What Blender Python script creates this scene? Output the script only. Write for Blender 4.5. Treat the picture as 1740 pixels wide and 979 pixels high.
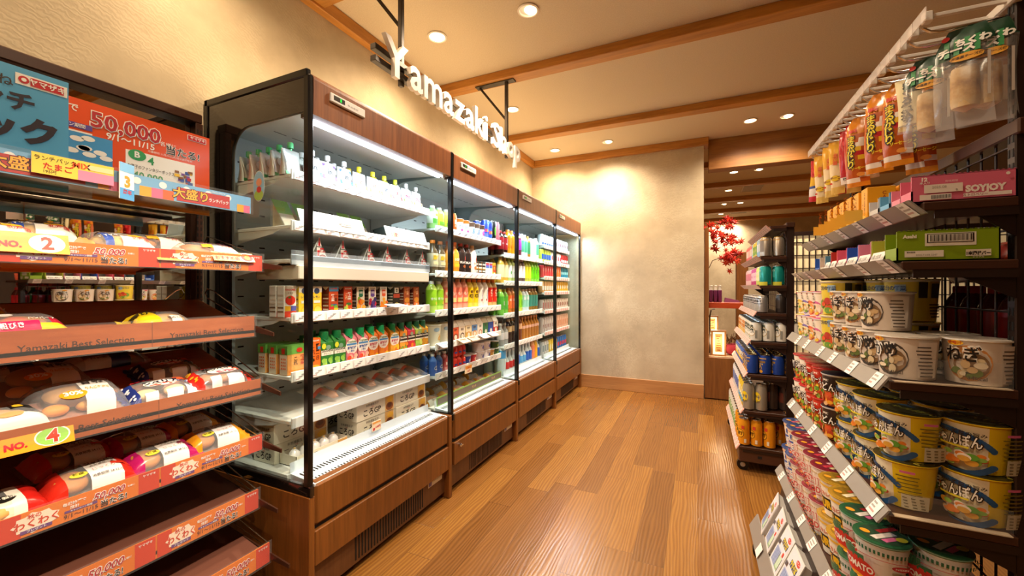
import bpy, bmesh, math, random
from mathutils import Vector, Matrix
R = random.Random(7)
PI = math.pi
for o in list(bpy.data.objects):
    bpy.data.objects.remove(o)
SC = bpy.context.scene
COL = SC.collection

# ------------------------------------------------------------------ camera
F_PX, YAW, EYE = 688.0, math.atan(316 / 688.0), 1.15
cam = bpy.data.cameras.new('camera')
cam.sensor_width = 36.0
cam.lens = F_PX / 1740 * 36.0
cam.clip_start = 0.02
camo = bpy.data.objects.new('camera', cam)
camo.location = (0, 0, EYE)
camo.rotation_euler = (PI / 2, 0, YAW)
COL.objects.link(camo)
SC.camera = camo

# ------------------------------------------------------------------ world, exposure
SC.view_settings.view_transform = 'Standard'
SC.view_settings.look = 'None'
SC.view_settings.gamma = 1.0
SC.view_settings.use_curve_mapping = False
SC.view_settings.exposure = 0.0
SC.cycles.max_bounces = 8
SC.cycles.transparent_max_bounces = 24
SC.cycles.sample_clamp_indirect = 4.0
SC.cycles.caustics_reflective = False
SC.cycles.caustics_refractive = False
W = bpy.data.worlds.new('world')
SC.world = W
W.use_nodes = True
W.node_tree.nodes['Background'].inputs[0].default_value = (1.0, 0.80, 0.60, 1)
W.node_tree.nodes['Background'].inputs[1].default_value = 0.55
DOWN_W = 27.0          # each ceiling downlight
LED_W = 6.5           # each cooler's light tube
SPOT_W = 175.0        # tilted spots aimed at the bread rack
CEIL = 2.70

# ------------------------------------------------------------------ colour and node helpers
def lin(c):
    if isinstance(c, str):
        c = c.lstrip('#')
        c = tuple(int(c[i:i + 2], 16) / 255 for i in (0, 2, 4))
    return tuple(x / 12.92 if x <= .04045 else ((x + .055) / 1.055) ** 2.4 for x in c)

class NT:
    """tiny node-tree helper"""
    def __init__(s, name):
        s.m = bpy.data.materials.new(name)
        s.m.use_nodes = True
        s.t = s.m.node_tree
        s.t.nodes.clear()
        s.out = s.t.nodes.new('ShaderNodeOutputMaterial')
    def n(s, typ, ins=None, **props):
        nd = s.t.nodes.new(typ)
        for k, v in props.items():
            setattr(nd, k, v)
        for k, v in (ins or {}).items():
            if isinstance(v, bpy.types.NodeSocket):
                s.t.links.new(v, nd.inputs[k])
            else:
                nd.inputs[k].default_value = v
        return nd
    def math(s, op, a, b=0.0, c=0.0):
        return s.n('ShaderNodeMath', {0: a, 1: b, 2: c}, operation=op).outputs[0]
    def ramp(s, fac, stops):
        nd = s.n('ShaderNodeValToRGB', {0: fac})
        el = nd.color_ramp.elements
        while len(el) < len(stops):
            el.new(0.5)
        for e, (p, c) in zip(el, stops):
            e.position = p
            e.color = (*lin(c), 1)
        return nd.outputs[0]
    def coord(s, scale=(1, 1, 1), which='Object', rot=(0, 0, 0)):
        tc = s.n('ShaderNodeTexCoord')
        mp = s.n('ShaderNodeMapping', {'Vector': tc.outputs[which], 'Scale': scale, 'Rotation': rot})
        return mp.outputs[0]
    def noise(s, vec, scale, detail=3.0, rough=.5, dist=0.0):
        return s.n('ShaderNodeTexNoise', {'Vector': vec, 'Scale': scale, 'Detail': detail, 'Roughness': rough, 'Distortion': dist})
    def bump(s, h, strength=.2, dist=.01):
        return s.n('ShaderNodeBump', {'Height': h, 'Strength': strength, 'Distance': dist}).outputs[0]
    def done(s, shader):
        s.t.links.new(shader, s.out.inputs[0])
        return s.m
    def pbr(s, **kw):
        nd = s.n('ShaderNodeBsdfPrincipled', {k.replace('_', ' '): v for k, v in kw.items()})
        return s.done(nd.outputs[0])

MC = {}
def M(col, rough=.45, metal=0.0, coat=0.0, spec=.5):
    key = (col, rough, metal, coat, spec)
    if key not in MC:
        t = NT('paint_%d' % len(MC))
        MC[key] = t.pbr(Base_Color=(*lin(col), 1), Roughness=rough, Metallic=metal, Coat_Weight=coat, Specular_IOR_Level=spec)
    return MC[key]

def emis(name, col, strength):
    t = NT(name)
    return t.done(t.n('ShaderNodeEmission', {0: (*lin(col), 1), 1: strength}).outputs[0])

def clear(name, tint=(1, 1, 1), rough=.03, alpha=.0, refl=1.0):
    """thin clear sheet: transparent plus a fresnel-weighted gloss; alpha adds some diffuse body"""
    t = NT(name)
    tr = t.n('ShaderNodeBsdfTransparent', {0: (*tint, 1)}).outputs[0]
    gl = t.n('ShaderNodeBsdfGlossy', {0: (1, 1, 1, 1), 1: rough}).outputs[0]
    fr = t.n('ShaderNodeFresnel', {0: 1.45}).outputs[0]
    bf = t.n('ShaderNodeNewGeometry').outputs['Backfacing']      # a real sheet's far face adds little
    fr = t.math('MULTIPLY', t.math('MULTIPLY', fr, refl), t.math('SUBTRACT', 1.0, bf))
    sh = t.n('ShaderNodeMixShader', {0: fr, 1: tr, 2: gl}).outputs[0]
    if alpha:
        df = t.n('ShaderNodeBsdfDiffuse', {0: (*tint, 1)}).outputs[0]
        sh = t.n('ShaderNodeMixShader', {0: alpha, 1: sh, 2: df}).outputs[0]
    return t.done(sh)

def wood(name, dark, light, axis='Z', scale=1.0, rough=.4, streak=22.0, coat=0.0):
    t = NT(name)
    sc = [streak, streak, streak]
    sc['XYZ'.index(axis)] = 1.3
    v = t.coord(tuple(x * scale for x in sc))
    n1 = t.noise(v, 1.0, 5.0, .6, 1.2)
    n2 = t.noise(v, 5.0, 3.0, .6, .3)
    f = t.math('MULTIPLY_ADD', n2.outputs[0], .35, t.math('MULTIPLY', n1.outputs[0], .65))
    c = t.ramp(f, [(.32, dark), (.68, light)])
    return t.pbr(Base_Color=c, Roughness=rough, Coat_Weight=coat, Normal=t.bump(f, .12, .002))

# ------------------------------------------------------------------ mesh builder
class MB:
    def __init__(s):
        s.v, s.f, s.m, s.sm, s.mats = [], [], [], [], []
    def mi(s, mat):
        if mat not in s.mats:
            s.mats.append(mat)
        return s.mats.index(mat)
    def add(s, vs, fs, mat, smooth=False, fn=None):
        b = len(s.v)
        s.v += [tuple(fn(*p)) if fn else tuple(p) for p in vs]
        ms = mat if isinstance(mat, list) else [mat] * len(fs)
        for f, m in zip(fs, ms):
            s.f.append([b + i for i in f]); s.m.append(s.mi(m)); s.sm.append(smooth)
        return s
    def box(s, x0, y0, z0, x1, y1, z1, mat, b=0.0, fn=None, faces=None):
        """box, with edges chamfered by b; faces maps '+x' etc. to another material"""
        x0, x1 = min(x0, x1), max(x0, x1); y0, y1 = min(y0, y1), max(y0, y1); z0, z1 = min(z0, z1), max(z0, z1)
        fm = {k: mat for k in ('-x', '+x', '-y', '+y', '-z', '+z')}
        fm.update(faces or {})
        b = min(b, (x1 - x0) * .45, (y1 - y0) * .45, (z1 - z0) * .45)
        X, Y, Z = (x0, x1), (y0, y1), (z0, z1)
        if b <= 0:
            vs = [(X[i], Y[j], Z[k]) for i in (0, 1) for j in (0, 1) for k in (0, 1)]
            fs = [(0, 1, 3, 2), (4, 6, 7, 5), (0, 4, 5, 1), (2, 3, 7, 6), (0, 2, 6, 4), (1, 5, 7, 3)]
            return s.add(vs, fs, [fm[k] for k in ('-x', '+x', '-y', '+y', '-z', '+z')], fn=fn)
        vs, idx = [], {}
        for i in (0, 1):
            for j in (0, 1):
                for k in (0, 1):
                    sx, sy, sz = (1, -1)[i] * b, (1, -1)[j] * b, (1, -1)[k] * b
                    for a, p in enumerate(((X[i], Y[j] + sy, Z[k] + sz), (X[i] + sx, Y[j], Z[k] + sz), (X[i] + sx, Y[j] + sy, Z[k]))):
                        idx[i, j, k, a] = len(vs); vs.append(p)
        fs, ms = [], []
        quad = ((0, 0), (1, 0), (1, 1), (0, 1))
        for a, nm in enumerate('xyz'):
            for e in (0, 1):
                q = []
                for u, w in quad:
                    c = [u, w]; c.insert(a, e); q.append(idx[c[0], c[1], c[2], a])
                if (e == 0) != (a == 1):
                    q.reverse()
                fs.append(q); ms.append(fm[('-', '+')[e] + nm])
        for a in range(3):
            p, q = [x for x in range(3) if x != a]
            for e in (0, 1):
                for g in (0, 1):
                    c0 = [0, 0, 0]; c0[p], c0[q] = e, g
                    c1 = list(c0); c1[a] = 1
                    fs.append([idx[(*c0, p)], idx[(*c1, p)], idx[(*c1, q)], idx[(*c0, q)]]); ms.append(mat)
        for i in (0, 1):
            for j in (0, 1):
                for k in (0, 1):
                    fs.append([idx[i, j, k, a] for a in range(3)]); ms.append(mat)
        return s.add(vs, fs, ms, fn=fn)
    def loft(s, rings, mat, caps=(True, True), smooth=True, closed=True, fn=None):
        """skin equal-length rings; mat may be f(ring, i) -> material"""
        n = len(rings[0])
        vs = [p for r in rings for p in r]
        fs, ms = [], []
        g = mat if callable(mat) else (lambda a, b: mat)
        for a in range(len(rings) - 1):
            for i in range(n if closed else n - 1):
                j = (i + 1) % n
                fs.append((a * n + i, a * n + j, (a + 1) * n + j, (a + 1) * n + i)); ms.append(g(a, i))
        if caps[0]:
            fs.append(tuple(reversed(range(n)))); ms.append(g(0, 0))
        if caps[1]:
            fs.append(tuple(range((len(rings) - 1) * n, len(rings) * n))); ms.append(g(len(rings) - 2, 0))
        return s.add(vs, fs, ms, smooth, fn)
    def lathe(s, prof, n, mats, fn=None, c=(0, 0), smooth=True):
        """profile of (r, z); mats one per segment, or a single material"""
        rings = [[(c[0] + max(r, 1e-5) * math.cos(2 * PI * i / n), c[1] + max(r, 1e-5) * math.sin(2 * PI * i / n), z) for i in range(n)] for r, z in prof]
        mf = mats if not isinstance(mats, list) else (lambda a, i: mats[min(a, len(mats) - 1)])
        return s.loft(rings, mf, (prof[0][0] > 1e-4, prof[-1][0] > 1e-4), smooth, fn=fn)
    def tube(s, pts, r, mat, n=8, fn=None):
        pts = [Vector(p) for p in pts]
        rings = []
        for i, p in enumerate(pts):
            d = (pts[min(i + 1, len(pts) - 1)] - pts[max(i - 1, 0)]).normalized()
            u = d.cross(Vector((0, 0, 1)))
            if u.length < .05:
                u = d.cross(Vector((0, 1, 0)))
            u.normalize(); w = d.cross(u)
            rings.append([tuple(p + (u * math.cos(2 * PI * k / n) + w * math.sin(2 * PI * k / n)) * r) for k in range(n)])
        return s.loft(rings, mat, fn=fn)
    def poly(s, pts, mat, fn=None):
        return s.add(pts, [tuple(range(len(pts)))], mat, fn=fn)
    def prism(s, poly2, d0, d1, mat, axis='y', side=None, smooth=False):
        """extrude a 2-D outline between d0 and d1 along an axis (outline in the other two axes, cyclic order)"""
        def P(a, b, d):
            return {'y': (a, d, b), 'x': (d, a, b), 'z': (a, b, d)}[axis]
        n = len(poly2)
        vs = [P(a, b, d0) for a, b in poly2] + [P(a, b, d1) for a, b in poly2]
        s.add(vs, [tuple(range(n)), tuple(reversed(range(n, 2 * n)))], mat)
        s.add(vs, [(i, (i + 1) % n, n + (i + 1) % n, n + i) for i in range(n)], side or mat, smooth)
        return s
    def text(s, body, h, mat, fn, bold=0.0, align='C', maxw=None, sub=None, wide=1.0, vert=False):
        """lettering as flat glyph faces of capital height h, laid by fn(x, y) -> point"""
        vs, fs, x0, x1 = glyphs(body, bold, sub / (h / .72) if sub else None)
        k = h / .72
        if maxw and (x1 - x0) * k * wide > maxw:
            wide = maxw / ((x1 - x0) * k)
        off = {'C': (x0 + x1) / 2, 'L': x0, 'R': x1}[align]
        s.add([fn((x - off) * k * wide, y * k) for x, y in vs], fs, mat)
        return s
    def mesh(s, name):
        me = bpy.data.meshes.new(name)
        me.from_pydata(s.v, [], s.f)
        for m in s.mats:
            me.materials.append(m)
        me.polygons.foreach_set('material_index', s.m)
        me.polygons.foreach_set('use_smooth', s.sm)
        me.update()
        bm = bmesh.new(); bm.from_mesh(me)
        closed = [f for f in bm.faces]
        bmesh.ops.recalc_face_normals(bm, faces=closed)
        bm.to_mesh(me); bm.free()
        if any(s.sm):
            try:
                me.set_sharp_from_angle(angle=math.radians(38))
            except Exception:
                pass
        return me
    def build(s, name, parent=None, **kw):
        o = bpy.data.objects.new(name, s.mesh(name))
        COL.objects.link(o)
        if parent is not None:
            o.parent = parent
        for k, v in kw.items():
            o[k] = v
        return o

GC = {}
def glyphs(body, bold, sub):
    key = (body, bold, round(sub, 3) if sub else None)
    if key in GC:
        return GC[key]
    cu = bpy.data.curves.new('lettering', 'FONT')
    cu.body = body; cu.resolution_u = 2; cu.offset = bold
    ob = bpy.data.objects.new('lettering', cu)
    me = bpy.data.meshes.new_from_object(ob)
    bm = bmesh.new(); bm.from_mesh(me)
    if sub and bm.verts:
        xs = [v.co.x for v in bm.verts]
        x = min(xs) + sub
        while x < max(xs):
            bmesh.ops.bisect_plane(bm, geom=bm.verts[:] + bm.edges[:] + bm.faces[:], plane_co=(x, 0, 0), plane_no=(1, 0, 0))
            x += sub
    bm.verts.index_update()
    vs = [(v.co.x, v.co.y) for v in bm.verts]
    fs = [tuple(v.index for v in f.verts) for f in bm.faces]
    bm.free()
    bpy.data.objects.remove(ob); bpy.data.curves.remove(cu); bpy.data.meshes.remove(me)
    xs = [v[0] for v in vs] or [0, 1]
    GC[key] = (vs, fs, min(xs), max(xs))
    return GC[key]

def plane(o, u, v, lift=0.0):
    o, u, v = Vector(o), Vector(u).normalized(), Vector(v).normalized()
    n = u.cross(v) * lift
    return lambda x, y: o + u * x + v * y + n

def cyl(rad, z0, th=0.0, eps=.0006):
    """wrap on a (possibly tapered) round wall; rad is a number or f(z)"""
    rf = rad if callable(rad) else (lambda z: rad)
    r0 = rf(z0)
    def fn(x, y):
        r = rf(z0 + y) + eps
        a = th + x / r0
        return (r * math.cos(a), r * math.sin(a), z0 + y)
    return fn

def rect(mb, w, h, mat, fn, nx=1, ny=1):
    """flat rectangle w x h laid by fn, centred in x, rising from y=0"""
    vs = [fn(-w / 2 + w * i / nx, h * j / ny) for j in range(ny + 1) for i in range(nx + 1)]
    fs = [(j * (nx + 1) + i, j * (nx + 1) + i + 1, (j + 1) * (nx + 1) + i + 1, (j + 1) * (nx + 1) + i) for j in range(ny) for i in range(nx)]
    return mb.add(vs, fs, mat)

def disc(mb, rx, ry, mat, fn, n=20, cx=0.0, cy=0.0):
    vs = [fn(cx, cy)] + [fn(cx + rx * math.cos(2 * PI * i / n), cy + ry * math.sin(2 * PI * i / n)) for i in range(n)]
    return mb.add(vs, [(0, 1 + i, 1 + (i + 1) % n) for i in range(n)], mat)

# ------------------------------------------------------------------ objects
def empty(name, loc=(0, 0, 0), rz=0.0):
    o = bpy.data.objects.new(name, None)
    o.empty_display_size = .05
    COL.objects.link(o)
    o.location = loc; o.rotation_euler = (0, 0, rz)
    return o
def tag(o, label, cat, group=None):
    o['label'] = label; o['category'] = cat
    if group:
        o['group'] = group
    return o
def thing(name, label, cat, loc=(0, 0, 0), rz=0.0, group=None):
    return tag(empty(name, loc, rz), label, cat, group)
def struct(o):
    o['kind'] = 'structure'
    return o
class Proto:
    """meshes of one kind of thing: root mesh plus child parts"""
    def __init__(s, name, cat, root, parts=()):
        s.name, s.cat, s.root = name, cat, root.mesh(name)
        s.parts = [(n, mb.mesh(n)) for n, mb in parts]
    def put(s, loc, rz=0.0, label='', group=None, rot=None, sc=1.0, bare=False):
        o = bpy.data.objects.new(s.name, s.root)
        COL.objects.link(o)
        o.location = loc
        o.rotation_euler = rot if rot else (0, 0, rz)
        if sc != 1.0:
            o.scale = (sc, sc, sc) if not isinstance(sc, tuple) else sc
        tag(o, label, s.cat, group)
        for n, me in (() if bare else s.parts):
            c = bpy.data.objects.new(n, me)
            COL.objects.link(c); c.parent = o
        return o
ORD = ['first', 'second', 'third', 'fourth', 'fifth', 'sixth', 'seventh', 'eighth', 'ninth', 'tenth', 'eleventh', 'twelfth', 'thirteenth',
       'fourteenth', 'fifteenth', 'sixteenth', 'seventeenth', 'eighteenth', 'nineteenth', 'twentieth']

# ------------------------------------------------------------------ materials
MIRROR = NT('mirror_glass').pbr(Base_Color=(.86, .84, .80, 1), Metallic=1.0, Roughness=.015)
GLASS = clear('cooler_glass', (.93, .975, .97), .02)
ACRYL = clear('clear_acrylic', (.96, .97, .97), .05, .05)
FILM = clear('clear_film', (.97, .97, .97), .16, .13, 1.8)
CHROME = M('#d8d8d8', .18, 1.0)
STEEL = M('#8d8a86', .35, 1.0)
BLACK = M('#0c0b0b', .25)
BLACKGLOSS = M('#1b1512', .06, 0, .6)
WHITE = M('#f2f2ee', .4)
OFFWHITE = M('#dcd9d0', .5)
COOLW = M('#eceeeb', .45)
GREYP = M('#8f8b86', .4)
BROWNM = M('#3f2418', .35)
BROWND = M('#24130d', .4)
DARK = M('#080706', .7)
INK = M('#15120f', .5)
RED = M('#c8202a', .4)
WOODC = wood('cooler_walnut', '#5f3713', '#8a5220', 'Z', 1.0, .38, 26)
WOODT = wood('canopy_walnut', '#5c3320', '#83502f', 'Z', 1.0, .4, 26)
WOODD = wood('vent_walnut', '#4f2d17', '#6d4423', 'Z', 1.0, .45, 26)
BEAMW = wood('beam_pine', '#98601f', '#c98a38', 'X', 1.0, .5, 14)
BEAMY = wood('trim_pine', '#a56a26', '#cf8f40', 'Y', 1.0, .5, 14)
BASEW = wood('baseboard_wood', '#ab7646', '#c8955f', 'X', 1.0, .45, 18)
PANELW = wood('display_wood', '#6f421e', '#93602f', 'Z', 1.0, .4, 20)
HEADW = wood('header_timber', '#7a4a1b', '#a87030', 'X', 1.0, .5, 12)

def wallpaper():
    t = NT('wallpaper')
    v = t.coord((1, 1, 1))
    blotch = t.noise(v, 2.6, 4.0, .6)
    cell = t.n('ShaderNodeTexVoronoi', {'Vector': v, 'Scale': 7.0})
    wv = t.n('ShaderNodeTexWave', {'Vector': v, 'Scale': 26.0, 'Distortion': 9.0, 'Detail': 2.0, 'Detail Scale': 1.6}, wave_type='RINGS', rings_direction='SPHERICAL')
    fine = t.noise(v, 90.0, 2.0)
    msk = t.n('ShaderNodeMapRange', {0: t.noise(v, 3.2, 2.0).outputs[0], 1: .47, 2: .56}).outputs[0]
    h = t.math('MULTIPLY_ADD', t.math('MULTIPLY', wv.outputs[1], msk), .75, t.math('MULTIPLY', fine.outputs[0], .4))
    f = t.math('MULTIPLY_ADD', h, .16, t.math('MULTIPLY', blotch.outputs[0], .9))
    c = t.ramp(f, [(.30, '#b3a58c'), (.50, '#c6b89d'), (.72, '#d4c9b0')])
    return t.pbr(Base_Color=c, Roughness=.62, Normal=t.bump(h, .22, .002))
WALLP = wallpaper()
def ceiling_mat():
    t = NT('ceiling_paper')
    v = t.coord()
    n = t.noise(v, 160.0, 3.0)
    c = t.ramp(n.outputs[0], [(.3, '#cdbc9f'), (.7, '#d9c9ad')])
    return t.pbr(Base_Color=c, Roughness=.8, Normal=t.bump(n.outputs[0], .15, .002))
CEILM = ceiling_mat()
def floor_mat():
    t = NT('oak_planks')
    tc = t.n('ShaderNodeTexCoord')
    sp = t.n('ShaderNodeSeparateXYZ', {0: tc.outputs['Object']})
    w, L = .128, .92
    rx = t.math('DIVIDE', sp.outputs[0], w)
    row = t.math('FLOOR', rx)
    h1 = t.n('ShaderNodeTexWhiteNoise', {'W': row}, noise_dimensions='1D').outputs[0]
    ry = t.math('ADD', t.math('DIVIDE', sp.outputs[1], L), h1)
    colm = t.math('FLOOR', ry)
    cid = t.n('ShaderNodeCombineXYZ', {0: row, 1: colm})
    wn = t.n('ShaderNodeTexWhiteNoise', {'Vector': cid.outputs[0]}, noise_dimensions='2D')
    tone = wn.outputs[0]
    # grain: rings stretched along the plank, shifted per plank
    off = t.n('ShaderNodeVectorMath', {0: wn.outputs[1], 3: 40.0}, operation='SCALE').outputs[0]
    pv = t.n('ShaderNodeVectorMath', {0: tc.outputs['Object'], 1: off}, operation='ADD').outputs[0]
    mp = t.n('ShaderNodeMapping', {'Vector': pv, 'Scale': (14.0, 2.6, 1.0)}).outputs[0]
    wv = t.n('ShaderNodeTexWave', {'Vector': mp, 'Scale': 1.5, 'Distortion': 13.0, 'Detail': 1.5, 'Detail Scale': .55}, wave_type='BANDS', bands_direction='X')
    fp = t.n('ShaderNodeMapping', {'Vector': pv, 'Scale': (60.0, 4.0, 1.0)}).outputs[0]
    fin = t.noise(fp, 1.0, 4.0, .6)
    g = t.math('MULTIPLY_ADD', wv.outputs[1], .22, t.math('MULTIPLY', fin.outputs[0], .34))
    f = t.math('MULTIPLY_ADD', tone, .38, t.math('ADD', g, .10))
    c = t.ramp(f, [(.10, '#5a3818'), (.40, '#7a4f24'), (.62, '#8a5b2a'), (.98, '#ab7a36')])
    def edge(r, wid):
        fr = t.math('FRACT', r)
        d = t.math('MINIMUM', fr, t.math('SUBTRACT', 1.0, fr))
        return t.math('LESS_THAN', d, wid)
    e = t.math('MAXIMUM', edge(rx, .008), edge(ry, .0012))
    c2 = t.n('ShaderNodeMixRGB', {0: t.math('MULTIPLY', e, .55), 1: c, 2: (*lin('#4a2f1a'), 1)}).outputs[0]
    hh = t.math('SUBTRACT', g, e)
    rg = t.math('MULTIPLY_ADD', fin.outputs[0], .20, .12)
    return t.pbr(Base_Color=c2, Roughness=rg, Normal=t.bump(hh, .35, .003), Specular_IOR_Level=.55)
FLOORM = floor_mat()

# ================================================================== room shell
XL, YB, XR, YF, YN = -1.86, 4.65, 2.70, 10.4, -2.6
def sbox(name, x0, y0, z0, x1, y1, z1, mat, b=0.0):
    return struct(MB().box(x0, y0, z0, x1, y1, z1, mat, b).build(name))
sbox('floor', XL - .15, YN - .15, -.08, XR + .15, YF + .15, 0, FLOORM)
sbox('ceiling', XL - .15, YN - .15, CEIL, XR + .15, YF + .15, CEIL + .08, CEILM)
sbox('wall_left', XL - .12, YN, 0, XL, YF, CEIL, WALLP)
sbox('wall_back', XL, YB, 0, .055, YB + .12, CEIL, WALLP)
sbox('wall_far', XL, YF, 0, XR, YF + .12, CEIL, WALLP)
sbox('wall_near', XL, YN - .12, 0, XR, YN, CEIL, WALLP)
sbox('baseboard_back', -1.25, YB - .012, 0, .055, YB, .145, BASEW, .003)
sbox('trim_1', XL, YN, 2.626, XL + .05, YB, CEIL, BEAMY, .004)
sbox('trim_2', XL + .05, YB - .05, 2.626, .10, YB, CEIL, BEAMW, .004)
sbox('trim_3', .055, YB, 2.626, .10, YB + .12, CEIL, BEAMY, .004)
sbox('trim_4', .10, YB + .05, 2.385, XR, YB + .20, CEIL, HEADW, .004)
nb = 5
for yb in (.357, 1.495, 2.635, 3.775):
    sbox('trim_%d' % nb, XL + .05, yb - .05, 2.64, XR, yb + .05, CEIL, BEAMW, .004); nb += 1
for k in range(5):
    yb = 5.58 + 1.135 * k
    sbox('trim_%d' % nb, XL, yb - .05, 2.63, XR, yb + .05, CEIL, BEAMW, .004); nb += 1

# right-hand wall: dark panelling with a lit paper lattice screen
sbox('wall_right', XR, YN, 0, XR + .12, YF, CEIL, M('#4a3524', .5))
PAPER = NT('shoji_paper').pbr(Base_Color=(*lin('#f3dfb6'), 1), Roughness=.8, Emission_Color=(*lin('#ffdca0'), 1), Emission_Strength=.28)
scr = thing('lattice_screen', 'lit paper lattice screen with dark bars behind the drinks rack', 'screen', (0, 0, 0))
sx0, sx1, sy, sz1 = .80, 2.55, 4.95, 1.72
mb = MB()
for a in (sx0, sx1 - .03):
    mb.box(a, sy - .015, 0, a + .03, sy + .02, sz1, BROWND, .002)
for a in (.05, sz1 - .04):
    mb.box(sx0, sy - .015, a, sx1, sy + .02, a + .04, BROWND, .002)
mb.build('frame', scr)
mb = MB()
x = sx0 + .06
while x < sx1 - .03:
    mb.box(x - .004, sy - .012, .09, x + .004, sy + .004, sz1 - .04, BROWND); x += .052
z = .18
while z < sz1 - .05:
    mb.box(sx0 + .02, sy - .010, z - .004, sx1 - .02, sy + .004, z + .004, BROWND); z += .13
mb.build('lattice', scr)
MB().box(sx0 + .02, sy + .005, .08, sx1 - .02, sy + .010, sz1 - .03, PAPER).build('paper', scr)

# ------------------------------------------------------------------ downlights
LAMPE = emis('lamp_disc', '#ffe0b0', 14.0)
RINGM = M('#e9e2d6', .35)
def downlight(x, y, label, tilt=False, w=1.0, grp='recessed ceiling downlights', hidden=False, col=(1.0, .79, .55)):
    t = thing('downlight', label, 'ceiling light', (x, y, CEIL), 0, grp)
    if not hidden:
        mb = MB()
        mb.lathe([(.058, -.001), (.060, -.006), (.050, -.008), (.046, -.004), (.044, .0)], 28, RINGM)
        mb.build('trim_ring', t)
        d = MB()
        if tilt:
            d.lathe([(.0, -.018), (.018, -.016), (.030, -.004), (.032, -.001)], 20, LAMPE, c=(.010, .004))
        else:
            disc(d, .045, .045, LAMPE, lambda a, b: (a, b, -.0035), 24)
        d.build('lamp', t)
    l = bpy.data.lights.new('spot', 'SPOT')
    l.energy = DOWN_W * w * 4; l.color = col; l.spot_size = math.radians(150); l.spot_blend = 1.0; l.shadow_soft_size = .045
    lo = bpy.data.objects.new('spot', l); COL.objects.link(lo)
    lo.parent = t; lo.location = (0, 0, -.03)
    return t
plain = ['round downlight nearest the camera in the ceiling above the left coolers', 'round downlight over the middle cooler beside the hanging sign',
         'round downlight over the far cooler near the plaster end wall']
for k, y in enumerate((2.075, 3.19, 4.335)):
    downlight(-1.46, y, plain[k], w=.62, col=(1.0, .72, .43))
downlight(-.86, 2.087, 'tilted spot downlight with chrome cup in the ceiling at picture top', True, w=1.5)
downlight(-.87, 4.313, 'small tilted spot downlight close to the plaster end wall', True, w=1.2)
downlight(.44, 4.32, 'round downlight just in front of the deep timber header', w=.8)
downlight(.726, 4.34, 'tilted spot downlight just in front of the deep timber header', True, w=.8)
fl = [(.436, 6.15, 0), (.718, 6.14, 1), (.44, 7.27, 0), (.433, 8.405, 1), (.70, 8.41, 0), (.436, 9.51, 0), (.424, 10.2, 0), (.70, 10.2, 0)]
fn_ = ['round downlight first beyond the timber header', 'tilted spot downlight first beyond the timber header', 'lone round downlight second bay beyond the timber header',
       'small tilted downlight third bay beyond the timber header', 'round downlight third bay beyond the timber header', 'lone round downlight fourth bay beyond the timber header',
       'left round downlight in the farthest ceiling bay', 'right round downlight in the farthest ceiling bay']
for (x, y, tl), s in zip(fl, fn_):
    downlight(x, y, s, bool(tl), .8)
for x, y, w in ((-1.46, .92, .5), (-1.46, -.25, .5), (-.30, .80, .62), (-.30, -.9, .8), (.9, 2.2, .45)):      # the wall-side row goes on out of view; the mid-aisle pair is added fill
    downlight(x, y, 'unseen ceiling downlight outside the picture', False, w, col=(1.0, .72, .43) if x < -1 else (1.0, .79, .55))

for x, y, tx, ty, tz, w in ((.22, .72, -1.50, .68, .66, 1.0), (.22, .15, -1.50, .45, .66, .9)):
    t = downlight(x, y, 'tilted spot above the camera aimed at the bread rack', True, .01)
    l = bpy.data.lights.new('aimed_spot', 'SPOT'); l.energy = SPOT_W * w; l.color = (1.0, .84, .64); l.spot_size = math.radians(38); l.spot_blend = .8; l.shadow_soft_size = .02
    lo = bpy.data.objects.new('aimed_spot', l); COL.objects.link(lo)
    lo.location = (x, y, CEIL - .03)
    lo.rotation_euler = (Vector((tx, ty, tz)) - Vector(lo.location)).to_track_quat('-Z', 'Y').to_euler()
# two tilted fittings and two added spots without fittings brighten the coolers
for y in (.95, 2.087, 3.2, 4.313):
    l = bpy.data.lights.new('aimed_spot', 'SPOT'); l.energy = 85; l.color = (1.0, .86, .68); l.spot_size = math.radians(62); l.spot_blend = .9; l.shadow_soft_size = .04
    lo = bpy.data.objects.new('aimed_spot', l); COL.objects.link(lo)
    lo.location = (-.20 if y in (.95, 3.2) else -.86, y, CEIL - .03)
    lo.rotation_euler = (Vector((-1.5, y + (.35 if y < 4 else -.2), .75)) - Vector(lo.location)).to_track_quat('-Z', 'Y').to_euler()
# ------------------------------------------------------------------ hanging sign
SIGNF = M('#e9e4de', .35)
IRON = M('#3d352d', .4, .6)
sg = thing('hanging_shop_sign', 'white raised letters on two dark rails hung from the ceiling beams', 'sign', (-1.235, 1.33, 2.1))
def at(o, x, y, z):
    return (x - o.location.x, y - o.location.y, z - o.location.z)
for z in (2.105, 2.155):
    mb = MB(); mb.box(*at(sg, -1.255, 1.30, z), *at(sg, -1.225, 2.80, z + .025), IRON, .002); mb.build('rail', sg)
for y, yb in ((1.495, 1.495), (2.635, 2.635)):
    mb = MB(); mb.box(*at(sg, -1.265, y - .011, 2.085), *at(sg, -1.243, y + .011, 2.636), IRON, .002); mb.build('hanger_post', sg)
    mb = MB(); mb.box(*at(sg, -1.50, y - .026, 2.632), *at(sg, -1.19, y + .026, 2.639), IRON, .001); mb.build('mounting_plate', sg)
    mb = MB(); mb.tube([at(sg, -1.255, y, 2.36), at(sg, -1.47, y, 2.632)], .009, IRON, 6); mb.build('brace', sg)
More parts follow.
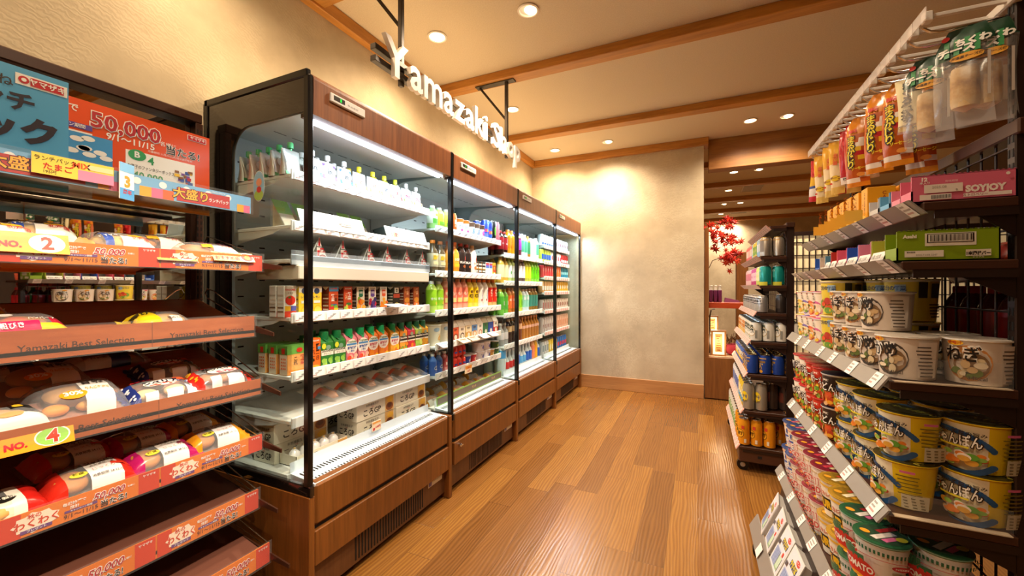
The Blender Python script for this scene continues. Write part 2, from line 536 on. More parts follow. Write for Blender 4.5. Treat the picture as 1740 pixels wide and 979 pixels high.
# letters: extruded glyphs facing +X, reading along +Y
def extruded_text(body, h, depth, bold, o, u, v, mat, side):
    vs, fs, x0, x1 = glyphs(body, bold, None)
    k = h / .72
    o, u, v = Vector(o), Vector(u), Vector(v)
    n = u.cross(v)
    front = [o + u * ((x - x0) * k) + v * (y * k) for x, y in vs]
    back = [p - n * depth for p in front]
    mb = MB(); N = len(vs)
    mb.add(front + back, [tuple(f) for f in fs] + [tuple(reversed([i + N for i in f])) for f in fs], mat)
    ec = {}
    for f in fs:
        for a, b in zip(f, f[1:] + f[:1]):
            ec.setdefault(frozenset((a, b)), []).append((a, b))
    mb.add(front + back, [(e[0][0], e[0][1], e[0][1] + N, e[0][0] + N) for e in ec.values() if len(e) == 1], side)
    return mb, (x1 - x0) * k
yy = 1.325
SW = 1.43
tot = 0
adv = []
for ch in 'Yamazaki Shop':
    if ch == ' ':
        adv.append((ch, .055)); continue
    vs, fs, x0, x1 = glyphs(ch, .02, None)
    adv.append((ch, (x1 - x0) * .158 / .72))
tot = sum(a for c, a in adv)
gap = (SW - tot) / (len(adv) - 1)
for ch, a in adv:
    if ch != ' ':
        mb, w = extruded_text(ch, .158, .022, .02, at(sg, -1.195, yy, 2.075), (0, 1, 0), (0, 0, 1), SIGNF, SIGNF)
        mb.build('letter', sg)
    yy += a + gap

# ================================================================== refrigerated cases
P0, PW, XB, XFRONT = .99, .905, -1.85, -1.25
TUBE = emis('led_tube_and_reflection', '#dceeff', 7.0)
GREYD = M('#4b4f52', .4)
DISPLAY = emis('green_digit', '#38ff4a', 1.6)
TEALG = M('#9fb0ae', .35)
def price_strip(mb, y0, y1, x, z, h, rnd, mat_tag, tilt=.006, step=.075, fill=.8, nx=(1, 0, 0)):
    """little printed price tags along a rail facing +X"""
    y = y0
    while y + step * .9 < y1:
        if rnd.random() < fill:
            w = step * .86
            mb.add([(x + .0012 + tilt, y, z), (x + .0012 + tilt, y + w, z), (x + .0012, y + w, z + h), (x + .0012, y, z + h)], [(0, 1, 2, 3)], mat_tag)
            for q in range(3):
                a = y + w * (.08 + .2 * q); hh = z + h * (.15 + .22 * q)
                mb.add([(x + .0022 + tilt * (1 - .2 * q), a, hh), (x + .0022 + tilt * (1 - .2 * q), a + w * rnd.uniform(.15, .35), hh),
                        (x + .0022 + tilt * (1 - .2 * q), a + w * .33, hh + h * .13), (x + .0022 + tilt * (1 - .2 * q), a, hh + h * .13)], [(0, 1, 2, 3)], M('#c9a9a9' if q == 0 else '#a5a5a6') if mat_tag is not PINKT else M('#cf6a66'))
        y += step
PINKT = M('#f2c9c2', .4)
TAGW = M('#f4f3f0', .4)
CLAB = ['nearest of the row of wood-clad open coolers, beside the bread rack', 'second wood-clad cooler from the bread rack, holding yogurt cups and tea',
        'third wood-clad cooler from the bread rack, holding soda and mineral water', 'farthest wood-clad cooler, against the plaster end wall, holding cans']
SHELVES = [
    [(1.575, 0), (1.385, 0), (1.258, 1), (1.040, 0), (.820, 0), (.655, 2)],
    [(1.495, 0), (1.235, 0), (1.005, 0), (.810, 0), (.640, 0)],
    [(1.410, 0), (1.190, 0), (.935, 0), (.690, 0)],
    [(1.560, 3), (1.405, 3), (1.250, 3), (1.100, 3), (.915, 3), (.700, 3)],
]
def end_panel(root, y, name='end_panel', both=False):
    """clear side with an opaque dark border, rounded inside corner"""
    outer = [(XB, .45), (XFRONT, .45), (XFRONT, 1.915), (XB, 1.915)]
    bw, tw, r = .175, .14, .10
    x0, x1, zt, zb = XB + bw, XFRONT - .012, 1.915 - tw, .455
    mb = MB()
    arc = [(x0 + r - r * math.sin(a), zt - r + r * math.cos(a)) for a in [PI / 2 * i / 8 for i in range(9)]]
    # top band + left band as one strip following the arc
    path_in = [(x1, zt)] + arc + [(x0, zb)]
    path_out = [(x1, 1.915)] + [(x0 - bw * (i / 8) if i == 8 else arc[i][0] - (0 if i < 4 else bw * (i - 4) / 4), 1.915 if i <= 7 else 1.9) for i in range(9)] + [(XB, zb)]
    path_out = [(x1, 1.915), (arc[0][0], 1.915), (arc[2][0] - .02, 1.915), (arc[3][0] - .05, 1.915), (XB + .05, 1.915), (XB, 1.915), (XB, 1.85), (XB, 1.80), (XB, 1.76), (XB, zt - r), (XB, zb)]
    m = BLACKGLOSS if not both else TEALG
    for yy_, flip in ((y, 0), (y + .012, 1)):
        vs = [(a, yy_, b) for a, b in path_in] + [(a, yy_, b) for a, b in path_out]
        n = len(path_in)
        mb.add(vs, [(i, i + 1, n + i + 1, n + i) for i in range(n - 1)], m if not flip else COOLW)
    o = mb.build(name, root)
    g = MB()
    g.box(x0 - .05, y + .004, zb, x1 + .01, y + .008, zt + .05, GLASS)
    g.build('side_glass', root)
    return o
for k in range(4):
    y0 = P0 + PW * k
    c = thing('refrigerated_display_case', CLAB[k], 'cooler', (0, y0, 0), 0, 'row of wood-clad open coolers')
    rnd = random.Random(20 + k)
    ww = PW
    # carcass
    mb = MB()
    mb.box(XB, .012, .045, -1.30, ww - .004, .44, WOODD)
    mb.box(XB, .02, 0, -1.33, ww - .01, .05, DARK)
    mb.build('base_body', c)
    mb = MB(); mb.box(-1.30, .026, .297, -1.238, ww - .030, .452, WOODC, .012); mb.build('upper_front_panel', c)
    mb = MB(); mb.box(-1.30, .026, .158, -1.236, ww - .030, .284, WOODC, .003)
    mb.build('lower_front_panel', c)
    mb = MB(); mb.box(-1.30, .03, .279, -1.252, ww - .032, .300, DARK)
    mb.build('shadow_gap', c)
    mb = MB(); mb.box(-1.302, .026, .032, -1.262, ww - .034, .158, WOODD)
    mb.build('vent_panel', c)
    vp = bpy.data.objects[c.children[-1].name]
    mb = MB()
    for q in range(26):
        a = .235 + q * .0175
        mb.box(-1.2625, a, .045, -1.2605, a + .007, .143, DARK)
    mb.build('vent_grille', vp)
    mb = MB(); mb.box(-1.2615, ww - .185, .118, -1.259, ww - .06, .150, M('#c9c2b4', .3), .002)
    mb.box(-1.259, ww - .18, .122, -1.2585, ww - .155, .146, M('#6a5f9a', .4))
    mb.build('rating_plate', vp)
    if k == 1:
        mb = MB(); mb.lathe([(.0, 0), (.010, .0), (.010, .014), (.004, .018), (.0, .018)], 14, CHROME, fn=lambda x, y, z: (-1.236 + z, .075 + x, .258 + y)); mb.box(-1.222, .060, .255, -1.217, .092, .260, CHROME); mb.build('key_latch', c)
    # wooden post between cases
    mb = MB(); mb.box(-1.32, ww - .032, 0, -1.232, ww - .003, .450, WOODC, .003)
    mb.build('wood_post', c)
    if k == 0:
        mb = MB(); mb.box(XB, -.001, 0, -1.232, .022, .415, WOODC, .003); mb.build('wood_side_panel', c)
    # black frame
    mb = MB()
    mb.box(-1.268, 0, .44, -1.236, .022, 1.905, BLACK, .006)
    mb.box(XB, 0, .415, -1.228, .018, .452, BLACKGLOSS if k == 0 else BLACK, .003)
    if k == 0:
        mb.box(XB, -.002, 1.895, -1.245, .018, 1.925, BLACK, .004)
        mb.box(XB - .005, -.002, .45, XB + .02, .018, 1.925, BLACK, .003)
    if k == 3:
        mb.box(-1.262, ww - .016, .44, -1.240, ww, 1.905, BLACK, .004)
        mb.box(XB, ww - .016, .44, -1.236, ww, .455, BLACK, .003)
    mb.build('black_frame', c)
    end_panel(c, .003, 'end_panel', k > 0)
    if k == 3:
        end_panel(c, ww - .018, 'end_panel', True)
    # canopy
    mb = MB()
    prof = [(-1.255, 1.762)] + [(-1.236, 1.765)] + [(-1.258 + .024 * math.cos(a), 1.888 + .024 * math.sin(a)) for a in [PI / 2 * i / 6 for i in range(7)]] + [(-1.30, 1.912), (-1.30, 1.762)]
    mb.prism([(a, b) for a, b in prof], .018, ww - .014, WOODT, 'y')
    mb.build('canopy_panel', c)
    mb = MB()
    mb.box(XB, .012, 1.80, -1.30, ww - .008, 1.905, OFFWHITE)
    mb.add([(XB + .04, .014, 1.80), (-1.30, .014, 1.775), (-1.30, ww - .012, 1.775), (XB + .04, ww - .012, 1.80)], [(0, 1, 2, 3)], COOLW)
    for q in range(9):
        mb.add([(-1.56, .10 + q * .08, 1.7855), (-1.56, .155 + q * .08, 1.7855), (-1.567, .155 + q * .08, 1.7858), (-1.567, .10 + q * .08, 1.7858)], [(0, 1, 2, 3)], GREYD)
    mb.build('canopy_box', c)
    mb = MB()
    mb.box(-1.244, .085, 1.838, -1.226, .255, 1.872, M('#c7c1ba', .35), .003)
    mb.box(-1.226, .098, 1.848, -1.2255, .150, 1.865, M('#26221f', .3))
    mb.box(-1.2255, .128, 1.851, -1.2250, .134, 1.862, DISPLAY)
    for q in range(4):
        mb.box(-1.226, .165 + q * .014, 1.852, -1.2250, .174 + q * .014, 1.857, M('#a59f97', .4))
    if k == 0:
        mb.box(-1.2362, .028, 1.875, -1.2355, .054, 1.879, M('#e8e2dc'))
    mb.build('control_panel', c)
    # LED tube and reflector
    mb = MB(); mb.box(-1.300, .03, 1.768, -1.262, ww - .03, 1.776, WHITE)
    mb.box(-1.266, .03, 1.752, -1.262, ww - .03, 1.765, WHITE)
    lh = mb.build('light_housing', c)
    mb = MB(); mb.tube([(-1.282, .035, 1.757), (-1.282, ww - .06, 1.757)], .009, TUBE, 10)
    mb.box(-1.2635, .04, 1.7515, -1.2612, ww - .05, 1.761, TUBE)  # glowing strip stands in for the tube's reflection
    mb.build('led_tube_and_reflection', lh)
    al = bpy.data.lights.new('led', 'AREA'); al.shape = 'RECTANGLE'; al.size = .02; al.size_y = ww - .08
    al.energy = LED_W; al.color = (.80, .92, 1.0)
    ao = bpy.data.objects.new('led', al); COL.objects.link(ao); ao.parent = c
    ao.location = (-1.258, ww / 2, 1.745); ao.rotation_euler = (0, math.radians(-4), 0)
    # inside
    mb = MB()
    mb.box(XB, .014, .44, -1.80, ww - .006, 1.80, COOLW)
    for z in [.53 + .0725 * q for q in range(17)]:
        for q in range(8):
            mb.box(-1.80, .10 + q * .095, z, -1.7985, .125 + q * .095, z + .006, DARK)
    for yy_ in (.018, ww - .03):
        mb.box(-1.80, yy_, .46, -1.782, yy_ + .016, 1.78, M('#bfc5c6', .35, .6))
        z = .50
        while z < 1.76:
            mb.box(-1.782, yy_ + .005, z, -1.7812, yy_ + .011, z + .013, DARK); z += .026
    mb.build('back_panel', c)
    mb = MB()
    mb.box(-1.80, .016, .44, -1.37, ww - .008, .462, COOLW)
    mb.add([(-1.375, .03, .50), (-1.372, .03, .462), (-1.30, .03, .455), (-1.245, .03, .449), (-1.245, .03, .44), (-1.372, .03, .44),
            (-1.375, ww - .03, .50), (-1.372, ww - .03, .462), (-1.30, ww - .03, .455), (-1.245, ww - .03, .449), (-1.245, ww - .03, .44), (-1.372, ww - .03, .44)],
           [(i, (i + 1) % 6, 6 + (i + 1) % 6, 6 + i) for i in range(6)] + [tuple(range(6)), tuple(range(11, 5, -1))], M('#d9e3ea', .35))
    mb.build('deck', c)
    dk = c.children[-1]
    mb, mb2 = MB(), MB()
    for q in range(56):
        a = .045 + q * .0147
        if a > ww - .06: break
        mb.add([(-1.345, a, .4606), (-1.345, a + .006, .4606), (-1.318, a + .006, .4580), (-1.318, a, .4580)], [(0, 1, 2, 3)], DARK)
        mb2.add([(-1.283, a, .4540), (-1.283, a + .006, .4540), (-1.273, a + .006, .4530), (-1.273, a, .4530)], [(0, 1, 2, 3)], DARK)
    mb.build('air_grille', dk); mb2.build('air_grille', dk)
    # shelves
    for z, kind in SHELVES[k]:
        xf = -1.372
        mb = MB()
        mb.box(-1.79, .028, z - .014, xf, ww - .022, z, COOLW, .002)
        for yy_ in (.03, ww - .034):
            mb.prism([(-1.79, z - .014), (xf - .06, z - .014), (xf - .10, z - .028), (-1.79, z - .075)], yy_, yy_ + .004, COOLW, 'y')
        if kind == 1:
            mb.box(-1.60, .05, z - .075, xf + .02, ww - .05, z - .022, M('#d8cdbb', .5), .003)
        sh = mb.build('shelf', c)
        mb = MB()
        if kind == 2:
            mb.box(xf, .03, z - .030, xf + .008, ww - .024, z + .012, M('#cfd6d8', .25), .003)
        else:
            mb.box(xf, .03, z - .022, xf + .006, ww - .024, z + .018, WHITE if kind != 1 else M('#b9c2c8', .3), .002)
            if kind != 1:
                price_strip(mb, .04, ww - .03, xf + .006, z - .018, .032, rnd, PINKT if kind == 3 else TAGW, 0.002, .072, .95)
        mb.build('price_rail', sh)
        if kind == 1:
            mb = MB(); mb.box(xf + .004, .03, z - .004, xf + .006, ww - .024, z + .034, clear('rail_acrylic', (.93, .97, 1), .04, .12)); mb.build('clear_stop', sh)

# ================================================================== bread rack against the left wall
BX, BR = -1.84, .93
rack = thing('bread_display_rack', 'brown bread rack with mirror back and sloping trays beside the first cooler', 'display rack', (0, 0, 0))
WOODTRAY = wood('tray_woodgrain', '#98491f', '#c06a34', 'Y', 1.0, .35, 16)
mb = MB(); mb.box(-1.835, -.06, .05, -1.828, BR, 1.80, MIRROR); mb.build('mirror', rack)
mb = MB(); mb.box(-1.855, -.06, .0, -1.836, BR + .02, 1.82, BROWND); mb.build('back_board', rack)
mb = MB(); mb.box(-1.850, -.06, 1.80, -1.79, BR + .02, 1.838, BROWNM, .004); mb.build('header', rack)
for y in (BR - .004, .13):
    mb = MB(); mb.box(-1.828, y - .0, 0, -1.79, y + .026, 1.80 if y > .5 else 1.8, BROWNM, .002)
    z = .2
    while z < 1.78:
        mb.box(-1.790, y + .004, z, -1.7893, y + .009, z + .014, DARK); mb.box(-1.790, y + .016, z, -1.7893, y + .021, z + .014, DARK); z += .024
    mb.build('upright', rack)
mb = MB(); mb.box(-1.83, -.06, 0, -1.40, BR, .10, BROWNM, .004); mb.build('plinth', rack)
# trays: front x, front bottom z, front top z, style
TR = [(-1.46, 1.417, 1.474, 'launch'), (-1.40, 1.209, 1.263, 'promo'), (-1.44, .978, 1.050, 'wood'), (-1.405, .776, .830, 'wood'),
      (-1.40, .580, .635, 'promo'), (-1.42, .369, .436, 'promo'), (-1.36, .195, .263, 'promo')]
CLR = clear('tray_acrylic', (.97, .97, .97), .05, .03, .35)
STRIPS = {'o': M('#e0791e', .35), 'r': M('#cf3a1c', .35), 'p': M('#6a3c82', .4), 'br': M('#5a2a14', .5)}
def tray_z(i, x):
    xf, zb, zt, st = TR[i]
    a = (x - xf) / (-1.78 - xf)
    return zb + .022 + a * (.01, .075, .105, .120, .085, .085, .085)[i]
def promo(mb, fn_of, w, h):
    """autumn-present campaign strip; fn_of(dx, dz, lift) -> plane mapping"""
    rect(mb, w, h, STRIPS['o'], fn_of(0, 0, .0006))
    rect(mb, w * .12, h, STRIPS['r'], fn_of(-w * .44, 0, .001))
    rect(mb, w * .16, h, STRIPS['r'], fn_of(w * .42, 0, .001))
    # jagged white cloud behind the title
    f = fn_of(-w * .30, h * .5, .0014)
    n = 18
    vs = [f(0, 0)] + [f(w * .135 * (1 if i % 2 else .84) * math.cos(2 * PI * i / n), h * .44 * (1 if i % 2 else .80) * math.sin(2 * PI * i / n)) for i in range(n)]
    mb.add(vs, [(0, 1 + i, 1 + (i + 1) % n) for i in range(n)], M('#f6e6d2', .4))
    mb.text('わくわく', h * .26, STRIPS['r'], fn_of(-w * .30, h * .36, .002), .03, maxw=w * .24)
    mb.text('秋の', h * .15, STRIPS['r'], fn_of(-w * .31, h * .70, .002), .02)
    rect(mb, w * .17, h * .14, STRIPS['p'], fn_of(-w * .30, h * .13, .002))
    mb.text('プレゼント', h * .085, WHITE, fn_of(-w * .30, h * .16, .0026), .01, maxw=w * .15)
    mb.text('毎週抽選で', h * .11, WHITE, fn_of(-w * .085, h * .70, .002), .02, maxw=w * .14)
    mb.text('総計', h * .11, WHITE, fn_of(-w * .085, h * .52, .002), .02)
    sh = lambda F: (lambda x, y: F(x + y * .28, y))
    mb.text('50,000', h * .30, WHITE, sh(fn_of(w * .13, h * .52, .0022)), .07, maxw=w * .25)
    mb.text('50,000', h * .30, M('#b5202f', .4), sh(fn_of(w * .13, h * .52, .0030)), .015, maxw=w * .245)
    mb.text('名様に', h * .07, WHITE, fn_of(w * .285, h * .60, .002), .01)
    rect(mb, w * .20, h * .10, STRIPS['p'], fn_of(-w * .045, h * .37, .002))
    mb.text('キャンペーン期間', h * .065, WHITE, fn_of(-w * .045, h * .385, .0026), .01, maxw=w * .17)
    mb.text('9/1〜11/15', h * .18, STRIPS['br'], fn_of(-w * .045, h * .13, .0022), .01, maxw=w * .22)
    mb.text('当たる!', h * .24, WHITE, fn_of(w * .165, h * .12, .0022), .06, maxw=w * .18)
    mb.text('当たる!', h * .24, INK, fn_of(w * .165, h * .12, .0030), .015, maxw=w * .175)
    mb.text('ヤマザキ', h * .10, WHITE, fn_of(w * .42, h * .80, .002), .01, maxw=w * .11)
for i, (xf, zb, zt, st) in enumerate(TR):
    tr = empty('tray'); tr.parent = rack
    w0, w1 = .03, BR
    mb = MB()
    if st == 'launch':
        mb.box(-1.79, w0, tray_z(i, -1.79) - .012, xf, w1, tray_z(i, xf) - .004, M('#b9b4ad', .2, .9), .002)
    else:
        zf, zk = tray_z(i, xf), tray_z(i, -1.78)
        m = WOODTRAY if st == 'wood' or i == 1 else M('#74483a', .35)
        mb.prism([(xf, zf), (-1.78, zk), (-1.78, zk - .010), (xf, zf - .010)], w0, w1, m, 'y')
    mb.build('tray_board', tr)
    mb = MB()
    mb.box(xf - .003, w0, zb, xf, w1, zt, WOODTRAY if st == 'wood' else STRIPS['o'] if st == 'promo' else M('#79b4dd', .35))
    F0 = lambda yc: (lambda dx, dz, lift: plane((xf + lift, yc + dx, zb + dz), (0, 1, 0), (0, 0, 1)))
    h = zt - zb
    if st == 'promo':
        for yc in (.783, .483, .183):
            promo(mb, F0(yc), .296, h)
    elif st == 'wood':
        for yc in (.783, .483, .183):
            mb.text('Yamazaki Best Selection', .016, M('#43200f', .5), F0(yc)(0, h * .30, .0008), .004, maxw=.235)
            mb.box(xf, yc + .149, zb, xf + .0008, yc + .150, zt, M('#6e3a20'))
    else:
        for yc in (.735, .375):
            f = F0(yc)
            for q, cc in enumerate(('#f2a51e', '#e0688e', '#e2622a')):
                rect(mb, .028, h * .5, M(cc), f(-.11 + .028 * q, 0, .0008))
            for q in range(5):
                disc(mb, .010, .010, WHITE, f(-.13 + .062 * q, h * .72, .001), 14)
            rect(mb, .155, h * .72, M('#bb2222'), f(.045, h * .06, .0012))
            mb.text('大盛り', h * .44, M('#3a1205'), f(.005, h * .26, .0018), .07)
            mb.text('大盛り', h * .44, M('#ffb52b'), f(.005, h * .26, .0026), .02)
            mb.text('ランチパック', h * .17, WHITE, f(.088, h * .30, .0018), .02, maxw=.06)
            mb.text('LUNCH PACK', h * .10, WHITE, f(.085, h * .83, .0014), .01)
            rect(mb, .022, h * .45, M('#f2a51e'), f(.158, 0, .0012)); rect(mb, .022, h * .45, M('#e0688e'), f(.180, 0, .0012))
    mb.build('front_strip', tr)
    mb = MB(); mb.box(xf + .004, w0, zb - .003, xf + .006, w1 + .006, zt + .008, CLR); mb.build('clear_holder', tr)
    if st != 'launch':
        mb = MB()
        zf, zk = tray_z(i, xf), tray_z(i, -1.76)
        for dy in (0,):
            y = w1 + .010
            mb.tube([(xf - .01, y, zf + .012), (-1.74, y, zk + .012), (-1.755, y, zk + .03), (-1.74, y, zk + .048), (-1.70, y, zk + .040), (xf - .02, y, zf + .034), (xf - .01, y, zf + .012)], .0022, CHROME, 6)
        mb.build('wire_guard', tr)
        mb = MB()
        mb.prism([(-1.79, zk - .012), (xf + .10, zf - .005), (xf + .10, zf - .018), (-1.79, zk - .07)], w1 + .001, w1 + .006, BROWNM, 'y'); mb.build('bracket', tr)

# posters and cards on the bread rack -------------------------------------------------
def flat_card(name, label, cat, o, w, h, t=.002, rot=(0, 0, 0), base=WHITE):
    """upright card facing +X; returns (root, mesh builder, mapping)"""
    r = thing(name, label, cat, o); r.rotation_euler = rot
    mb = MB(); mb.box(-t, -w / 2, 0, 0, w / 2, h, base)
    F = lambda dx, dz, lift: plane((lift, dx, dz), (0, 1, 0), (0, 0, 1))
    return r, mb, F
r, mb, F = flat_card('campaign_poster', 'red campaign poster reading 50,000 standing on the top bread tray', 'poster', (-1.70, .66, 1.425), .53, .297)
rect(mb, .53, .297, M('#e2562a', .3), F(0, 0, .0006)); rect(mb, .53, .10, M('#ee9a2c', .3), F(0, 0, .0008))
rect(mb, .20, .20, M('#f1f0ee', .3), F(-.165, 0.0, .0012))
rect(mb, .145, .165, M('#4b9bd8', .3), F(-.09, .03, .0016))
for q in range(12):
    disc(mb, .016, .008, WHITE, F(-.15 + R.uniform(0, .12), .13 + R.uniform(0, .055), .002), 12)
for q in range(26):
    disc(mb, R.uniform(.006, .012), R.uniform(.008, .016), M(R.choice(['#d8322c', '#f0b02a', '#3357b0', '#3aa05a', '#e87c9a', '#f5efe4', '#7a4a2a'])), F(-.155 + R.uniform(0, .13), .042 + R.uniform(0, .055), .002 + .0001 * q), 10)
mb.text('50,000', .048, WHITE, F(.02, .225, .0016), .06); mb.text('50,000', .048, M('#b3222c'), F(.02, .225, .0024), .02)
mb.text('週抽選で', .018, WHITE, F(-.145, .258, .0014), .02); mb.text('総計', .018, WHITE, F(-.145, .232, .0014), .02)
mb.text('名様に', .012, WHITE, F(.132, .222, .0014), .01); mb.text('当たる!', .024, WHITE, F(.178, .20, .0014), .05); mb.text('当たる!', .024, INK, F(.178, .20, .0022), .01)
rect(mb, .13, .016, M('#5b4aa0'), F(-.13, .207, .0014)); mb.text('キャンペーン期間', .009, WHITE, F(-.13, .211, .002), .01)
mb.text('9/1〜11/15', .020, WHITE, F(.03, .198, .0014), .02)
mb.text('応募締切 11月20日(水)当日消印有効', .006, WHITE, F(.14, .188, .0014))
rect(mb, .20, .095, M('#f4f2ee', .3), F(.115, .085, .0014)); rect(mb, .20, .06, M('#f4f2ee', .3), F(.115, .01, .0014))
disc(mb, .024, .018, M('#2f9a5a'), F(.045, .168, .002), 18); mb.text('B', .020, WHITE, F(.045, .160, .0026), .03)
mb.text('4', .026, M('#2f9a5a'), F(.082, .146, .002), .02)
mb.text('お菓子のファンタジーボックス', .010, INK, F(.085, .124, .002), .005, maxw=.13)
mb.text('40,000', .022, M('#2f9a5a'), F(.075, .092, .002), .02)
disc(mb, .020, .016, M('#4c4aa8'), F(.045, .060, .002), 18); mb.text('C', .018, WHITE, F(.045, .052, .0026), .03)
mb.text('QUOカード3,000円分', .011, INK, F(.125, .034, .002), .005, maxw=.12)
for q in range(22):
    rect(mb, R.uniform(.008, .016), R.uniform(.006, .012), M(R.choice(['#c23a3a', '#3a56a8', '#f0c23a', '#e6e0d8', '#7a4a9a', '#8a5a32'])), F(.15 + R.uniform(0, .05), .10 + R.uniform(0, .045), .002 + .0001 * q))
rect(mb, .062, .020, WHITE, F(.222, .268, .0014)); rect(mb, .058, .016, RED, F(.222, .270, .002)); mb.text('ヤマザキ', .009, WHITE, F(.224, .274, .0026), .02)
mb.build('card', r)
r, mb, F = flat_card('product_poster', 'blue and yellow sandwich poster leaning at the left of the top bread tray', 'poster', (-1.655, .329, 1.425), .40, .318)
rect(mb, .40, .318, M('#5aabdd', .3), F(0, 0, .0006))
mb.poly([F(0, 0, .001)(-.2, 0), F(0, 0, .001)(-.02, 0), F(0, 0, .001)(.045, .12), F(0, 0, .001)(.0, .2), F(0, 0, .001)(.06, .318), F(0, 0, .001)(-.2, .318)], M('#f4c31c', .3))
mb.text('便利だね', .022, M('#3a2a20'), F(.035, .262, .0018), .01)
mb.text('ランチ', .040, M('#2a2230'), F(.055, .205, .0018), .03); mb.text('パック', .055, M('#2a2230'), F(.065, .125, .0018), .05)
rect(mb, .098, .030, WHITE, F(.148, .272, .0014)); rect(mb, .064, .022, RED, F(.158, .276, .002)); mb.text('ヤマザキ', .013, WHITE, F(.158, .281, .0026), .03)
disc(mb, .010, .010, RED, F(.114, .287, .002), 16); disc(mb, .005, .005, WHITE, F(.114, .287, .0026), 12)
for q, cx in enumerate((-.03, .10)):
    mb.poly([F(cx, .035, .0014)(-.05, .0), F(cx, .035, .0014)(.045, -.01), F(cx, .035, .0014)(.05, .035), F(cx, .035, .0014)(-.045, .055)], M('#f1eee6'))
    rect(mb, .07, .012, M('#e6b23a' if q == 0 else '#3f7cc0'), F(cx, .035, .002))
mb.build('card', r)
r, mb, F = flat_card('shelf_talker', 'yellow and pink sandwich price card clipped at the top left strip', 'price card', (-1.448, .475, 1.428), .15, .05)
rect(mb, .15, .05, M('#f6d35a', .3), F(0, 0, .0006)); rect(mb, .07, .026, M('#ee8fae', .3), F(.04, .0, .0010))
mb.text('ランチパック', .009, INK, F(-.035, .034, .0014), .005); mb.text('たまご', .013, M('#c4231f'), F(-.03, .014, .0014), .02); mb.text('MIX', .014, M('#e0541e'), F(.012, .030, .0014), .03)
rect(mb, .05, .013, M('#f1d9a0'), F(.048, .03, .0014)); mb.text('195円', .007, INK, F(-.045, .004, .0014))
mb.build('card', r)
r, mb, F = flat_card('hanging_pop', 'folded upright card with orange figure on the front edge of the top tray', 'price card', (-1.44, .575, 1.395), .045, .10, rot=(0, 0, .5))
rect(mb, .045, .10, M('#e9eef2', .3), F(0, 0, .0006)); rect(mb, .045, .03, M('#4d9bd2', .3), F(0, 0, .001)); rect(mb, .045, .025, M('#79b4dd', .3), F(0, .075, .001))
mb.text('3', .030, M('#f19a1c'), F(0, .035, .0014), .04); mb.text('周年', .010, M('#c4231f'), F(0, .015, .0016), .02)
mb.box(-.02, .0225, 0, -.0, .0235, .10, M('#7c4a2c'))
mb.build('card', r)
def no_card(y, i, n, label, bg, disc_c, tilt=-.25, sc=1.0):
    xf, zb, zt, st = TR[i]
    r, mb, F = flat_card('number_card', label, 'price card', (xf + .009, y, zb + (.022 if i == 1 else -.002)), .125, .048, rot=(0, tilt, 0))
    r.scale = (1, sc, sc)
    rect(mb, .125, .048, M(bg, .3), F(0, 0, .0006))
    disc(mb, .030, .022, WHITE, F(.026, .024, .001), 24); disc(mb, .027, .0195, M(disc_c, .3), F(.026, .024, .0014), 24)
    mb.text('NO.', .014, RED, F(-.032, .012, .0014), .05); mb.text(n, .030, WHITE, F(.026, .010, .0018), .07); mb.text(n, .030, M('#d23a22'), F(.026, .010, .0024), .03)
    mb.build('card', r)
no_card(.385, 1, '2', 'orange card numbered 2 on the promo strip below the melon breads', '#f2a93a', '#9cc9e8')
no_card(.395, 3, '4', 'orange card numbered 4 on the wood-look strip at far left', '#f0a52c', '#97cf5e')
no_card(.675, 1, '3', 'small yellow card numbered 3 between two orange campaign strips', '#f5c860', '#9cc9e8', -.95, .8)
r, mb, F = flat_card('recommend_card', 'yellow recommendation card with a red thumb badge near the cooler', 'price card', (-1.388, .835, 1.238), .13, .036, rot=(0, -.6, 0))
rect(mb, .13, .036, M('#f5c65a', .3), F(0, 0, .0006)); mb.text('店長の', .009, RED, F(-.03, .022, .0012), .02); mb.text('おすすめ品', .011, RED, F(-.022, .006, .0012), .03)
disc(mb, .021, .019, WHITE, F(.042, .018, .001), 22); disc(mb, .019, .017, M('#d6402a'), F(.042, .018, .0014), 22); disc(mb, .009, .008, M('#f4c23a'), F(.042, .016, .002), 12); rect(mb, .006, .013, M('#f4c23a'), F(.047, .018, .002))
mb.build('card', r)
r, mb, F = flat_card('oval_sticker', 'oval blue sticker on the clear side of the nearest cooler', 'sticker', (-1.500, .986, 1.475), .001, .001, rot=(0, 0, -PI / 2))
disc(mb, .034, .058, WHITE, F(0, .058, .0002), 28); disc(mb, .032, .056, M('#8ec4e4', .4), F(0, .058, .0006), 28)
disc(mb, .026, .020, M('#9cc552', .4), F(0, .024, .001), 20); disc(mb, .016, .015, M('#e6a07a', .4), F(.002, .072, .0012), 16); disc(mb, .014, .012, M('#c8332a', .4), F(.002, .045, .0012), 16)
mb.build('print', r)

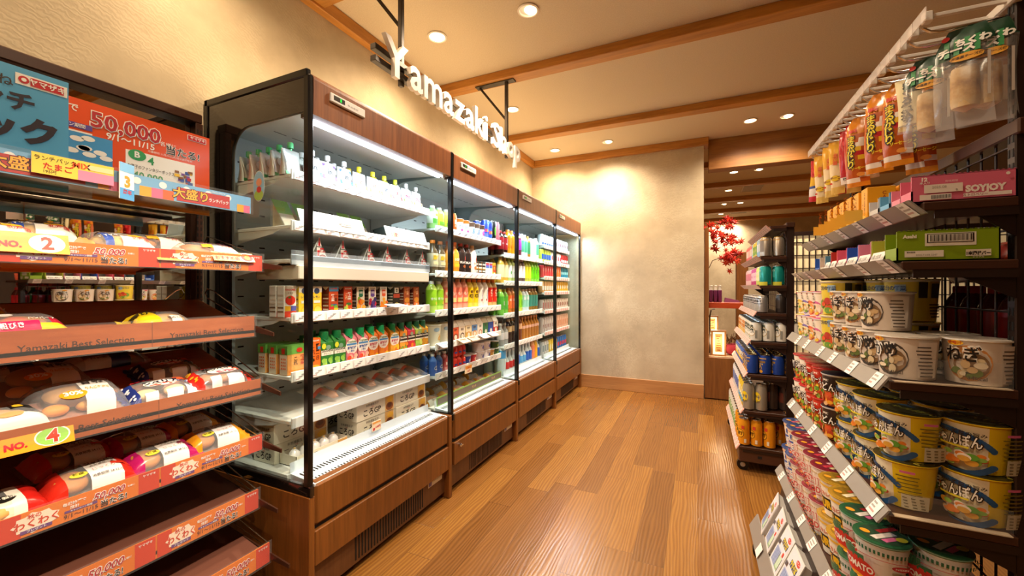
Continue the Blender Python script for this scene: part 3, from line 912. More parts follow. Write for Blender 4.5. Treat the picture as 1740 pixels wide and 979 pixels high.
# ================================================================== near gondola on the right
GC_X, GY0, GY1 = .575, 1.10, 2.06
gon = thing('shelving_gondola', 'dark brown wire-backed shelf unit of cup noodles at right', 'shelf unit', (0, 0, 0))
def gondola(g, gy0, gy1, top, shelves, cx, railc, tagm, seed, acr=(), bar=None):
    bar = bar or top
    for y in (gy0 + .012, gy1 - .036):
        mb = MB(); mb.box(cx - .02, y, .08, cx + .02, y + .024, top, BROWND, .002)
        z = .2
        while z < top - .03:
            for s in (-1, 1):
                mb.box(cx + .0205 * s - .0004, y + .004, z, cx + .0205 * s + .0004, y + .009, z + .016, DARK)
                mb.box(cx + .0205 * s - .0004, y + .015, z, cx + .0205 * s + .0004, y + .020, z + .016, DARK)
            z += .028
        mb.build('upright', g)
    mb = MB()
    y = gy0 + .05
    while y < gy1 - .04:
        mb.tube([(cx - .006, y, .12), (cx - .006, y, bar - .02)], .0024, BROWND, 5); y += .048
    z = .2
    while z < bar:
        mb.tube([(cx - .010, gy0 + .03, z), (cx - .010, gy1 - .03, z)], .0024, BROWND, 5); z += .082
    mb.build('wire_back', g)
    mb = MB(); mb.box(cx - .022, gy0, bar - .03, cx + .022, gy1, bar, BROWNM, .003); mb.build('top_bar', g)
    rnd = random.Random(seed)
    for i, (z, xf, tilt, both) in enumerate(shelves):
        mb = MB()
        mb.box(xf + .012, gy0, z - .018, cx - .02, gy1, z, BROWNM, .002)
        mb.box(xf + .03, gy0 + .001, z - .034, cx - .02, gy0 + .004, z - .018, BROWND)
        sh = mb.build('shelf', g)
        if both:
            mb = MB(); mb.box(cx + .02, gy0, z - .018, 2 * cx - xf - .012, gy1, z, BROWNM, .002); mb.build('rear_shelf', g)
        for y in (gy0 + .01, gy1 - .02):
            mb = MB(); mb.prism([(xf + .08, z - .018), (cx - .02, z - .018), (cx - .02, z - .075)], y, y + .004, BROWND, 'y'); mb.build('bracket', sh)
        # angled price rail
        mb = MB()
        t = tilt
        a, b = (xf, z - .030), (xf - .0, z + .0)
        a = (xf + t * .5, z - .026); b = (xf - t * .5, z + .012)
        if t > .02:      # leans back, seen from above
            a = (xf - .009, z - .021); b = (xf + .011, z + .009)
        elif t < 0:
            a = (xf + .016, z - .022); b = (xf - .012, z + .006)
        mb.prism([a, b, (b[0] + .004, b[1]), (a[0] + .004, a[1] - .001)], gy0, gy1, railc, 'y')
        y = gy0 + .02
        n = Vector((-(b[1] - a[1]), 0, b[0] - a[0])).normalized() * .0012
        A, B = Vector((a[0], 0, a[1])) + n, Vector((b[0], 0, b[1])) + n
        while y < gy1 - .07:
            w = .038 if tagm is TAGW else .058
            q = [A + Vector((0, y + w, 0)), A + Vector((0, y, 0)), B + Vector((0, y, 0)), B + Vector((0, y + w, 0))]
            mb.add(q, [(0, 1, 2, 3)], tagm)
            for e in range(3):
                c0 = A.lerp(B, .2 + .25 * e) + n * .4; c1 = A.lerp(B, .32 + .25 * e) + n * .4
                l = rnd.uniform(.4, .8) * w
                mb.add([c0 + Vector((0, y + w * .9, 0)), c0 + Vector((0, y + w * .9 - l, 0)), c1 + Vector((0, y + w * .9 - l, 0)), c1 + Vector((0, y + w * .9, 0))], [(0, 1, 2, 3)], M('#a8a29c') if e else M('#c89a94'))
            y += rnd.uniform(.13, .19) if tagm is TAGW else .072
        mb.build('price_rail', sh)
        if i in acr:
            mb = MB(); mb.box(xf + .01, gy0 - .004, z, cx - .03, gy0 - .002, z + .05, CLR)
            mb.build('clear_guard', sh)
            mb = MB(); mb.box(xf + .02, gy0 - .003, z - .001, cx - .03, gy0 + .012, z + .001, M('#c9b59a', .4)); mb.build('front_lip', sh)
def caster(g, x, y):
    t = empty('caster', (x, y, 0)); t.parent = g
    mb = MB(); mb.tube([(0, -.012, .034), (0, .012, .034)], .034, BLACK, 18); mb.build('wheel', t)
    mb = MB(); mb.lathe([(.0, -.0135), (.014, -.0135), (.015, -.012)], 14, M('#b8b4ae', .3, .6), fn=lambda a, b, c: (a, c, .034 + b)); mb.build('hub', t)
    mb = MB(); mb.box(-.022, -.016, .05, .022, .016, .082, M('#2a2624', .5), .006); mb.build('fork', t)
RAILG = M('#8f8983', .35)
GSH = [(.385, .310, .03, False), (.675, .352, .03, True), (.955, .352, .03, True), (1.205, .372, -.02, True), (1.325, .405, -.02, False)]
gondola(gon, GY0, GY1, 1.73, GSH, GC_X, RAILG, TAGW, 5, acr=(1, 2), bar=1.475)
mb = MB(); mb.box(.26, GY0, .085, .90, GY1, .125, BROWNM, .003); mb.build('base_deck', gon)
mb = MB(); mb.prism([(.205, .105), (.235, .160), (.240, .160), (.212, .103)], GY0, GY1, RAILG, 'y'); mb.build('base_rail', gon)
for y in (1.42, 1.80):
    mb = MB()
    mb.add([(.2085, y, .115), (.2085, y + .05, .115), (.2285, y + .05, .152), (.2285, y, .152)], [(0, 1, 2, 3)], TAGW, fn=lambda a, b, c: (a - .0045, b, c + .001))
    mb.build('price_tag', gon)
mb = MB(); mb.prism([(.292, .125), (.335, .37), (.345, .37), (.32, .125)], GY0 + .02, GY1 - .02, BROWND, 'y'); mb.build('sloped_front', gon)
for x in (.245, .87):
    for y in (GY1 - .06, GY0 + .08):
        caster(gon, x, y)
# hook bar above
mb = MB(); mb.box(.548, GY0 - .03, 1.700, .566, GY1 + .02, 1.722, M('#e4ddd4', .35), .003); mb.build('hook_bar', gon)
HOOKY = [1.124 + .0572 * i for i in range(17)]
for i, y in enumerate(HOOKY):
    hk = empty('hook'); hk.parent = gon
    mb = MB(); mb.box(.43, y - .004, 1.708, .552, y + .004, 1.716, M('#ece6de', .35), .001)
    mb.box(.425, y - .008, 1.700, .440, y + .008, 1.722, M('#f3efe8', .3), .002); mb.build('label_arm', hk)
    mb = MB(); mb.tube([(.552, y + .006, 1.686), (.455, y + .006, 1.680), (.440, y + .006, 1.684), (.428, y + .006, 1.694)], .0028, CHROME, 7); mb.build('prong', hk)
    mb = MB(); mb.box(.420, y - .026, 1.698, .4215, y + .028, 1.722, clear('label_plate_%d' % i, (1, .97, .95), .15, .3) if i == 0 else bpy.data.materials['label_plate_0'])
    mb.build('label_plate', hk)

# ================================================================== far drinks rack
far = thing('drinks_rack', 'dark brown wheeled rack of canned drinks standing beyond the noodle shelves', 'shelf unit', (0, 0, 0))
RY0, RY1 = 2.90, 3.89
FSH = [(.16, .225, .03, False), (.385, .248, .03, False), (.614, .268, .03, False), (.817, .285, .03, False), (.995, .318, .03, False), (1.165, .335, -.02, False), (1.342, .338, -.02, False), (1.528, .388, -.02, False)]
PINKR = M('#dda79b', .35)
gondola(far, RY0, RY1, 1.545, FSH, .505, PINKR, M('#f0cfc6', .4), 9)
mb = MB(); mb.box(.235, RY0 + .004, .065, .55, RY1 - .004, .15, M('#4a2a1c', .4), .004); mb.build('base_drawer', far)
bd = far.children[-1]
mb = MB(); mb.box(.335, RY0 + .0035, .095, .358, RY0 + .0042, .112, DARK); mb.build('key_slot', bd)
for x in (.258, .52):
    for y in (RY0 + .05, RY1 - .05):
        caster(far, x, y)

# ================================================================== display niche right of the end wall
cab = thing('display_cabinet', 'wooden display cabinet standing at the right edge of the plaster end wall', 'cabinet', (0, 0, 0))
mb = MB(); mb.box(.062, 4.66, .01, .44, 5.06, .435, PANELW, .003); mb.build('front_panel', cab)
mb = MB(); mb.box(.062, 4.66, .435, .102, 5.06, 1.775, PANELW, .002); mb.build('side_post', cab)
mb = MB(); mb.box(.102, 4.67, .435, .44, 5.06, .447, M('#caa98a', .4), .002); mb.build('lower_shelf', cab)
mb = MB(); mb.box(.102, 4.70, .940, .44, 5.06, 1.000, M('#b5451f', .35), .004); mb.build('red_counter', cab)
mb = MB(); mb.tube([(.112, 4.71, .47), (.112, 4.71, .86), (.125, 4.71, .92), (.16, 4.71, .935)], .008, STEEL, 8); mb.build('bracket', cab)
t = sbox('door_1', .40, 5.30, 0, .52, 5.40, 1.56, PANELW, .003)
def lantern(x, y, z, s, label):
    t = thing('paper_lantern', label, 'lantern', (x, y, z))
    LW = wood('lantern_frame', '#8a5a32', '#b07a48', 'Z') if 'lantern_frame' not in bpy.data.materials else bpy.data.materials['lantern_frame']
    mb = MB(); mb.box(-.055 * s, -.05 * s, .012 * s, .055 * s, .05 * s, .250 * s, bpy.data.materials.get('lantern_paper') or emis('lantern_paper', '#ffd9a0', 2.4)); mb.build('paper_shade', t)
    mb = MB()
    for a in (-.062, .062):
        for b in (-.055, .055):
            mb.box((a - .008) * s, (b - .008) * s, 0, (a + .008) * s, (b + .008) * s, .26 * s, LW)
    mb.build('corner_frame', t)
    MB().box(-.072 * s, -.065 * s, .25 * s, .072 * s, .065 * s, .266 * s, LW).build('cap', t); MB().box(-.072 * s, -.065 * s, 0, .072 * s, .065 * s, .014 * s, LW).build('base', t)
    mb = MB()
    rect(mb, .066 * s, .19 * s, M('#c9924e', .6), plane((0, -.0506 * s, .04 * s), (1, 0, 0), (0, 0, 1)))
    for q in range(7):
        rect(mb, R.uniform(.02, .045) * s, .010 * s, M('#7a3f16', .6), plane((R.uniform(-.008, .008) * s, -.0516 * s, (.055 + .024 * q) * s), (1, 0, 0), (0, 0, 1)))
    mb.build('picture', t)
    l = bpy.data.lights.new('glow', 'POINT'); l.energy = 1.6 * s; l.color = (1, .72, .42); l.shadow_soft_size = .05
    lo = bpy.data.objects.new('glow', l); COL.objects.link(lo); lo.parent = t; lo.location = (0, -.10 * s, .15 * s)
lantern(.195, 4.76, .448, .98, 'front glowing paper lantern on the cabinet shelf below the red counter')
lantern(.145, 5.0, .63, .80, 'rear glowing paper lantern partly hidden behind the front lantern')
mb = MB(); mb.box(.115, 4.95, .448, .205, 5.05, .629, PANELW, .003)
tag(mb.build('lantern_stand'), 'small wooden stand under the rear lantern', 'stand')
mb = MB()
for q in range(46):
    a, b = R.uniform(0, 2 * PI), R.uniform(.2, 1)
    mb.tube([(.30 + .055 * b * math.cos(a), 4.86 + .05 * b * math.sin(a), .60 + R.uniform(-.05, .05)), (.30 + .09 * b * math.cos(a + .6), 4.86 + .07 * b * math.sin(a + .6), .63 + R.uniform(-.05, .05))], .003, M('#6b4a30'), 4)
tag(mb.build('dried_twig_bundle'), 'brown dried twig bundle behind the front lantern', 'decoration')['kind'] = 'stuff'
mb = MB(); mb.lathe([(.02, 0), (.07, .01), (.09, .06), (.08, .105), (.03, .12), (0, .12)], 18, M('#b8304a', .7), fn=lambda a, b, c: (.345 + a, 4.85 + b, .448 + c)); tag(mb.build('red_cushion_ball'), 'round crimson cloth ball at the right of the front lantern', 'decoration')
pb = MB(); pb.box(-.018, -.03, 0, .018, .03, .13, M('#6d2352', .5), .006); pb.loft([[(-.016, -.02, .128), (.016, -.02, .128), (.016, .02, .128), (-.016, .02, .128)], [(-.010, -.012, .15), (.012, -.012, .155), (.010, .012, .16), (-.010, .012, .15)], [(-.016, -.016, .178), (.018, -.014, .172), (.014, .016, .18), (-.014, .014, .176)]], M('#e9e2d6', .5))
gift = Proto('gift_pouch', 'pouch', pb)
for q in range(3):
    gift.put((.125 + .040 * q, 4.79, 1.000), .1 * q, '%s purple pouch with white tied top on the red counter' % ('leftmost', 'middle', 'rightmost')[q], 'purple pouches on the red counter')
mb = MB(); mb.loft([[(.25, 4.78, 1.0), (.40, 4.78, 1.0), (.40, 4.88, 1.0), (.25, 4.88, 1.0)], [(.26, 4.79, 1.05), (.38, 4.79, 1.022), (.38, 4.87, 1.022), (.26, 4.87, 1.05)]], M('#7d3560', .4)); tag(mb.build('wrapped_box'), 'sloping purple wrapped box right of the tied pouches', 'box')
# maple branches
LEAFR = [M('#d8331e', .5), M('#c22418', .5), M('#e34a26', .5), M('#a81c16', .5)]
def maple(name, label, stem, cs, n):
    t = thing(name, label, 'branch', stem[0])
    o = Vector(stem[0])
    mb = MB(); mb.tube([Vector(p) - o for p in stem], .004, M('#5a3a28'), 6); mb.build('stem', t)
    mb = MB()
    for q in range(n):
        c = Vector(R.choice(cs)) + Vector((R.gauss(0, .045), R.gauss(0, .04), R.gauss(0, .06))) - o
        s, ph = R.uniform(.035, .060), R.uniform(0, 6.28)
        ax = Vector((R.uniform(-.6, .6), -1, R.uniform(-.6, .6))).normalized()
        u = ax.cross(Vector((0, 0, 1))).normalized(); v = ax.cross(u)
        vs = [c + ax * .012]
        for k in range(14):
            rr = s * (1.0 if k % 2 == 0 else .36) * (.75 if k in (6, 8) else 1)
            vs.append(c + (u * math.cos(ph + 2 * PI * k / 14) + v * math.sin(ph + 2 * PI * k / 14)) * rr)
        mb.add(vs, [(0, 1 + k, 1 + (k + 1) % 14) for k in range(14)], R.choice(LEAFR))
    mb.build('leaves', t)['kind'] = 'stuff'
maple('maple_branch', 'red maple branch drooping above the purple pouches, upper left spray', [(.13, 5.0, 1.775), (.15, 4.9, 1.85), (.18, 4.82, 1.78)], [(.16, 4.85, 1.72), (.18, 4.82, 1.66), (.13, 4.85, 1.70)], 20)
maple('maple_branch', 'red maple branch hanging highest, in the middle over the cabinet', [(.16, 5.0, 1.85), (.24, 4.9, 1.86), (.30, 4.84, 1.78)], [(.27, 4.84, 1.80), (.29, 4.82, 1.70), (.33, 4.82, 1.76), (.29, 4.82, 1.62)], 28)
maple('maple_branch', 'lowest red maple spray on a bent stem beside the drinks rack', [(.105, 4.76, 1.36), (.14, 4.76, 1.44), (.20, 4.76, 1.46), (.26, 4.76, 1.45)], [(.30, 4.78, 1.46), (.27, 4.78, 1.44), (.33, 4.78, 1.45)], 26)

# ================================================================== product kit
def F_flat(x0):
    return lambda dx, dz, lift: plane((x0 + lift, dx, dz), (0, 1, 0), (0, 0, 1))
def F_cyl(rad, th=0.0):
    rf = rad if callable(rad) else (lambda z: rad)
    def F(dx, dz, lift):
        r0 = rf(dz)
        def fn(x, y):
            r = rf(dz + y) + lift
            a = th + (dx + x) / r0
            return (r * math.cos(a), r * math.sin(a), dz + y)
        return fn
    return F
def deco(mb, F, specs, curved=False, k=1.0, l0=.0005):
    """printed artwork: ('r',cx,y,w,h,col) ('d',cx,cy,rx,ry,col) ('t',text,cx,y,h,col[,bold[,maxw]]) ('v',text,cx,ytop,h,col[,bold])"""
    for i, s in enumerate(specs):
        lf = l0 + .00022 * i
        c = s[5] if not hasattr(s[5], 'node_tree') else s[5]
        m = c if hasattr(c, 'node_tree') else M(c, .4)
        if s[0] == 'r':
            rect(mb, s[3] * k, s[4] * k, m, F(s[1] * k, s[2] * k, lf), max(1, int(s[3] * k / .008)) if curved else 1)
        elif s[0] == 'd':
            disc(mb, s[3] * k, s[4] * k, m, F(s[1] * k, s[2] * k, lf), 16)
        elif s[0] == 't':
            mb.text(s[1], s[4] * k, m, F(s[2] * k, s[3] * k, lf), s[6] if len(s) > 6 else .01, maxw=(s[7] * k if len(s) > 7 else None), sub=.007 if curved else None)
        elif s[0] == 'v':
            for j, ch in enumerate(s[1]):
                mb.text(ch, s[4] * k, m, F(s[2] * k, s[3] * k - (j + 1) * s[4] * 1.25 * k, lf), s[6] if len(s) > 6 else .02, sub=.007 if curved else None)
    return mb
def rnd_fruit(n, w, y0, y1, cols, seed, r=(.006, .012)):
    q = random.Random(seed)
    return [('d', q.uniform(-w, w), q.uniform(y0, y1), q.uniform(*r), q.uniform(*r), q.choice(cols)) for _ in range(n)]
def carton(base, specs, w=.048, d=.040, h=.116, side=None, name='juice_carton'):
    mb = MB()
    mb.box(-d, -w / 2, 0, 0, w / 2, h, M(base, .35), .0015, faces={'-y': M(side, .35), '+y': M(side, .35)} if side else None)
    mb.poly([(-d, -w / 2 - .0004, h * .99), (0, -w / 2 - .0004, h * .99), (-d / 2, -w / 2 - .0004, h * .86)], M('#efe9df'))
    q = random.Random(base)
    for j in range(5):
        z = h * (.15 + .13 * j)
        mb.poly([(-d * .9, -w / 2 - .0005, z), (-d * .1, -w / 2 - .0005, z), (-d * .1, -w / 2 - .0005, z + h * .05), (-d * .9, -w / 2 - .0005, z + h * .05)], M(q.choice(['#e8dfd0', '#c9c0b2', '#8a6a50']), .4))
    deco(mb, F_flat(0), specs)
    return Proto(name, 'juice carton', mb)
def capbox(base, specs, cap='#159a58', w=.060, d=.055, h=.130):
    """drink carton with sloped shoulder and screw cap"""
    mb = MB()
    m = M(base, .35)
    mb.loft([[(-d, -w / 2, 0), (0, -w / 2, 0), (0, w / 2, 0), (-d, w / 2, 0)], [(-d, -w / 2, h * .80), (0, -w / 2, h * .80), (0, w / 2, h * .80), (-d, w / 2, h * .80)],
             [(-d, -w / 2, h), (-d * .5, -w / 2 * .86, h), (-d * .5, w / 2 * .86, h), (-d, w / 2, h)]], m, smooth=False)
    deco(mb, F_flat(0), specs)
    c = MB()
    c.lathe([(.0185, h * .905), (.0185, h * .90 + .030), (.0165, h * .90 + .032), (0, h * .90 + .032)], 18, M(cap, .35), c=(-d * .40, 0))
    cx = -d * .40 + .0189
    c.poly([(cx - .004, -.016, h * .93), (0.0012, 0, h * .78), (cx - .004, .016, h * .93)], M(cap, .35))
    return Proto('smoothie_carton', 'juice carton', mb, (('cap', c),))
def pet(label, cap, liquid, h=.205, r=.033, z0=.22, z1=.72, specs=(), name='drink_bottle', parts=True, n=20, neck='#e8e8e6', clearm=None):
    """PET bottle; label covers z0..z1 of the height"""
    lq = clearm or M(liquid, .12, 0, .3)
    lb = M(label, .3)
    P = [(r * .80, 0), (r * .97, h * .03), (r, h * .08), (r * .97, h * .14), (r, h * z0), (r, h * z1), (r * .97, h * (z1 + .02)), (r * .80, h * (z1 + .10)), (r * .45, h * (z1 + .19)), (r * .42, h * .905)]
    ms = [lq, lq, lq, lq, lb, lq, lq, lq, lq, lq]
    mb = MB(); mb.lathe(P, n, ms)
    deco(mb, F_cyl(r), specs, True, l0=.0008)
    c = MB() if parts else mb
    c.lathe([(r * .47, h * .90), (r * .47, h * .985), (r * .42, h), (0, h)], 16 if parts else 10, M(cap, .35))
    return Proto(name, 'bottle', mb, (('cap', c),) if parts else ())
def can(body, specs=(), h=.122, r=.033, top='#c9c9c6', band=None, n=22, curved=True, split=None, metal=.25):
    mt = M(top, .25, .9)
    mb_ = M(body, .28, metal)
    ms = [mt, mb_, mb_, mt, mt, mt, mt]
    P = [(r * .78, 0), (r, h * .05), (r, h * .86), (r * .80, h * .965), (r * .82, h), (r * .77, h), (r * .74, h * .975), (0, h * .975)]
    if split:                      # colour below / above a level
        P.insert(2, (r, h * split[0])); ms = [mt, M(split[1], .28, metal), mb_, mb_, mt, mt, mt, mt]
    mb = MB(); mb.lathe(P, n, ms)
    mb.box(-.008, -.004, h * .975, .006, .004, h * .985, M('#a8a8a5', .3, .9))
    deco(mb, F_cyl(r), specs, curved, l0=.0006)
    return Proto('drink_can', 'can', mb)
def cup(base, specs, h=.105, r0=.044, r1=.052, lid='#e8e4dc', rim=None, lidspecs=(), name='noodle_cup', zones=None, cat='instant cup', film=True, th=0.0, n=36, angles=None):
    """tapered cup with flared rim and foil lid; zones recolour bands [(z0,z1,col)], angles recolour sectors [(a0,a1,col)]"""
    rf = lambda z: r0 + (r1 - r0) * min(max(z / h, 0), 1)
    lv = sorted({0, h * .02, h * .93} | {z for a in (zones or []) for z in a[:2]})
    P = [(r0 * .93, 0)] + [(rf(z), z) for z in lv[1:]]
    def col(z, i):
        c = base
        for a, b, cc in zones or []:
            if a <= z < b: c = cc
        an = (i + .5) / n * 360
        an = an - 360 if an > 180 else an
        for a, b, cc in angles or []:
            if a <= an < b: c = cc
        return M(c, .3)
    mb = MB()
    zs = [p[1] for p in P]
    mb.lathe(P, n, lambda a, i: col((zs[a] + zs[a + 1]) / 2, i))
    mr = M(rim or base, .3)
    mb.lathe([(rf(h * .93), h * .93), (r1 * 1.0, h * .95), (r1 * 1.06, h * .965), (r1 * 1.06, h * .985)], n, mr)
    deco(mb, F_cyl(rf, th), specs, True, l0=.0006)
    l = MB()
    l.lathe([(r1 * 1.06, h * .985), (r1 * 1.05, h), (r1 * .9, h * 1.005), (0, h * 1.005)], n, M(lid, .25))
    deco(l, lambda dx, dy, lift: (lambda x, y: (-(dy + y), dx + x, h * 1.005 + lift)), lidspecs)
    return Proto(name, cat, mb, (('lid', l),))
def pouch(base, specs, cap='#f4f4f2', w=.082, h=.100, silver=False):
    mb = MB(); n = 24; rings = []
    for t in range(7):
        f = t / 6
        ww = w / 2 * (1 - .10 * math.sin(PI * f) - .25 * max(0, f - .75) * 4 * .35)
        dd = .024 * (1 - f) ** .8 + .0035
        rings.append([(dd * math.cos(2 * PI * i / n), ww * math.copysign(abs(math.sin(2 * PI * i / n)) ** .7, math.sin(2 * PI * i / n)), h * f) for i in range(n)])
    mb.loft(rings, M(base, .25, .6 if silver else 0))
    sl = lambda dx, dz, lift: (lambda x, y: (.0285 - .0225 * ((dz + y) / h) + lift + .001 - .006 * (2 * (dx + x) / w) ** 2, dx + x, dz + y))
    deco(mb, sl, specs)
    c = MB(); c.lathe([(.006, h - .002), (.006, h + .006), (.011, h + .007), (.0105, h + .027), (.009, h + .029), (0, h + .029)], 14, M(cap, .35))
    return Proto('jelly_pouch', 'drink pouch', mb, (('cap', c),))
PLACES = ['nearest cooler', 'second cooler', 'third cooler', 'farthest cooler']
LEV = [['top shelf', 'second shelf', 'rice ball shelf', 'fourth shelf', 'fifth shelf', 'lowest shelf', 'deck'],
       ['top shelf', 'second shelf', 'third shelf', 'fourth shelf', 'lowest shelf', 'deck'],
       ['top shelf', 'second shelf', 'third shelf', 'lowest shelf', 'deck'],
       ['top shelf', 'second shelf', 'third shelf', 'fourth shelf', 'fifth shelf', 'lowest shelf', 'deck']]
def stock(k, lv, items, x=-1.392, depth=1, dstep=.07, z=None, jit=.0):
    """items: [(proto, world y, description)]; copies further back get their own labels"""
    zz = z if z is not None else ([s[0] for s in SHELVES[k]] + [.4625])[lv]
    g = 'goods on the %s of the %s' % (LEV[k][lv], PLACES[k])
    for i, it in enumerate(items):
        p, y, d = it[:3]
        dp = it[3] if len(it) > 3 else depth
        for b in range(dp):
            w = '%s, %s from near end, %s, %s' % (d, ORD[i], LEV[k][lv], PLACES[k])
            if b:
                w = '%s, %s back behind %s, %s, %s' % (d, ORD[b], ORD[i], LEV[k][lv], PLACES[k])
            p.put((x - dstep * b, y, zz + .0005), 0, w, g)

# ------------------------------------------------------------------ nearest cooler
FR = ['#e2452a', '#f08a1d', '#f4c02c', '#6fae3c', '#c8302e', '#f2a23a']
tomato = carton('#f3efe8', [('r', 0, .068, .048, .048, '#c9b9a4'), ('t', 'KAGOME', 0, .100, .007, '#c2202c', .03, .04), ('d', 0, .063, .021, .018, '#d8321f'), ('d', -.004, .074, .006, .004, '#3d7a34'),
                            ('r', 0, .0, .048, .022, '#d33a22'), ('r', -.011, .024, .024, .018, '#f0b323'), ('r', .012, .024, .022, .018, '#5a5cae'), ('t', 'トマト', 0, .088, .006, '#5a3a2a', .02)], w=.050, h=.118)
lemon = carton('#f3cf3a', [('r', 0, .092, .048, .024, '#f5f1e6'), ('d', 0, .098, .013, .012, '#34466e'), ('t', 'レモン', 0, .070, .008, '#34466e', .02), ('d', .004, .022, .019, .019, '#f6b81e'), ('d', .004, .022, .015, .015, '#f8d25a'), ('r', 0, .05, .03, .010, '#eef0e8')])
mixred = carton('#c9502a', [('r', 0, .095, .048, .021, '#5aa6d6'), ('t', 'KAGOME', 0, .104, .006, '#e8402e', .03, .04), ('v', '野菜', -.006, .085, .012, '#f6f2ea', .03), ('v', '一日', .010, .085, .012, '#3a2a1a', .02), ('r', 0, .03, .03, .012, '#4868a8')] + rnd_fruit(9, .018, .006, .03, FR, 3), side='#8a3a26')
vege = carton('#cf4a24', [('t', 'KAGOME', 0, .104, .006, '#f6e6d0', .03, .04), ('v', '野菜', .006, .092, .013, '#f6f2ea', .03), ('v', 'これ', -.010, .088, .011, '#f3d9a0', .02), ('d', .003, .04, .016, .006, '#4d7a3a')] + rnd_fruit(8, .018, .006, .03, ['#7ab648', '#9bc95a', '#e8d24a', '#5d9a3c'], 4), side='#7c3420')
def gpack(c, name, fr, seed):
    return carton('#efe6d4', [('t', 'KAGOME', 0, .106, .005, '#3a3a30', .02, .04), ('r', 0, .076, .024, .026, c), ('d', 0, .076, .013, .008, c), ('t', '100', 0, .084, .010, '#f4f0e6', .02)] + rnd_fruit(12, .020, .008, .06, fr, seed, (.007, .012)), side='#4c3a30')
orangeg = gpack('#2f7a5a', 'o', ['#f08a1d', '#f5a83a', '#e2452a', '#7fae3c'], 5)
grape = gpack('#6a4aa0', 'g', ['#5b3a8c', '#3c2a6c', '#c8304a', '#8a5ab0'], 6)
carrot = gpack('#e2582a', 'c', ['#f08a1d', '#f5a02a', '#f4b83a', '#e8742a'], 7)
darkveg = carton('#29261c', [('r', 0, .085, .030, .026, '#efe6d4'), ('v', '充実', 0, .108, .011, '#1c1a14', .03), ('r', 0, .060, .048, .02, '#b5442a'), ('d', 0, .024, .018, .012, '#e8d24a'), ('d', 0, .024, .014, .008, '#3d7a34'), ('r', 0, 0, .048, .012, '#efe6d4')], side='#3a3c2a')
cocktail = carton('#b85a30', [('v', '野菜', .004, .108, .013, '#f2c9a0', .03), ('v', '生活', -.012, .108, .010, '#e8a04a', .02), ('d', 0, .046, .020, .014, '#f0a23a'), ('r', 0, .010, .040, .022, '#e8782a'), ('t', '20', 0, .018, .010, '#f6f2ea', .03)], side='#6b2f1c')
ys = (1.031, 1.085, 1.118, 1.198, 1.271, 1.348, 1.424, 1.497, 1.592, 1.672, 1.763)
its = [(tomato, 1.035, 'white tomato juice carton'), (lemon, 1.095, 'lemon juice carton behind the post'), (lemon, 1.151, 'yellow lemon juice carton'), (mixred, 1.235, 'red fruit juice carton with blue top'), (vege, 1.312, 'red and green vegetable juice carton'),
       (orangeg, 1.385, 'cream carton with green badge and oranges'), (grape, 1.458, 'cream carton with purple badge and grapes'), (carrot, 1.532, 'cream carton with orange badge and carrots'), (darkveg, 1.625, 'black vegetable juice carton'), (cocktail, 1.706, 'brick orange vegetable carton'), (cocktail, 1.785, 'brick orange vegetable carton')]
stock(0, 3, its, depth=2, dstep=.045)
multi = MB()
multi.box(-.045, -.050, 0, 0, .050, .110, M('#e8a55a', .3), .002, faces={'-y': M('#f4ead2', .3)})
multi.box(-.0455, -.051, .078, .0004, .051, .1105, M('#6aa84a', .3)); deco(multi, F_flat(.0006), [('v', '野菜', .014, .074, .015, '#c23a22', .03), ('v', 'これ', -.016, .070, .013, '#5a3a2a', .03), ('d', .0, .092, .013, .009, '#d8321f'), ('r', 0, .002, .09, .016, '#e98a2a')])
for q in range(4):
    for w in range(3):
        multi.poly([(-.034 + .010 * w, -.0515, .022 + .012 * q), (-.028 + .010 * w, -.0515, .022 + .012 * q), (-.028 + .010 * w, -.0515, .028 + .012 * q), (-.034 + .010 * w, -.0515, .028 + .012 * q)], M('#e0742a'))
multi.poly([(-.030, -.0515, .08), (-.012, -.0515, .08), (-.012, -.0515, .102), (-.030, -.0515, .102)], M('#d8321f'))
multi = Proto('juice_multipack', 'juice pack', multi)
for b in range(3):
    multi.put((-1.395 - .062 * b, 1.075, .8205), 0, 'shrink-wrapped vegetable juice pack, %s from the shelf front, by the clear side' % ORD[b], 'juice packs by the clear side of the nearest cooler')
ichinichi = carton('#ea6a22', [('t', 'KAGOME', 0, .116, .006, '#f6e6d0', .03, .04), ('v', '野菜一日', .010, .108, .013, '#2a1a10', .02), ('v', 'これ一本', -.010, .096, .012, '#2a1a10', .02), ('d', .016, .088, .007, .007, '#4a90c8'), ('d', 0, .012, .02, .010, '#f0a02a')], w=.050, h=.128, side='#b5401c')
green_s = capbox('#2f7a34', [('r', 0, .052, .060, .022, '#f0ece0'), ('t', 'Smoothie', 0, .066, .011, '#1d3a1c', .03, .055), ('t', 'グリーン', 0, .055, .007, '#1d3a1c', .01), ('d', .004, .084, .012, .010, '#7aa08a'), ('d', -.018, .090, .010, .012, '#d8dc3a'), ('r', -.014, .008, .022, .03, '#8fc46a'), ('r', -.014, .006, .022, .008, '#e8782a')] + rnd_fruit(5, .02, .012, .04, ['#6fae3c', '#a8cc4a', '#8fc04a'], 2), '#14733f')
def trop(base, fr, seed, txt='#c23a52'):
    return capbox(base, [('d', 0, .070, .034, .034, '#f5f1e8'), ('t', 'Tropicana', 0, .088, .010, '#1f6a3c', .03, .052), ('r', 0, .077, .056, .008, '#4a90d0'), ('t', '果物繊維', 0, .060, .010, txt, .03, .05), ('t', '+ 鉄分', 0, .048, .007, txt, .02)] + rnd_fruit(12, .022, .006, .034, fr, seed, (.008, .014)), '#16a060')
pinkT = trop('#d9808c', ['#e07a8a', '#f0b8a0', '#e8452e', '#f2a23a', '#d85a6a'], 8, '#3f62a8')
orT = trop('#e8782a', ['#f08a1d', '#f5a83a', '#e2452a', '#f4c02c'], 9)
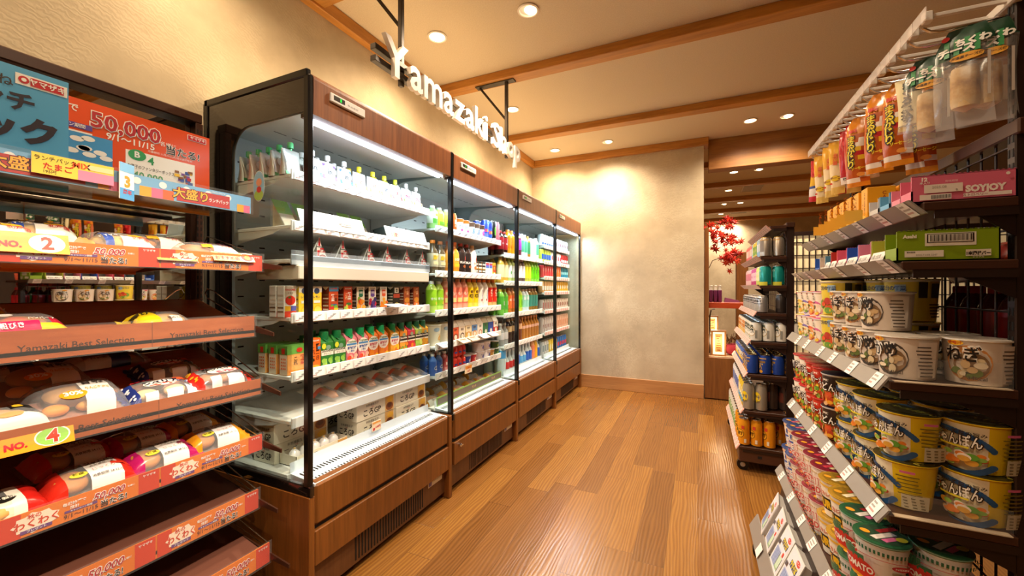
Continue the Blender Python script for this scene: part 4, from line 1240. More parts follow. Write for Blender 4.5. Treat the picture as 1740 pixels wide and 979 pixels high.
yelT = trop('#e8a82a', ['#f4c02c', '#f5a83a', '#e07a2a'], 10)
def smo(base, fr, seed):
    return capbox(base, [('r', 0, .056, .058, .024, '#2a2018'), ('t', 'Smoothie', 0, .066, .010, '#f5efe2', .03, .052), ('r', 0, .048, .058, .008, '#f0e6d0'), ('d', .002, .086, .012, .010, '#8a9a80')] + rnd_fruit(9, .022, .008, .042, fr, seed, (.008, .013)), '#1a5a3a', w=.056)
its = [(ichinichi, 1.145, 'orange vegetable juice carton'), (green_s, 1.203, 'green smoothie carton with dark green cap', 2), (green_s, 1.268, 'green smoothie carton with dark green cap', 2), (pinkT, 1.332, 'pink fruit juice carton with green cap', 1), (pinkT, 1.400, 'pink fruit juice carton with green cap', 1),
       (orT, 1.464, 'orange fruit juice carton with green cap', 1), (orT, 1.532, 'orange fruit juice carton with green cap', 2), (yelT, 1.612, 'yellow mango juice carton with green cap', 2), (smo('#e8902a', ['#f08a1d', '#f5a83a', '#7fae3c'], 11), 1.680, 'orange smoothie carton with dark band', 2), (smo('#c8384a', ['#d8323a', '#e86a6a', '#f08a1d'], 12), 1.743, 'red smoothie carton with dark band', 1),
       (smo('#a8b84a', ['#8fc04a', '#a8cc4a', '#d8dc6a'], 13), 1.806, 'lime smoothie carton with dark band', 1), (smo('#e0a02a', ['#f4c02c', '#e8a02a', '#c87a2a'], 14), 1.862, 'yellow smoothie carton with dark band', 1)]
stock(0, 4, its, dstep=.075)
silverp = pouch('#cfccc8', [('r', 0, .002, .07, .012, '#4fb868'), ('d', 0, .06, .02, .02, '#e8e6e2')], '#4fc27a', silver=True)
def jelly(c, txt, inner=None, cap='#f4f4f2'):
    return pouch('#f2f2ef', [('r', 0, .026, .074, .019, c), ('t', txt, 0, .050, .024, inner or '#33333a', .03, .06), ('r', 0, .080, .064, .012, c if inner is None else '#f2f2ef'), ('t', 'ゼリー', 0, .031, .008, '#f4f4f2', .02)], cap)
pg, pp, pbl = jelly('#45b868', 'in', '#4a4a4a'), jelly('#6a3fae', 'in'), jelly('#2e62c8', 'in')
po, py = jelly('#ee8a2c', 'in', '#e06a4a', '#e4d430'), jelly('#f0b62a', 'in', '#3a3a4a', '#e8e23a')
pr, pgr, pbr = jelly('#d8302c', 'in', '#c8302e', '#d8e03a'), jelly('#6aa83a', 'mc', '#c23a5a'), jelly('#c8702a', 'mc', '#c23a5a')
stock(0, 0, [(silverp, 1.052, 'silver jelly pouch with green top', 5), (pg, 1.147, 'white jelly pouch with green band', 2), (pp, 1.222, 'purple banded jelly pouch', 3), (pbl, 1.310, 'blue banded jelly pouch', 3), (po, 1.396, 'orange banded jelly pouch with yellow cap', 2), (po, 1.452 + .03, 'orange banded jelly pouch with yellow cap', 1),
              (py, 1.545 + .015, 'yellow banded jelly pouch with pale cap', 2), (pr, 1.640, 'red banded jelly pouch with green top', 3), (pgr, 1.725, 'green banded konjac jelly pouch', 2), (pbr, 1.808, 'brown banded konjac jelly pouch', 2)], x=-1.415, dstep=.062)
# second shelf: angled notice boards and sandwiches
for q, (ya, yb2, txt) in enumerate(((1.06, 1.385, ''), (1.53, 1.845, 'SANDWICH'))):
    mb = MB(); mb.prism([(-1.362, 1.386), (-1.388, 1.455), (-1.391, 1.454), (-1.366, 1.386)], ya, yb2, M('#fbfbf8', .4), 'y')
    fn = plane((-1.3615, (ya + yb2) / 2, 1.387), (0, 1, 0), (-.026, 0, .069), .0)
    if txt:
        mb.text(txt, .018, M('#8a8a90', .5), plane((-1.3688, (ya + yb2) / 2 + .03, 1.408), (0, 1, 0), (-.026, 0, .069), .0012), .01)
        rect(mb, .02, .02, RED, plane((-1.3688, (ya + yb2) / 2 - .085, 1.408), (0, 1, 0), (-.026, 0, .069), .0012))
        for e in range(4):
            rect(mb, .010, .022, M(['#e8dcb8', '#e8c88a', '#d8b06a', '#e8dcb8'][e]), plane((-1.3688, ya + .02 + .018 * e, 1.408), (0, 1, 0), (-.026, 0, .069), .0012))
    else:
        for e in range(4):
            rect(mb, .10 - .012 * e, .004, M('#b8b8b4'), plane((-1.3688, yb2 - .10, 1.440 - .009 * e), (0, 1, 0), (-.026, 0, .069), .0012))
    tag(mb.build('shelf_notice'), ['blank white angled notice board on the second shelf of the nearest cooler', 'white angled sandwich notice board with red mark, second shelf of nearest cooler'][q], 'sign')
def sandwich():
    mb = MB()
    mb.prism([(0, 0), (-.075, 0), (-.075, .11)], -.028, .028, M('#e9d6ae', .6), 'y')
    mb.prism([(.002, 0), (-.0745, .112), (-.078, .110), (-.001, 0)], -.010, .010, M('#7fb04a', .6), 'y')
    f = MB(); f.prism([(.004, -.0), (-.080, -.0), (-.080, .120)], -.034, .034, FILM, 'y')
    f.poly([(.0045, -.03, .004), (.0045, .03, .004), (-.036, .03, .062), (-.036, -.03, .062)], M('#f2eee2', .4))
    f.poly([(-.036, -.034, .062), (-.036, .034, .062), (-.078, .034, .121), (-.078, -.034, .121)], M('#8cc152', .4))
    return Proto('sandwich_pack', 'sandwich', mb, (('wrapper', f),))
sw = sandwich()
for q, (x, y) in enumerate(((-1.47, 1.10), (-1.47, 1.185), (-1.47, 1.42), (-1.47, 1.50))):
    sw.put((x, y, 1.3855), 0, 'triangular sandwich pack with green top, %s from the near end behind the white boards' % ORD[q], 'sandwiches behind the white boards')
# rice balls
def riceball():
    mb = MB()
    tri = [(-.046, .002), (-.040, 0), (.040, 0), (.046, .002), (.046, .008), (.005, .078), (0, .081), (-.005, .078), (-.046, .008)]
    mb.prism([(a * .94, b * .94 + .001) for a, b in tri], -.040, -.002, M('#1f2d1c', .35), 'x')
    w = MB()
    w.prism(tri, -.042, 0, FILM, 'x')
    w.poly([(.0006, -.010, .060), (.0006, .010, .060), (.0006, .003, .098), (.0006, -.003, .098)], M('#e6e2de', .4)); w.poly([(.0012, -.005, .062), (.0012, .005, .062), (.0012, .002, .094), (.0012, -.002, .094)], RED)
    w.poly([(.0006, -.012, .0), (.0006, .044, .0), (.0006, .036, .022), (.0006, .010, .056), (.0006, -.012, .056)], M('#f0ebe4', .4))
    deco(w, F_flat(0), [('d', .016, .016, .018, .013, '#7a2a1c'), ('d', .016, .016, .012, .008, '#d86a3a'), ('r', -.005, .022, .010, .022, RED), ('t', '紅しゃけ', .014, .036, .008, RED, .02, .03), ('r', .012, .048, .018, .006, RED)], l0=.001)
    w.poly([(.0006, -.052, 0), (.0006, -.046, 0), (.0006, -.004, .082), (.0006, -.010, .082)], M('#b9c4c0', .3))
    return Proto('rice_ball', 'rice ball', mb, (('wrapper', w),))
ob = riceball()
for q, y in enumerate((1.165, 1.285, 1.440, 1.562, 1.708, 1.842)):
    ob.put((-1.395, y, 1.2585), 0, 'triangular seaweed rice ball in clear film, %s from near end of its row' % ORD[q], 'rice balls in one row')
# sausages
def sausage():
    mb = MB(); n = 12; rings = []
    for t in range(9):
        f = t / 8
        r = .011 * (1 - abs(2 * f - 1) ** 6) ** .5 + .002
        rings.append([(.055 - .13 * f, r * math.cos(2 * PI * i / n), .013 + r * math.sin(2 * PI * i / n)) for i in range(n)])
    mb.loft(rings, M('#a86a35', .35))
    w = MB()
    vs, fs = [], []
    N, Q = 10, 8
    for i in range(N + 1):
        for j in range(Q + 1):
            a, b = i / N * 2 - 1, j / Q * 2 - 1
            vs.append((.088 * a - .005, .050 * b, .027 * (1 - a ** 4) * (1 - b * b) + .0015 * math.sin(9 * a + 7 * b)+.002))
    ms = []
    PA, GR_, RD = M('#e6dccb', .3), M('#9ac04a', .35), M('#cf5a3a', .35)
    for i in range(N):
        for j in range(Q):
            fs.append((i * (Q + 1) + j, i * (Q + 1) + j + 1, (i + 1) * (Q + 1) + j + 1, (i + 1) * (Q + 1) + j))
            ms.append(GR_ if i in (1, 2) and j > 4 else PA if i < 4 else RD if i == 4 and j < 3 else FILM)
    w.add(vs, fs, ms, True)
    w.text('あらびき', .010, INK, lambda x, y: (-.045 - y, x, .030), .02)
    return Proto('sausage_pack', 'sausage', mb, (('wrapper', w),))
sg_ = sausage()
for q, y in enumerate((1.27, 1.385, 1.50, 1.615, 1.73, 1.83)):
    sg_.put((-1.480, y, .6790), 0, 'frankfurter in a clear pack lying flat, %s from the near end of the lowest shelf' % ORD[q], 'sausage packs on the lowest shelf', rot=(0, .20, .12 - .05 * (q % 3)), sc=1.18)
# egg gift boxes
def eggbox(L=.25, D=.125, h=.078):
    mb = MB(); mb.box(-D, -L / 2, 0, 0, L / 2, h, M('#e9e2cd', .5), .002)
    f = F_flat(0)
    deco(mb, f, [('t', 'ころGP', -L * .12, h * .22, .026, '#241c12', .02), ('t', '半熟燻製玉子', -L * .12, h * .72, .010, '#3a2e20', .0), ('t', '30個', -L * .12, h * .62, .005, RED, .0), ('r', L * .34, .003, L * .24, h * .94, '#d9a860'), ('d', L * .34, h * .30, .026, .020, '#8a4a1c'), ('d', L * .34, h * .36, .016, .012, '#5a2a14'), ('d', L * .36, h * .72, .022, .014, '#e8b030')])
    e = lambda dx, dz, lift: plane((dx, -L / 2 - lift, dz), (1, 0, 0), (0, 0, 1))
    deco(mb, e, [('t', 'ころGP', -D / 2, h * .2, .026, '#241c12', .02, D * .72), ('t', '半熟燻製玉子', -D / 2, h * .68, .009, '#3a2e20', 0), ('t', '30個', -D / 2, h * .58, .005, RED, 0)])
    tp = lambda dx, dy, lift: (lambda x, y: (-dy - y, dx + x, h + lift))
    rect(mb, L * .94, D * .86, M('#8d7f66', .5), tp(0, D * .07, .0006)); mb.text('ころGP', .045, M('#241c12'), tp(-.02, D * .28, .0012), .02)
    return Proto('egg_gift_box', 'box', mb)
eb = eggbox()
zb_ = .4625
spots = [(-1.49, 1.165, 0, 'lower box behind the open tray of eggs'), (-1.485, 1.160, 1, 'upper box behind the open tray of eggs'), (-1.40, 1.495, 0, 'lower box of the middle front stack'), (-1.395, 1.490, 1, 'upper box of the middle front stack'),
         (-1.395, 1.752, 0, 'lower box of the far front stack'), (-1.400, 1.750, 1, 'upper box of the far front stack'), (-1.645, 1.48, 0, 'lower box of the middle rear stack'), (-1.64, 1.475, 1, 'upper box of the middle rear stack'), (-1.645, 1.745, 0, 'lower box of the far rear stack'), (-1.64, 1.74, 1, 'upper box of the far rear stack')]
for x, y, lv, s in spots:
    eb.put((x, y, zb_ + .0785 * lv), 0, 'cream egg gift box with black brushwork, ' + s, 'egg gift boxes')
mb = MB()
L, D, h = .25, .095, .042
for a in ((-D, -L / 2, -D + .002, L / 2), (-.002, -L / 2, 0, L / 2), (-D, -L / 2, 0, -L / 2 + .002), (-D, L / 2 - .002, 0, L / 2)):
    mb.box(a[0], a[1], .0, a[2], a[3], h, M('#e9e2cd', .5))
mb.box(-D, -L / 2, 0, 0, L / 2, .003, M('#8a5a35', .6))
deco(mb, F_flat(0), [('t', 'ころGP', -.03, .006, .024, '#241c12', .02), ('r', .095, .0, .05, .040, '#d9a860'), ('d', .09, .016, .02, .010, '#8a4a1c')])
tray = Proto('egg_tray', 'egg tray', mb).put((-1.392, 1.185, zb_), 0, 'open cream tray holding a row of white eggs on the deck of the nearest cooler')
mb = MB(); mb.lathe([(0, 0), (.012, .002), (.020, .010), (.0225, .022), (.020, .036), (.013, .047), (.005, .0515), (0, .052)], 18, M('#f2efec', .45))
w = MB(); w.lathe([(.0235, .012), (.0245, .026), (.020, .040), (.009, .051), (.006, .054), (.009, .058)], 12, FILM); w.lathe([(.004, .052), (.006, .055), (.003, .058), (0, .058)], 8, M('#e0b04a', .3))
egg = Proto('egg', 'egg', mb, (('film', w),))
for q in range(5):
    egg.put((-1.440, 1.088 + .046 * q, zb_ + .0035), 0, 'white film-wrapped egg, %s from the near end of the open tray' % ORD[q], 'eggs in the open tray')
mb = MB(); mb.box(0, -.030, 0, .002, .030, .045, M('#f1d9b8', .4), .001)
deco(mb, F_flat(.002), [('r', 0, .034, .05, .008, '#e8a04a'), ('t', '100円', .008, .012, .010, RED, .02), ('d', -.018, .010, .007, .007, RED)])
tag(mb.build('price_card'), 'small cream price card clipped to the deck front of the nearest cooler', 'price card').location = (-1.366, 1.455, .485)
mb = MB(); mb.box(-.06, -.055, 0, .06, .055, .003, M('#f4f4f2', .3)); rect(mb, .09, .04, M('#9fd0a8'), lambda x, y: (.03 - y, x, .0036))
o = mb.build('leaflet'); tag(o, 'white leaflet lying over the rail of the juice carton shelf', 'leaflet'); o.location = (-1.402, 1.56, 1.0636); o.rotation_euler = (0, .16, 0); o.location.x = -1.33; o.scale = (.6, 1, 1)

# ------------------------------------------------------------------ second cooler
def petq(*a, **k):
    k.setdefault('n', 16)
    return pet(*a, **k)
limeb = petq('#9fd62e', '#e9eef0', '#c8e86a', h=.185, specs=[('t', '青りんご', 0, .075, .012, '#f4f8e8', .02), ('d', .006, .055, .010, .010, '#e8d24a')])
yelshort = petq('#e8e04a', '#e8f0e0', '#cfe07a', h=.135, r=.032, specs=[('r', 0, .03, .05, .02, '#8cc63a')])
greenshort = petq('#e8efe0', '#f0f4f0', '#a8d88a', h=.135, r=.032, specs=[('r', 0, .03, .05, .028, '#6ac04a'), ('d', 0, .08, .008, .008, '#f0c83a')])
ocan = can('#d9651f', [('v', '麦茶', 0, .085, .018, '#f6ead8', .03)], h=.125, r=.031, top='#cfe08a')
choc = cup('#f3f1ee', [('t', 'カフェ', 0, .045, .014, '#5a8a9a', .02), ('d', 0, .028, .012, .008, '#d8389a')], h=.100, r0=.027, r1=.034, lid='#f4f4f4', rim='#c97a2a', zones=[(.078, .1, '#c97a2a')], name='chilled_cup', cat='drink cup', n=20)
bluecup = cup('#eef2f6', [('d', .006, .045, .014, .016, '#3f86d8'), ('t', 'Cafe', -.004, .024, .010, '#3a6ac0', .02)], h=.098, r0=.027, r1=.034, lid='#f6f6f6', rim='#7a5a40', zones=[(.068, .1, '#6d5342')], name='chilled_cup', cat='drink cup', n=20)
pinkcup = cup('#f2d3e6', [('d', .0, .045, .016, .012, '#e05ab0'), ('t', '苺', 0, .018, .016, '#c8409a', .02)], h=.098, r0=.027, r1=.034, lid='#e9b8dc', rim='#5a4030', zones=[(.068, .1, '#5a4030')], name='chilled_cup', cat='drink cup', n=20)
rb = can('#2f4fc0', [('r', 0, .06, .05, .022, '#c03a70'), ('d', 0, .07, .012, .008, '#e8b02a'), ('r', 0, .0, .06, .05, '#6a7ab8')], h=.150, r=.028, top='#d0d0d0')
rb2 = can('#3a63d0', [('r', 0, .05, .05, .024, '#d04a5a'), ('d', 0, .062, .012, .010, '#f0c030'), ('r', 0, .092, .05, .04, '#2c3fa0')], h=.150, r=.028)
blackcan = can('#16171a', [('r', -.008, .05, .004, .06, '#7ee03a'), ('r', 0, .045, .004, .07, '#7ee03a'), ('r', .008, .055, .004, .055, '#7ee03a'), ('t', 'ENERGY', 0, .02, .009, '#e8ece8', .03)], h=.160, r=.030)
pinkcan = can('#ee7f8a', [('v', 'ピーチ', 0, .125, .014, '#f8d8dc', .02), ('r', 0, .01, .05, .02, '#e0506a')], h=.160, r=.030)
stock(1, 0, [(greenshort, 1.955, 'small pale green bottle'), (yelshort, 2.025, 'small yellow labelled bottle'), (yelshort, 2.095, 'small yellow labelled bottle'), (ocan, 2.165, 'orange barley tea can'), (choc, 2.24, 'white chilled cup with pink dot', 2), (choc, 2.315, 'white chilled cup with pink dot', 2),
             (bluecup, 2.388, 'white and blue chilled coffee cup', 2), (bluecup, 2.458, 'white and blue chilled coffee cup', 2), (pinkcup, 2.528, 'pink chilled cup'), (rb, 2.592, 'blue can with magenta band', 2), (rb2, 2.654, 'blue can with yellow disc', 2), (blackcan, 2.712, 'black can with green strokes'), (pinkcan, 2.772, 'pink can')], x=-1.412)
oran = petq('#e8a53c', '#ee7a1e', '#d9892a', specs=[('t', '100%', 0, .085, .018, '#f6e6c8', .03), ('r', 0, .048, .06, .02, '#e8c02a')], z0=.2, z1=.62)
blk = petq('#2a1f1c', '#a8362c', '#3a2a24', specs=[('r', .014, .095, .022, .026, '#d8402e'), ('t', 'BLACK', -.004, .075, .014, '#f2ece4', .03), ('d', .0, .055, .014, .010, '#a85a2c')], z0=.12, z1=.70)
latte = petq('#efe4d6', '#d8a878', '#e2d0bc', specs=[('r', .010, .095, .022, .024, '#d8402e'), ('d', 0, .052, .016, .012, '#c87a3a'), ('t', 'ラテ', -.004, .075, .012, '#a8663a', .02)], z0=.12, z1=.70)
amber = petq('#c8c0a8', '#e8862a', '#5a4a34', specs=[('t', '烏龍', 0, .08, .022, '#e8c02a', .03), ('r', 0, .05, .05, .018, '#e8d8a8')], h=.195, z0=.2, z1=.6)
zeb = carton('#2e2a26', [('r', 0, .03 + .024 * 0, .04, .01, '#e8e4da'), ('r', 0, .054, .044, .01, '#e8e4da'), ('r', 0, .078, .044, .01, '#e8e4da'), ('r', 0, .048, .044, .006, '#d89a3a')], w=.050, h=.105, side='#d89a3a')
rain = carton('#d8dce4', [('r', 0, .075, .046, .012, '#8a4ac0'), ('r', 0, .063, .046, .012, '#3a7ad0'), ('r', 0, .087, .046, .012, '#e0483a'), ('d', -.008, .02, .008, .008, '#e8a0a8')], w=.050, h=.105)
redy = carton('#f0b82a', [('r', 0, .035, .046, .05, '#d8402a'), ('d', 0, .022, .012, .010, '#f4efe6'), ('t', '桃', 0, .055, .018, '#f8d84a', .03)], w=.050, h=.105)
stock(1, 1, [(amber, 1.96, 'dark tea bottle with orange cap'), (amber, 2.035, 'dark tea bottle with orange cap'), (oran, 2.12, 'orange juice bottle with orange cap'), (oran, 2.19, 'orange juice bottle with orange cap'), (blk, 2.265, 'black coffee bottle with red cap'), (blk, 2.338, 'black coffee bottle with red cap'), (latte, 2.410, 'cream latte bottle with tan cap'),
             (zeb, 2.475, 'black and white drink carton', 2), (zeb, 2.530, 'black and white drink carton', 2), (zeb, 2.585, 'black and white drink carton', 2), (rain, 2.640, 'striped rainbow drink carton', 2), (rain, 2.695, 'striped rainbow drink carton', 2), (redy, 2.750, 'red and yellow drink carton', 2)], x=-1.412)
peach = petq('#ef7f6a', '#cf9468', '#f2a48c', specs=[('t', 'もも', -.004, .10, .018, '#f8e0d0', .03), ('r', 0, .055, .06, .028, '#f2d88a'), ('r', .012, .07, .014, .03, '#f4efe8')])
lemy = petq('#f0d21e', '#ef7a24', '#f2dc5a', specs=[('d', -.008, .12, .011, .011, '#6a4a1a'), ('t', '檸檬', 0, .08, .020, '#4a3a10', .03), ('r', .012, .06, .012, .05, '#f4efe2')])
whit = petq('#f0ece8', '#ef7a24', '#f4f0ea', specs=[('v', 'カルピス', 0, .135, .014, '#8a86a8', .02), ('d', -.010, .06, .006, .008, '#b0564a')])
redb = petq('#cf2f22', '#ef7a24', '#c9a86a', specs=[('v', '紅茶', 0, .135, .020, '#f4e6d0', .03), ('d', .008, .06, .010, .012, '#f0a03a')], z0=.2)
stock(1, 2, [(limeb, 1.955, 'lime green bottle with white cap'), (limeb, 2.025, 'lime green bottle with white cap'), (peach, 2.095, 'salmon pink bottle with tan cap'), (peach, 2.165, 'salmon pink bottle with tan cap'), (peach, 2.236, 'salmon pink bottle with tan cap'), (peach, 2.307, 'salmon pink bottle with tan cap'), (lemy, 2.378, 'yellow lemon bottle with orange cap'), (lemy, 2.449, 'yellow lemon bottle with orange cap'),
             (whit, 2.520, 'white lactic drink bottle with orange cap'), (whit, 2.591, 'white lactic drink bottle with orange cap'), (redb, 2.662, 'red tea bottle with orange cap'), (redb, 2.733, 'red tea bottle with orange cap')], x=-1.418)
def pack(c1, c2, dcol, txt, top='#efe8dc'):
    mb = MB(); w, h = .074, .125
    mb.loft([[(-.045, -w / 2, 0), (0, -w / 2, 0), (0, w / 2, 0), (-.045, w / 2, 0)], [(-.045, -w / 2, h * .72), (0, -w / 2, h * .72), (0, w / 2, h * .72), (-.045, w / 2, h * .72)], [(-.026, -w / 2, h * .94), (-.018, -w / 2, h * .94), (-.018, w / 2, h * .94), (-.026, w / 2, h * .94)], [(-.024, -w / 2, h), (-.020, -w / 2, h), (-.020, w / 2, h), (-.024, w / 2, h)]], lambda a, i: M(top if a else c1, .4), smooth=False)
    deco(mb, F_flat(0), [('r', 0, .046, .072, .042, c2), ('d', .002, .028, .024, .022, dcol), ('d', .002, .028, .016, .015, '#f2ead8'), ('t', txt, 0, .066, .012, '#4a3020', .02)])
    return Proto('soup_pack', 'soup pack', mb)
gk = dict(red=pack('#c8482a', '#e0603a', '#8a3a1c', '麻婆'), bro=pack('#e6dcc8', '#efe6d4', '#4a3226', '黒豆'), gol=pack('#d8b25a', '#efe2c0', '#d8963a', '和風'), blu=pack('#e8dcc0', '#5a86c0', '#d8883a', '煮物'), whi=pack('#ece6da', '#f0eade', '#c86a3a', '豆腐'), gre=pack('#2f6a40', '#2f6a40', '#2f6a40', '青汁', '#c8b8a0'), dbl=pack('#2a4aa0', '#2a4aa0', '#3a5ab0', 'ラム', '#c8b8a0'), cri=pack('#c8362c', '#f0eade', '#c8362c', '牛乳'))
soupcup = cup('#ece4d0', [('d', .010, .05, .026, .022, '#e0c898'), ('d', .012, .045, .018, .016, '#d89a4a'), ('d', -.018, .095, .020, .012, '#9ab0c4')], h=.125, r0=.040, r1=.050, lid='#d8c8a0', rim='#f2eee4', name='chilled_cup', cat='soup cup')
stock(1, 3, [(soupcup, 1.985, 'large cream soup cup', 2), (soupcup, 2.085, 'large cream soup cup', 2)], x=-1.43, dstep=.11)
stock(1, 3, [(gk[k], 2.175 + .080 * q, s, 2) for q, (k, s) in enumerate((('red', 'orange red prepared food pack'), ('bro', 'white pack with black bean disc'), ('gol', 'golden prepared food pack'), ('blu', 'blue and cream prepared food pack'), ('whi', 'plain white gabled pack'), ('gre', 'dark green gabled pack'), ('dbl', 'dark blue gabled pack'), ('cri', 'crimson and white gabled pack')))], dstep=.055)
yob = petq('#2f5fb8', '#f0f0ee', '#4a7ac8', h=.125, r=.025, z0=.08, z1=.66, specs=[('d', .004, .045, .018, .012, '#dfe6f0'), ('t', 'LG', .002, .040, .014, '#2f4f9a', .03)])
yor = petq('#b8484a', '#e8e0dc', '#c86a66', h=.125, r=.025, z0=.08, z1=.66, specs=[('t', 'R1', .0, .045, .018, '#f0e0d8', .03), ('r', 0, .015, .04, .018, '#d88a86')])
yrd = petq('#d23428', '#c8281e', '#d84a3a', h=.075, r=.023, z0=.05, z1=.7, specs=[('r', 0, .02, .034, .012, '#3a4a9a')])
def yo(c, dc, n_='yogurt_cup', h=.058, r0=.030, r1=.036, lid='#eae6ea', txt=''):
    return cup(c, [('d', .004, h * .45, .014, .012, dc), ('t', txt or 'ヨーグルト', -.002, h * .62, .007, '#4a4a8a', .02, .04)], h=h, r0=r0, r1=r1, lid=lid, rim='#f0eef0', name=n_, cat='yogurt cup', n=22)
ybl, yre, ypk, ypud, yche = yo('#3f5fc0', '#e8e6f0'), yo('#c8302e', '#e8c0a0'), yo('#eeeaf0', '#5a5ab0', h=.062, r0=.040, r1=.046), yo('#d8a04a', '#f0d8a0', 'pudding_cup', .052), yo('#3a5a2a', '#8cc04a', 'pudding_cup', .052)
stock(1, 4, [(yob, 1.950, 'small blue yogurt drink bottle', 2), (yob, 2.008, 'small blue yogurt drink bottle', 2), (yor, 2.066, 'small rose yogurt drink bottle', 2), (yor, 2.122, 'small rose yogurt drink bottle')], x=-1.405, dstep=.06)
zz = .6405
for q in range(3):
    for lv in (0, 1):
        yrd.put((-1.405, 2.175 + .050 * q, zz + .0755 * lv), 0, 'little red lactic bottle, %s in line, %s tier, lowest shelf of second cooler' % (ORD[q], ('lower', 'upper')[lv]), 'little red bottles in the second cooler')
for p, y, n_, s, hh in ((ybl, 2.345, 1, 'blue yogurt cup', .058), (yre, 2.420, 1, 'red yogurt cup', .058), (ypk, 2.510, 2, 'wide white yogurt cup', .062), (ypk, 2.606, 2, 'wide white yogurt cup beside another stack', .062), (ypud, 2.690, 1, 'amber pudding cup', .052), (yche, 2.765, 2, 'dark green dessert cup', .052)):
    for lv in range(n_):
        p.put((-1.420, y, zz + (hh * 1.008 + .0003) * lv), 0, '%s%s, lowest shelf of the second cooler' % (s, ('' if n_ == 1 else ' at stack bottom', ' at stack top')[lv]), 'dessert cups on the lowest shelf of the second cooler')
# bread rolls on the deck
def bag(L, Wd, T, zone, seed=1, texts=(), bread=None, name='bread_bag', cat='bread', N=16, Q=12, wob=.0018, crimp=.014):
    """pillow bag lying flat: length along y, width along x; zone(s, t) -> material with s, t in -1..1"""
    q = random.Random(seed)
    ph = [q.uniform(0, 6.28) for _ in range(6)]
    def top(s, t):
        a = (1 - abs(s) ** 4.5) ** .7 * (1 - abs(t) ** 4.0) ** .55
        wv = math.sin(11 * s + ph[0] + 3 * t) * math.sin(7 * t + ph[1]) + .6 * math.sin(19 * s * (1 + .2 * t) + ph[2])
        pl = math.sin(26 * t + ph[3]) * max(0, abs(s) - .45) * .0045 * (1 - abs(s))  * 4
        return T * a + wob * wv * (.35 + .65 * abs(s) ** 2) + pl + .0025
    mb = MB()
    vs, fs, ms = [], [], []
    for i in range(N + 1):
        for j in range(Q + 1):
            s, t = -1 + 2 * i / N, -1 + 2 * j / Q
            nar = 1 - .07 * (1 - s * s)
            vs.append((-t * Wd / 2 * nar, s * L / 2, top(s, t)))
    for i in range(N):
        for j in range(Q):
            fs.append((i * (Q + 1) + j, (i + 1) * (Q + 1) + j, (i + 1) * (Q + 1) + j + 1, i * (Q + 1) + j + 1))
            ms.append(zone(-1 + 2 * (i + .5) / N, -1 + 2 * (j + .5) / Q))
    mb.add(vs, fs, ms, True)
    # underside and crimped ends
    mb.add([(-Wd / 2, -L / 2, .001), (Wd / 2, -L / 2, .001), (Wd / 2, L / 2, .001), (-Wd / 2, L / 2, .001)], [(0, 3, 2, 1)], FILM)
    for e in (-1, 1):
        m = zone(e * .98, 0)
        K = 14
        rowa = [(-Wd / 2 + Wd * k / K, e * L / 2, .0035 + .0012 * math.sin(3 * k + ph[3])) for k in range(K + 1)]
        rowb = [(-Wd / 2 + Wd * k / K, e * (L / 2 + crimp - (.003 if k % 2 else 0)), .004 + .003 * math.sin(1.7 * k + ph[4])) for k in range(K + 1)]
        mb.add(rowa + rowb, [(k, k + 1, K + 2 + k, K + 1 + k) for k in range(K)], m)
    for tx in texts:
        if tx[0] == 't':
            _, body, s, t, h, c, b = tx[:7]
            mx = tx[7] if len(tx) > 7 else None
            mb.text(body, h, M(c), (lambda x, y, s=s, t=t: (-(t * Wd / 2 + y), s * L / 2 + x, top(max(-1, min(1, s + 2 * x / L)), max(-1, min(1, t + 2 * y / Wd))) + .0022)), b, maxw=mx, sub=.008)
        else:
            _, s, t, rx, ry, c = tx[:6]
            m = M(c, .35)
            n = 18
            pt = lambda a, r: (-(t * Wd / 2 + ry * r * math.sin(a)), s * L / 2 + rx * r * math.cos(a))
            ring = lambda r: [(x, y, top(max(-1, min(1, 2 * y / L)), max(-1, min(1, -2 * x / Wd))) + .0014) for x, y in (pt(2 * PI * k / n, r) for k in range(n))]
            if tx[0] == 'd':
                v = ring(1) + ring(.5) + ring(.01)
                mb.add(v, [(k, (k + 1) % n, n + (k + 1) % n, n + k) for k in range(n)] + [(n + k, n + (k + 1) % n, 2 * n + (k + 1) % n, 2 * n + k) for k in range(n)], m, True)
            else:
                K = 6
                v = [(-(t * Wd / 2 + ry * b_), s * L / 2 + rx * a_) for a_ in [-1 + 2 * k / K for k in range(K + 1)] for b_ in [-1 + 2 * k / K for k in range(K + 1)]]
                v = [(x, y, top(max(-1, min(1, 2 * y / L)), max(-1, min(1, -2 * x / Wd))) + .0014) for x, y in v]
                mb.add(v, [(a * (K + 1) + b, (a + 1) * (K + 1) + b, (a + 1) * (K + 1) + b + 1, a * (K + 1) + b + 1) for a in range(K) for b in range(K)], m, True)
    parts = []
    if bread:
        bm_ = MB()
        for (cx, cy, rx, ry, rz, c) in bread:
            m = M(c, .6)
            n = 18
            rings = []
            for k in range(9):
                a = -PI / 2 + PI * k / 8
                rings.append([(cx + rx * max(.01, math.cos(a)) ** .7 * math.cos(2 * PI * i / n), cy + ry * max(.01, math.cos(a)) ** .7 * math.sin(2 * PI * i / n), .003 + rz + rz * math.sin(a)) for i in range(n)])
            bm_.loft(rings, m)
        parts = [('bread', bm_)]
    return Proto(name, cat, mb, parts)
z_film = FILM
def ends(c, w=.28, mid=None, midc=None):
    m1 = M(c, .25); m2 = M(midc, .3) if midc else None
    return lambda s, t: m1 if abs(s) > 1 - w else (m2 if mid and mid(s, t) else z_film)
roll = bag(.13, .085, .045, ends('#d0902e', .2, lambda s, t: t < -.1, '#f0ece4'), 3, [('t', 'ロール', 0, -.5, .012, '#4a3a2a', .02)], [(0, 0, .036, .052, .018, '#b8722e')], name='bread_roll_pack')
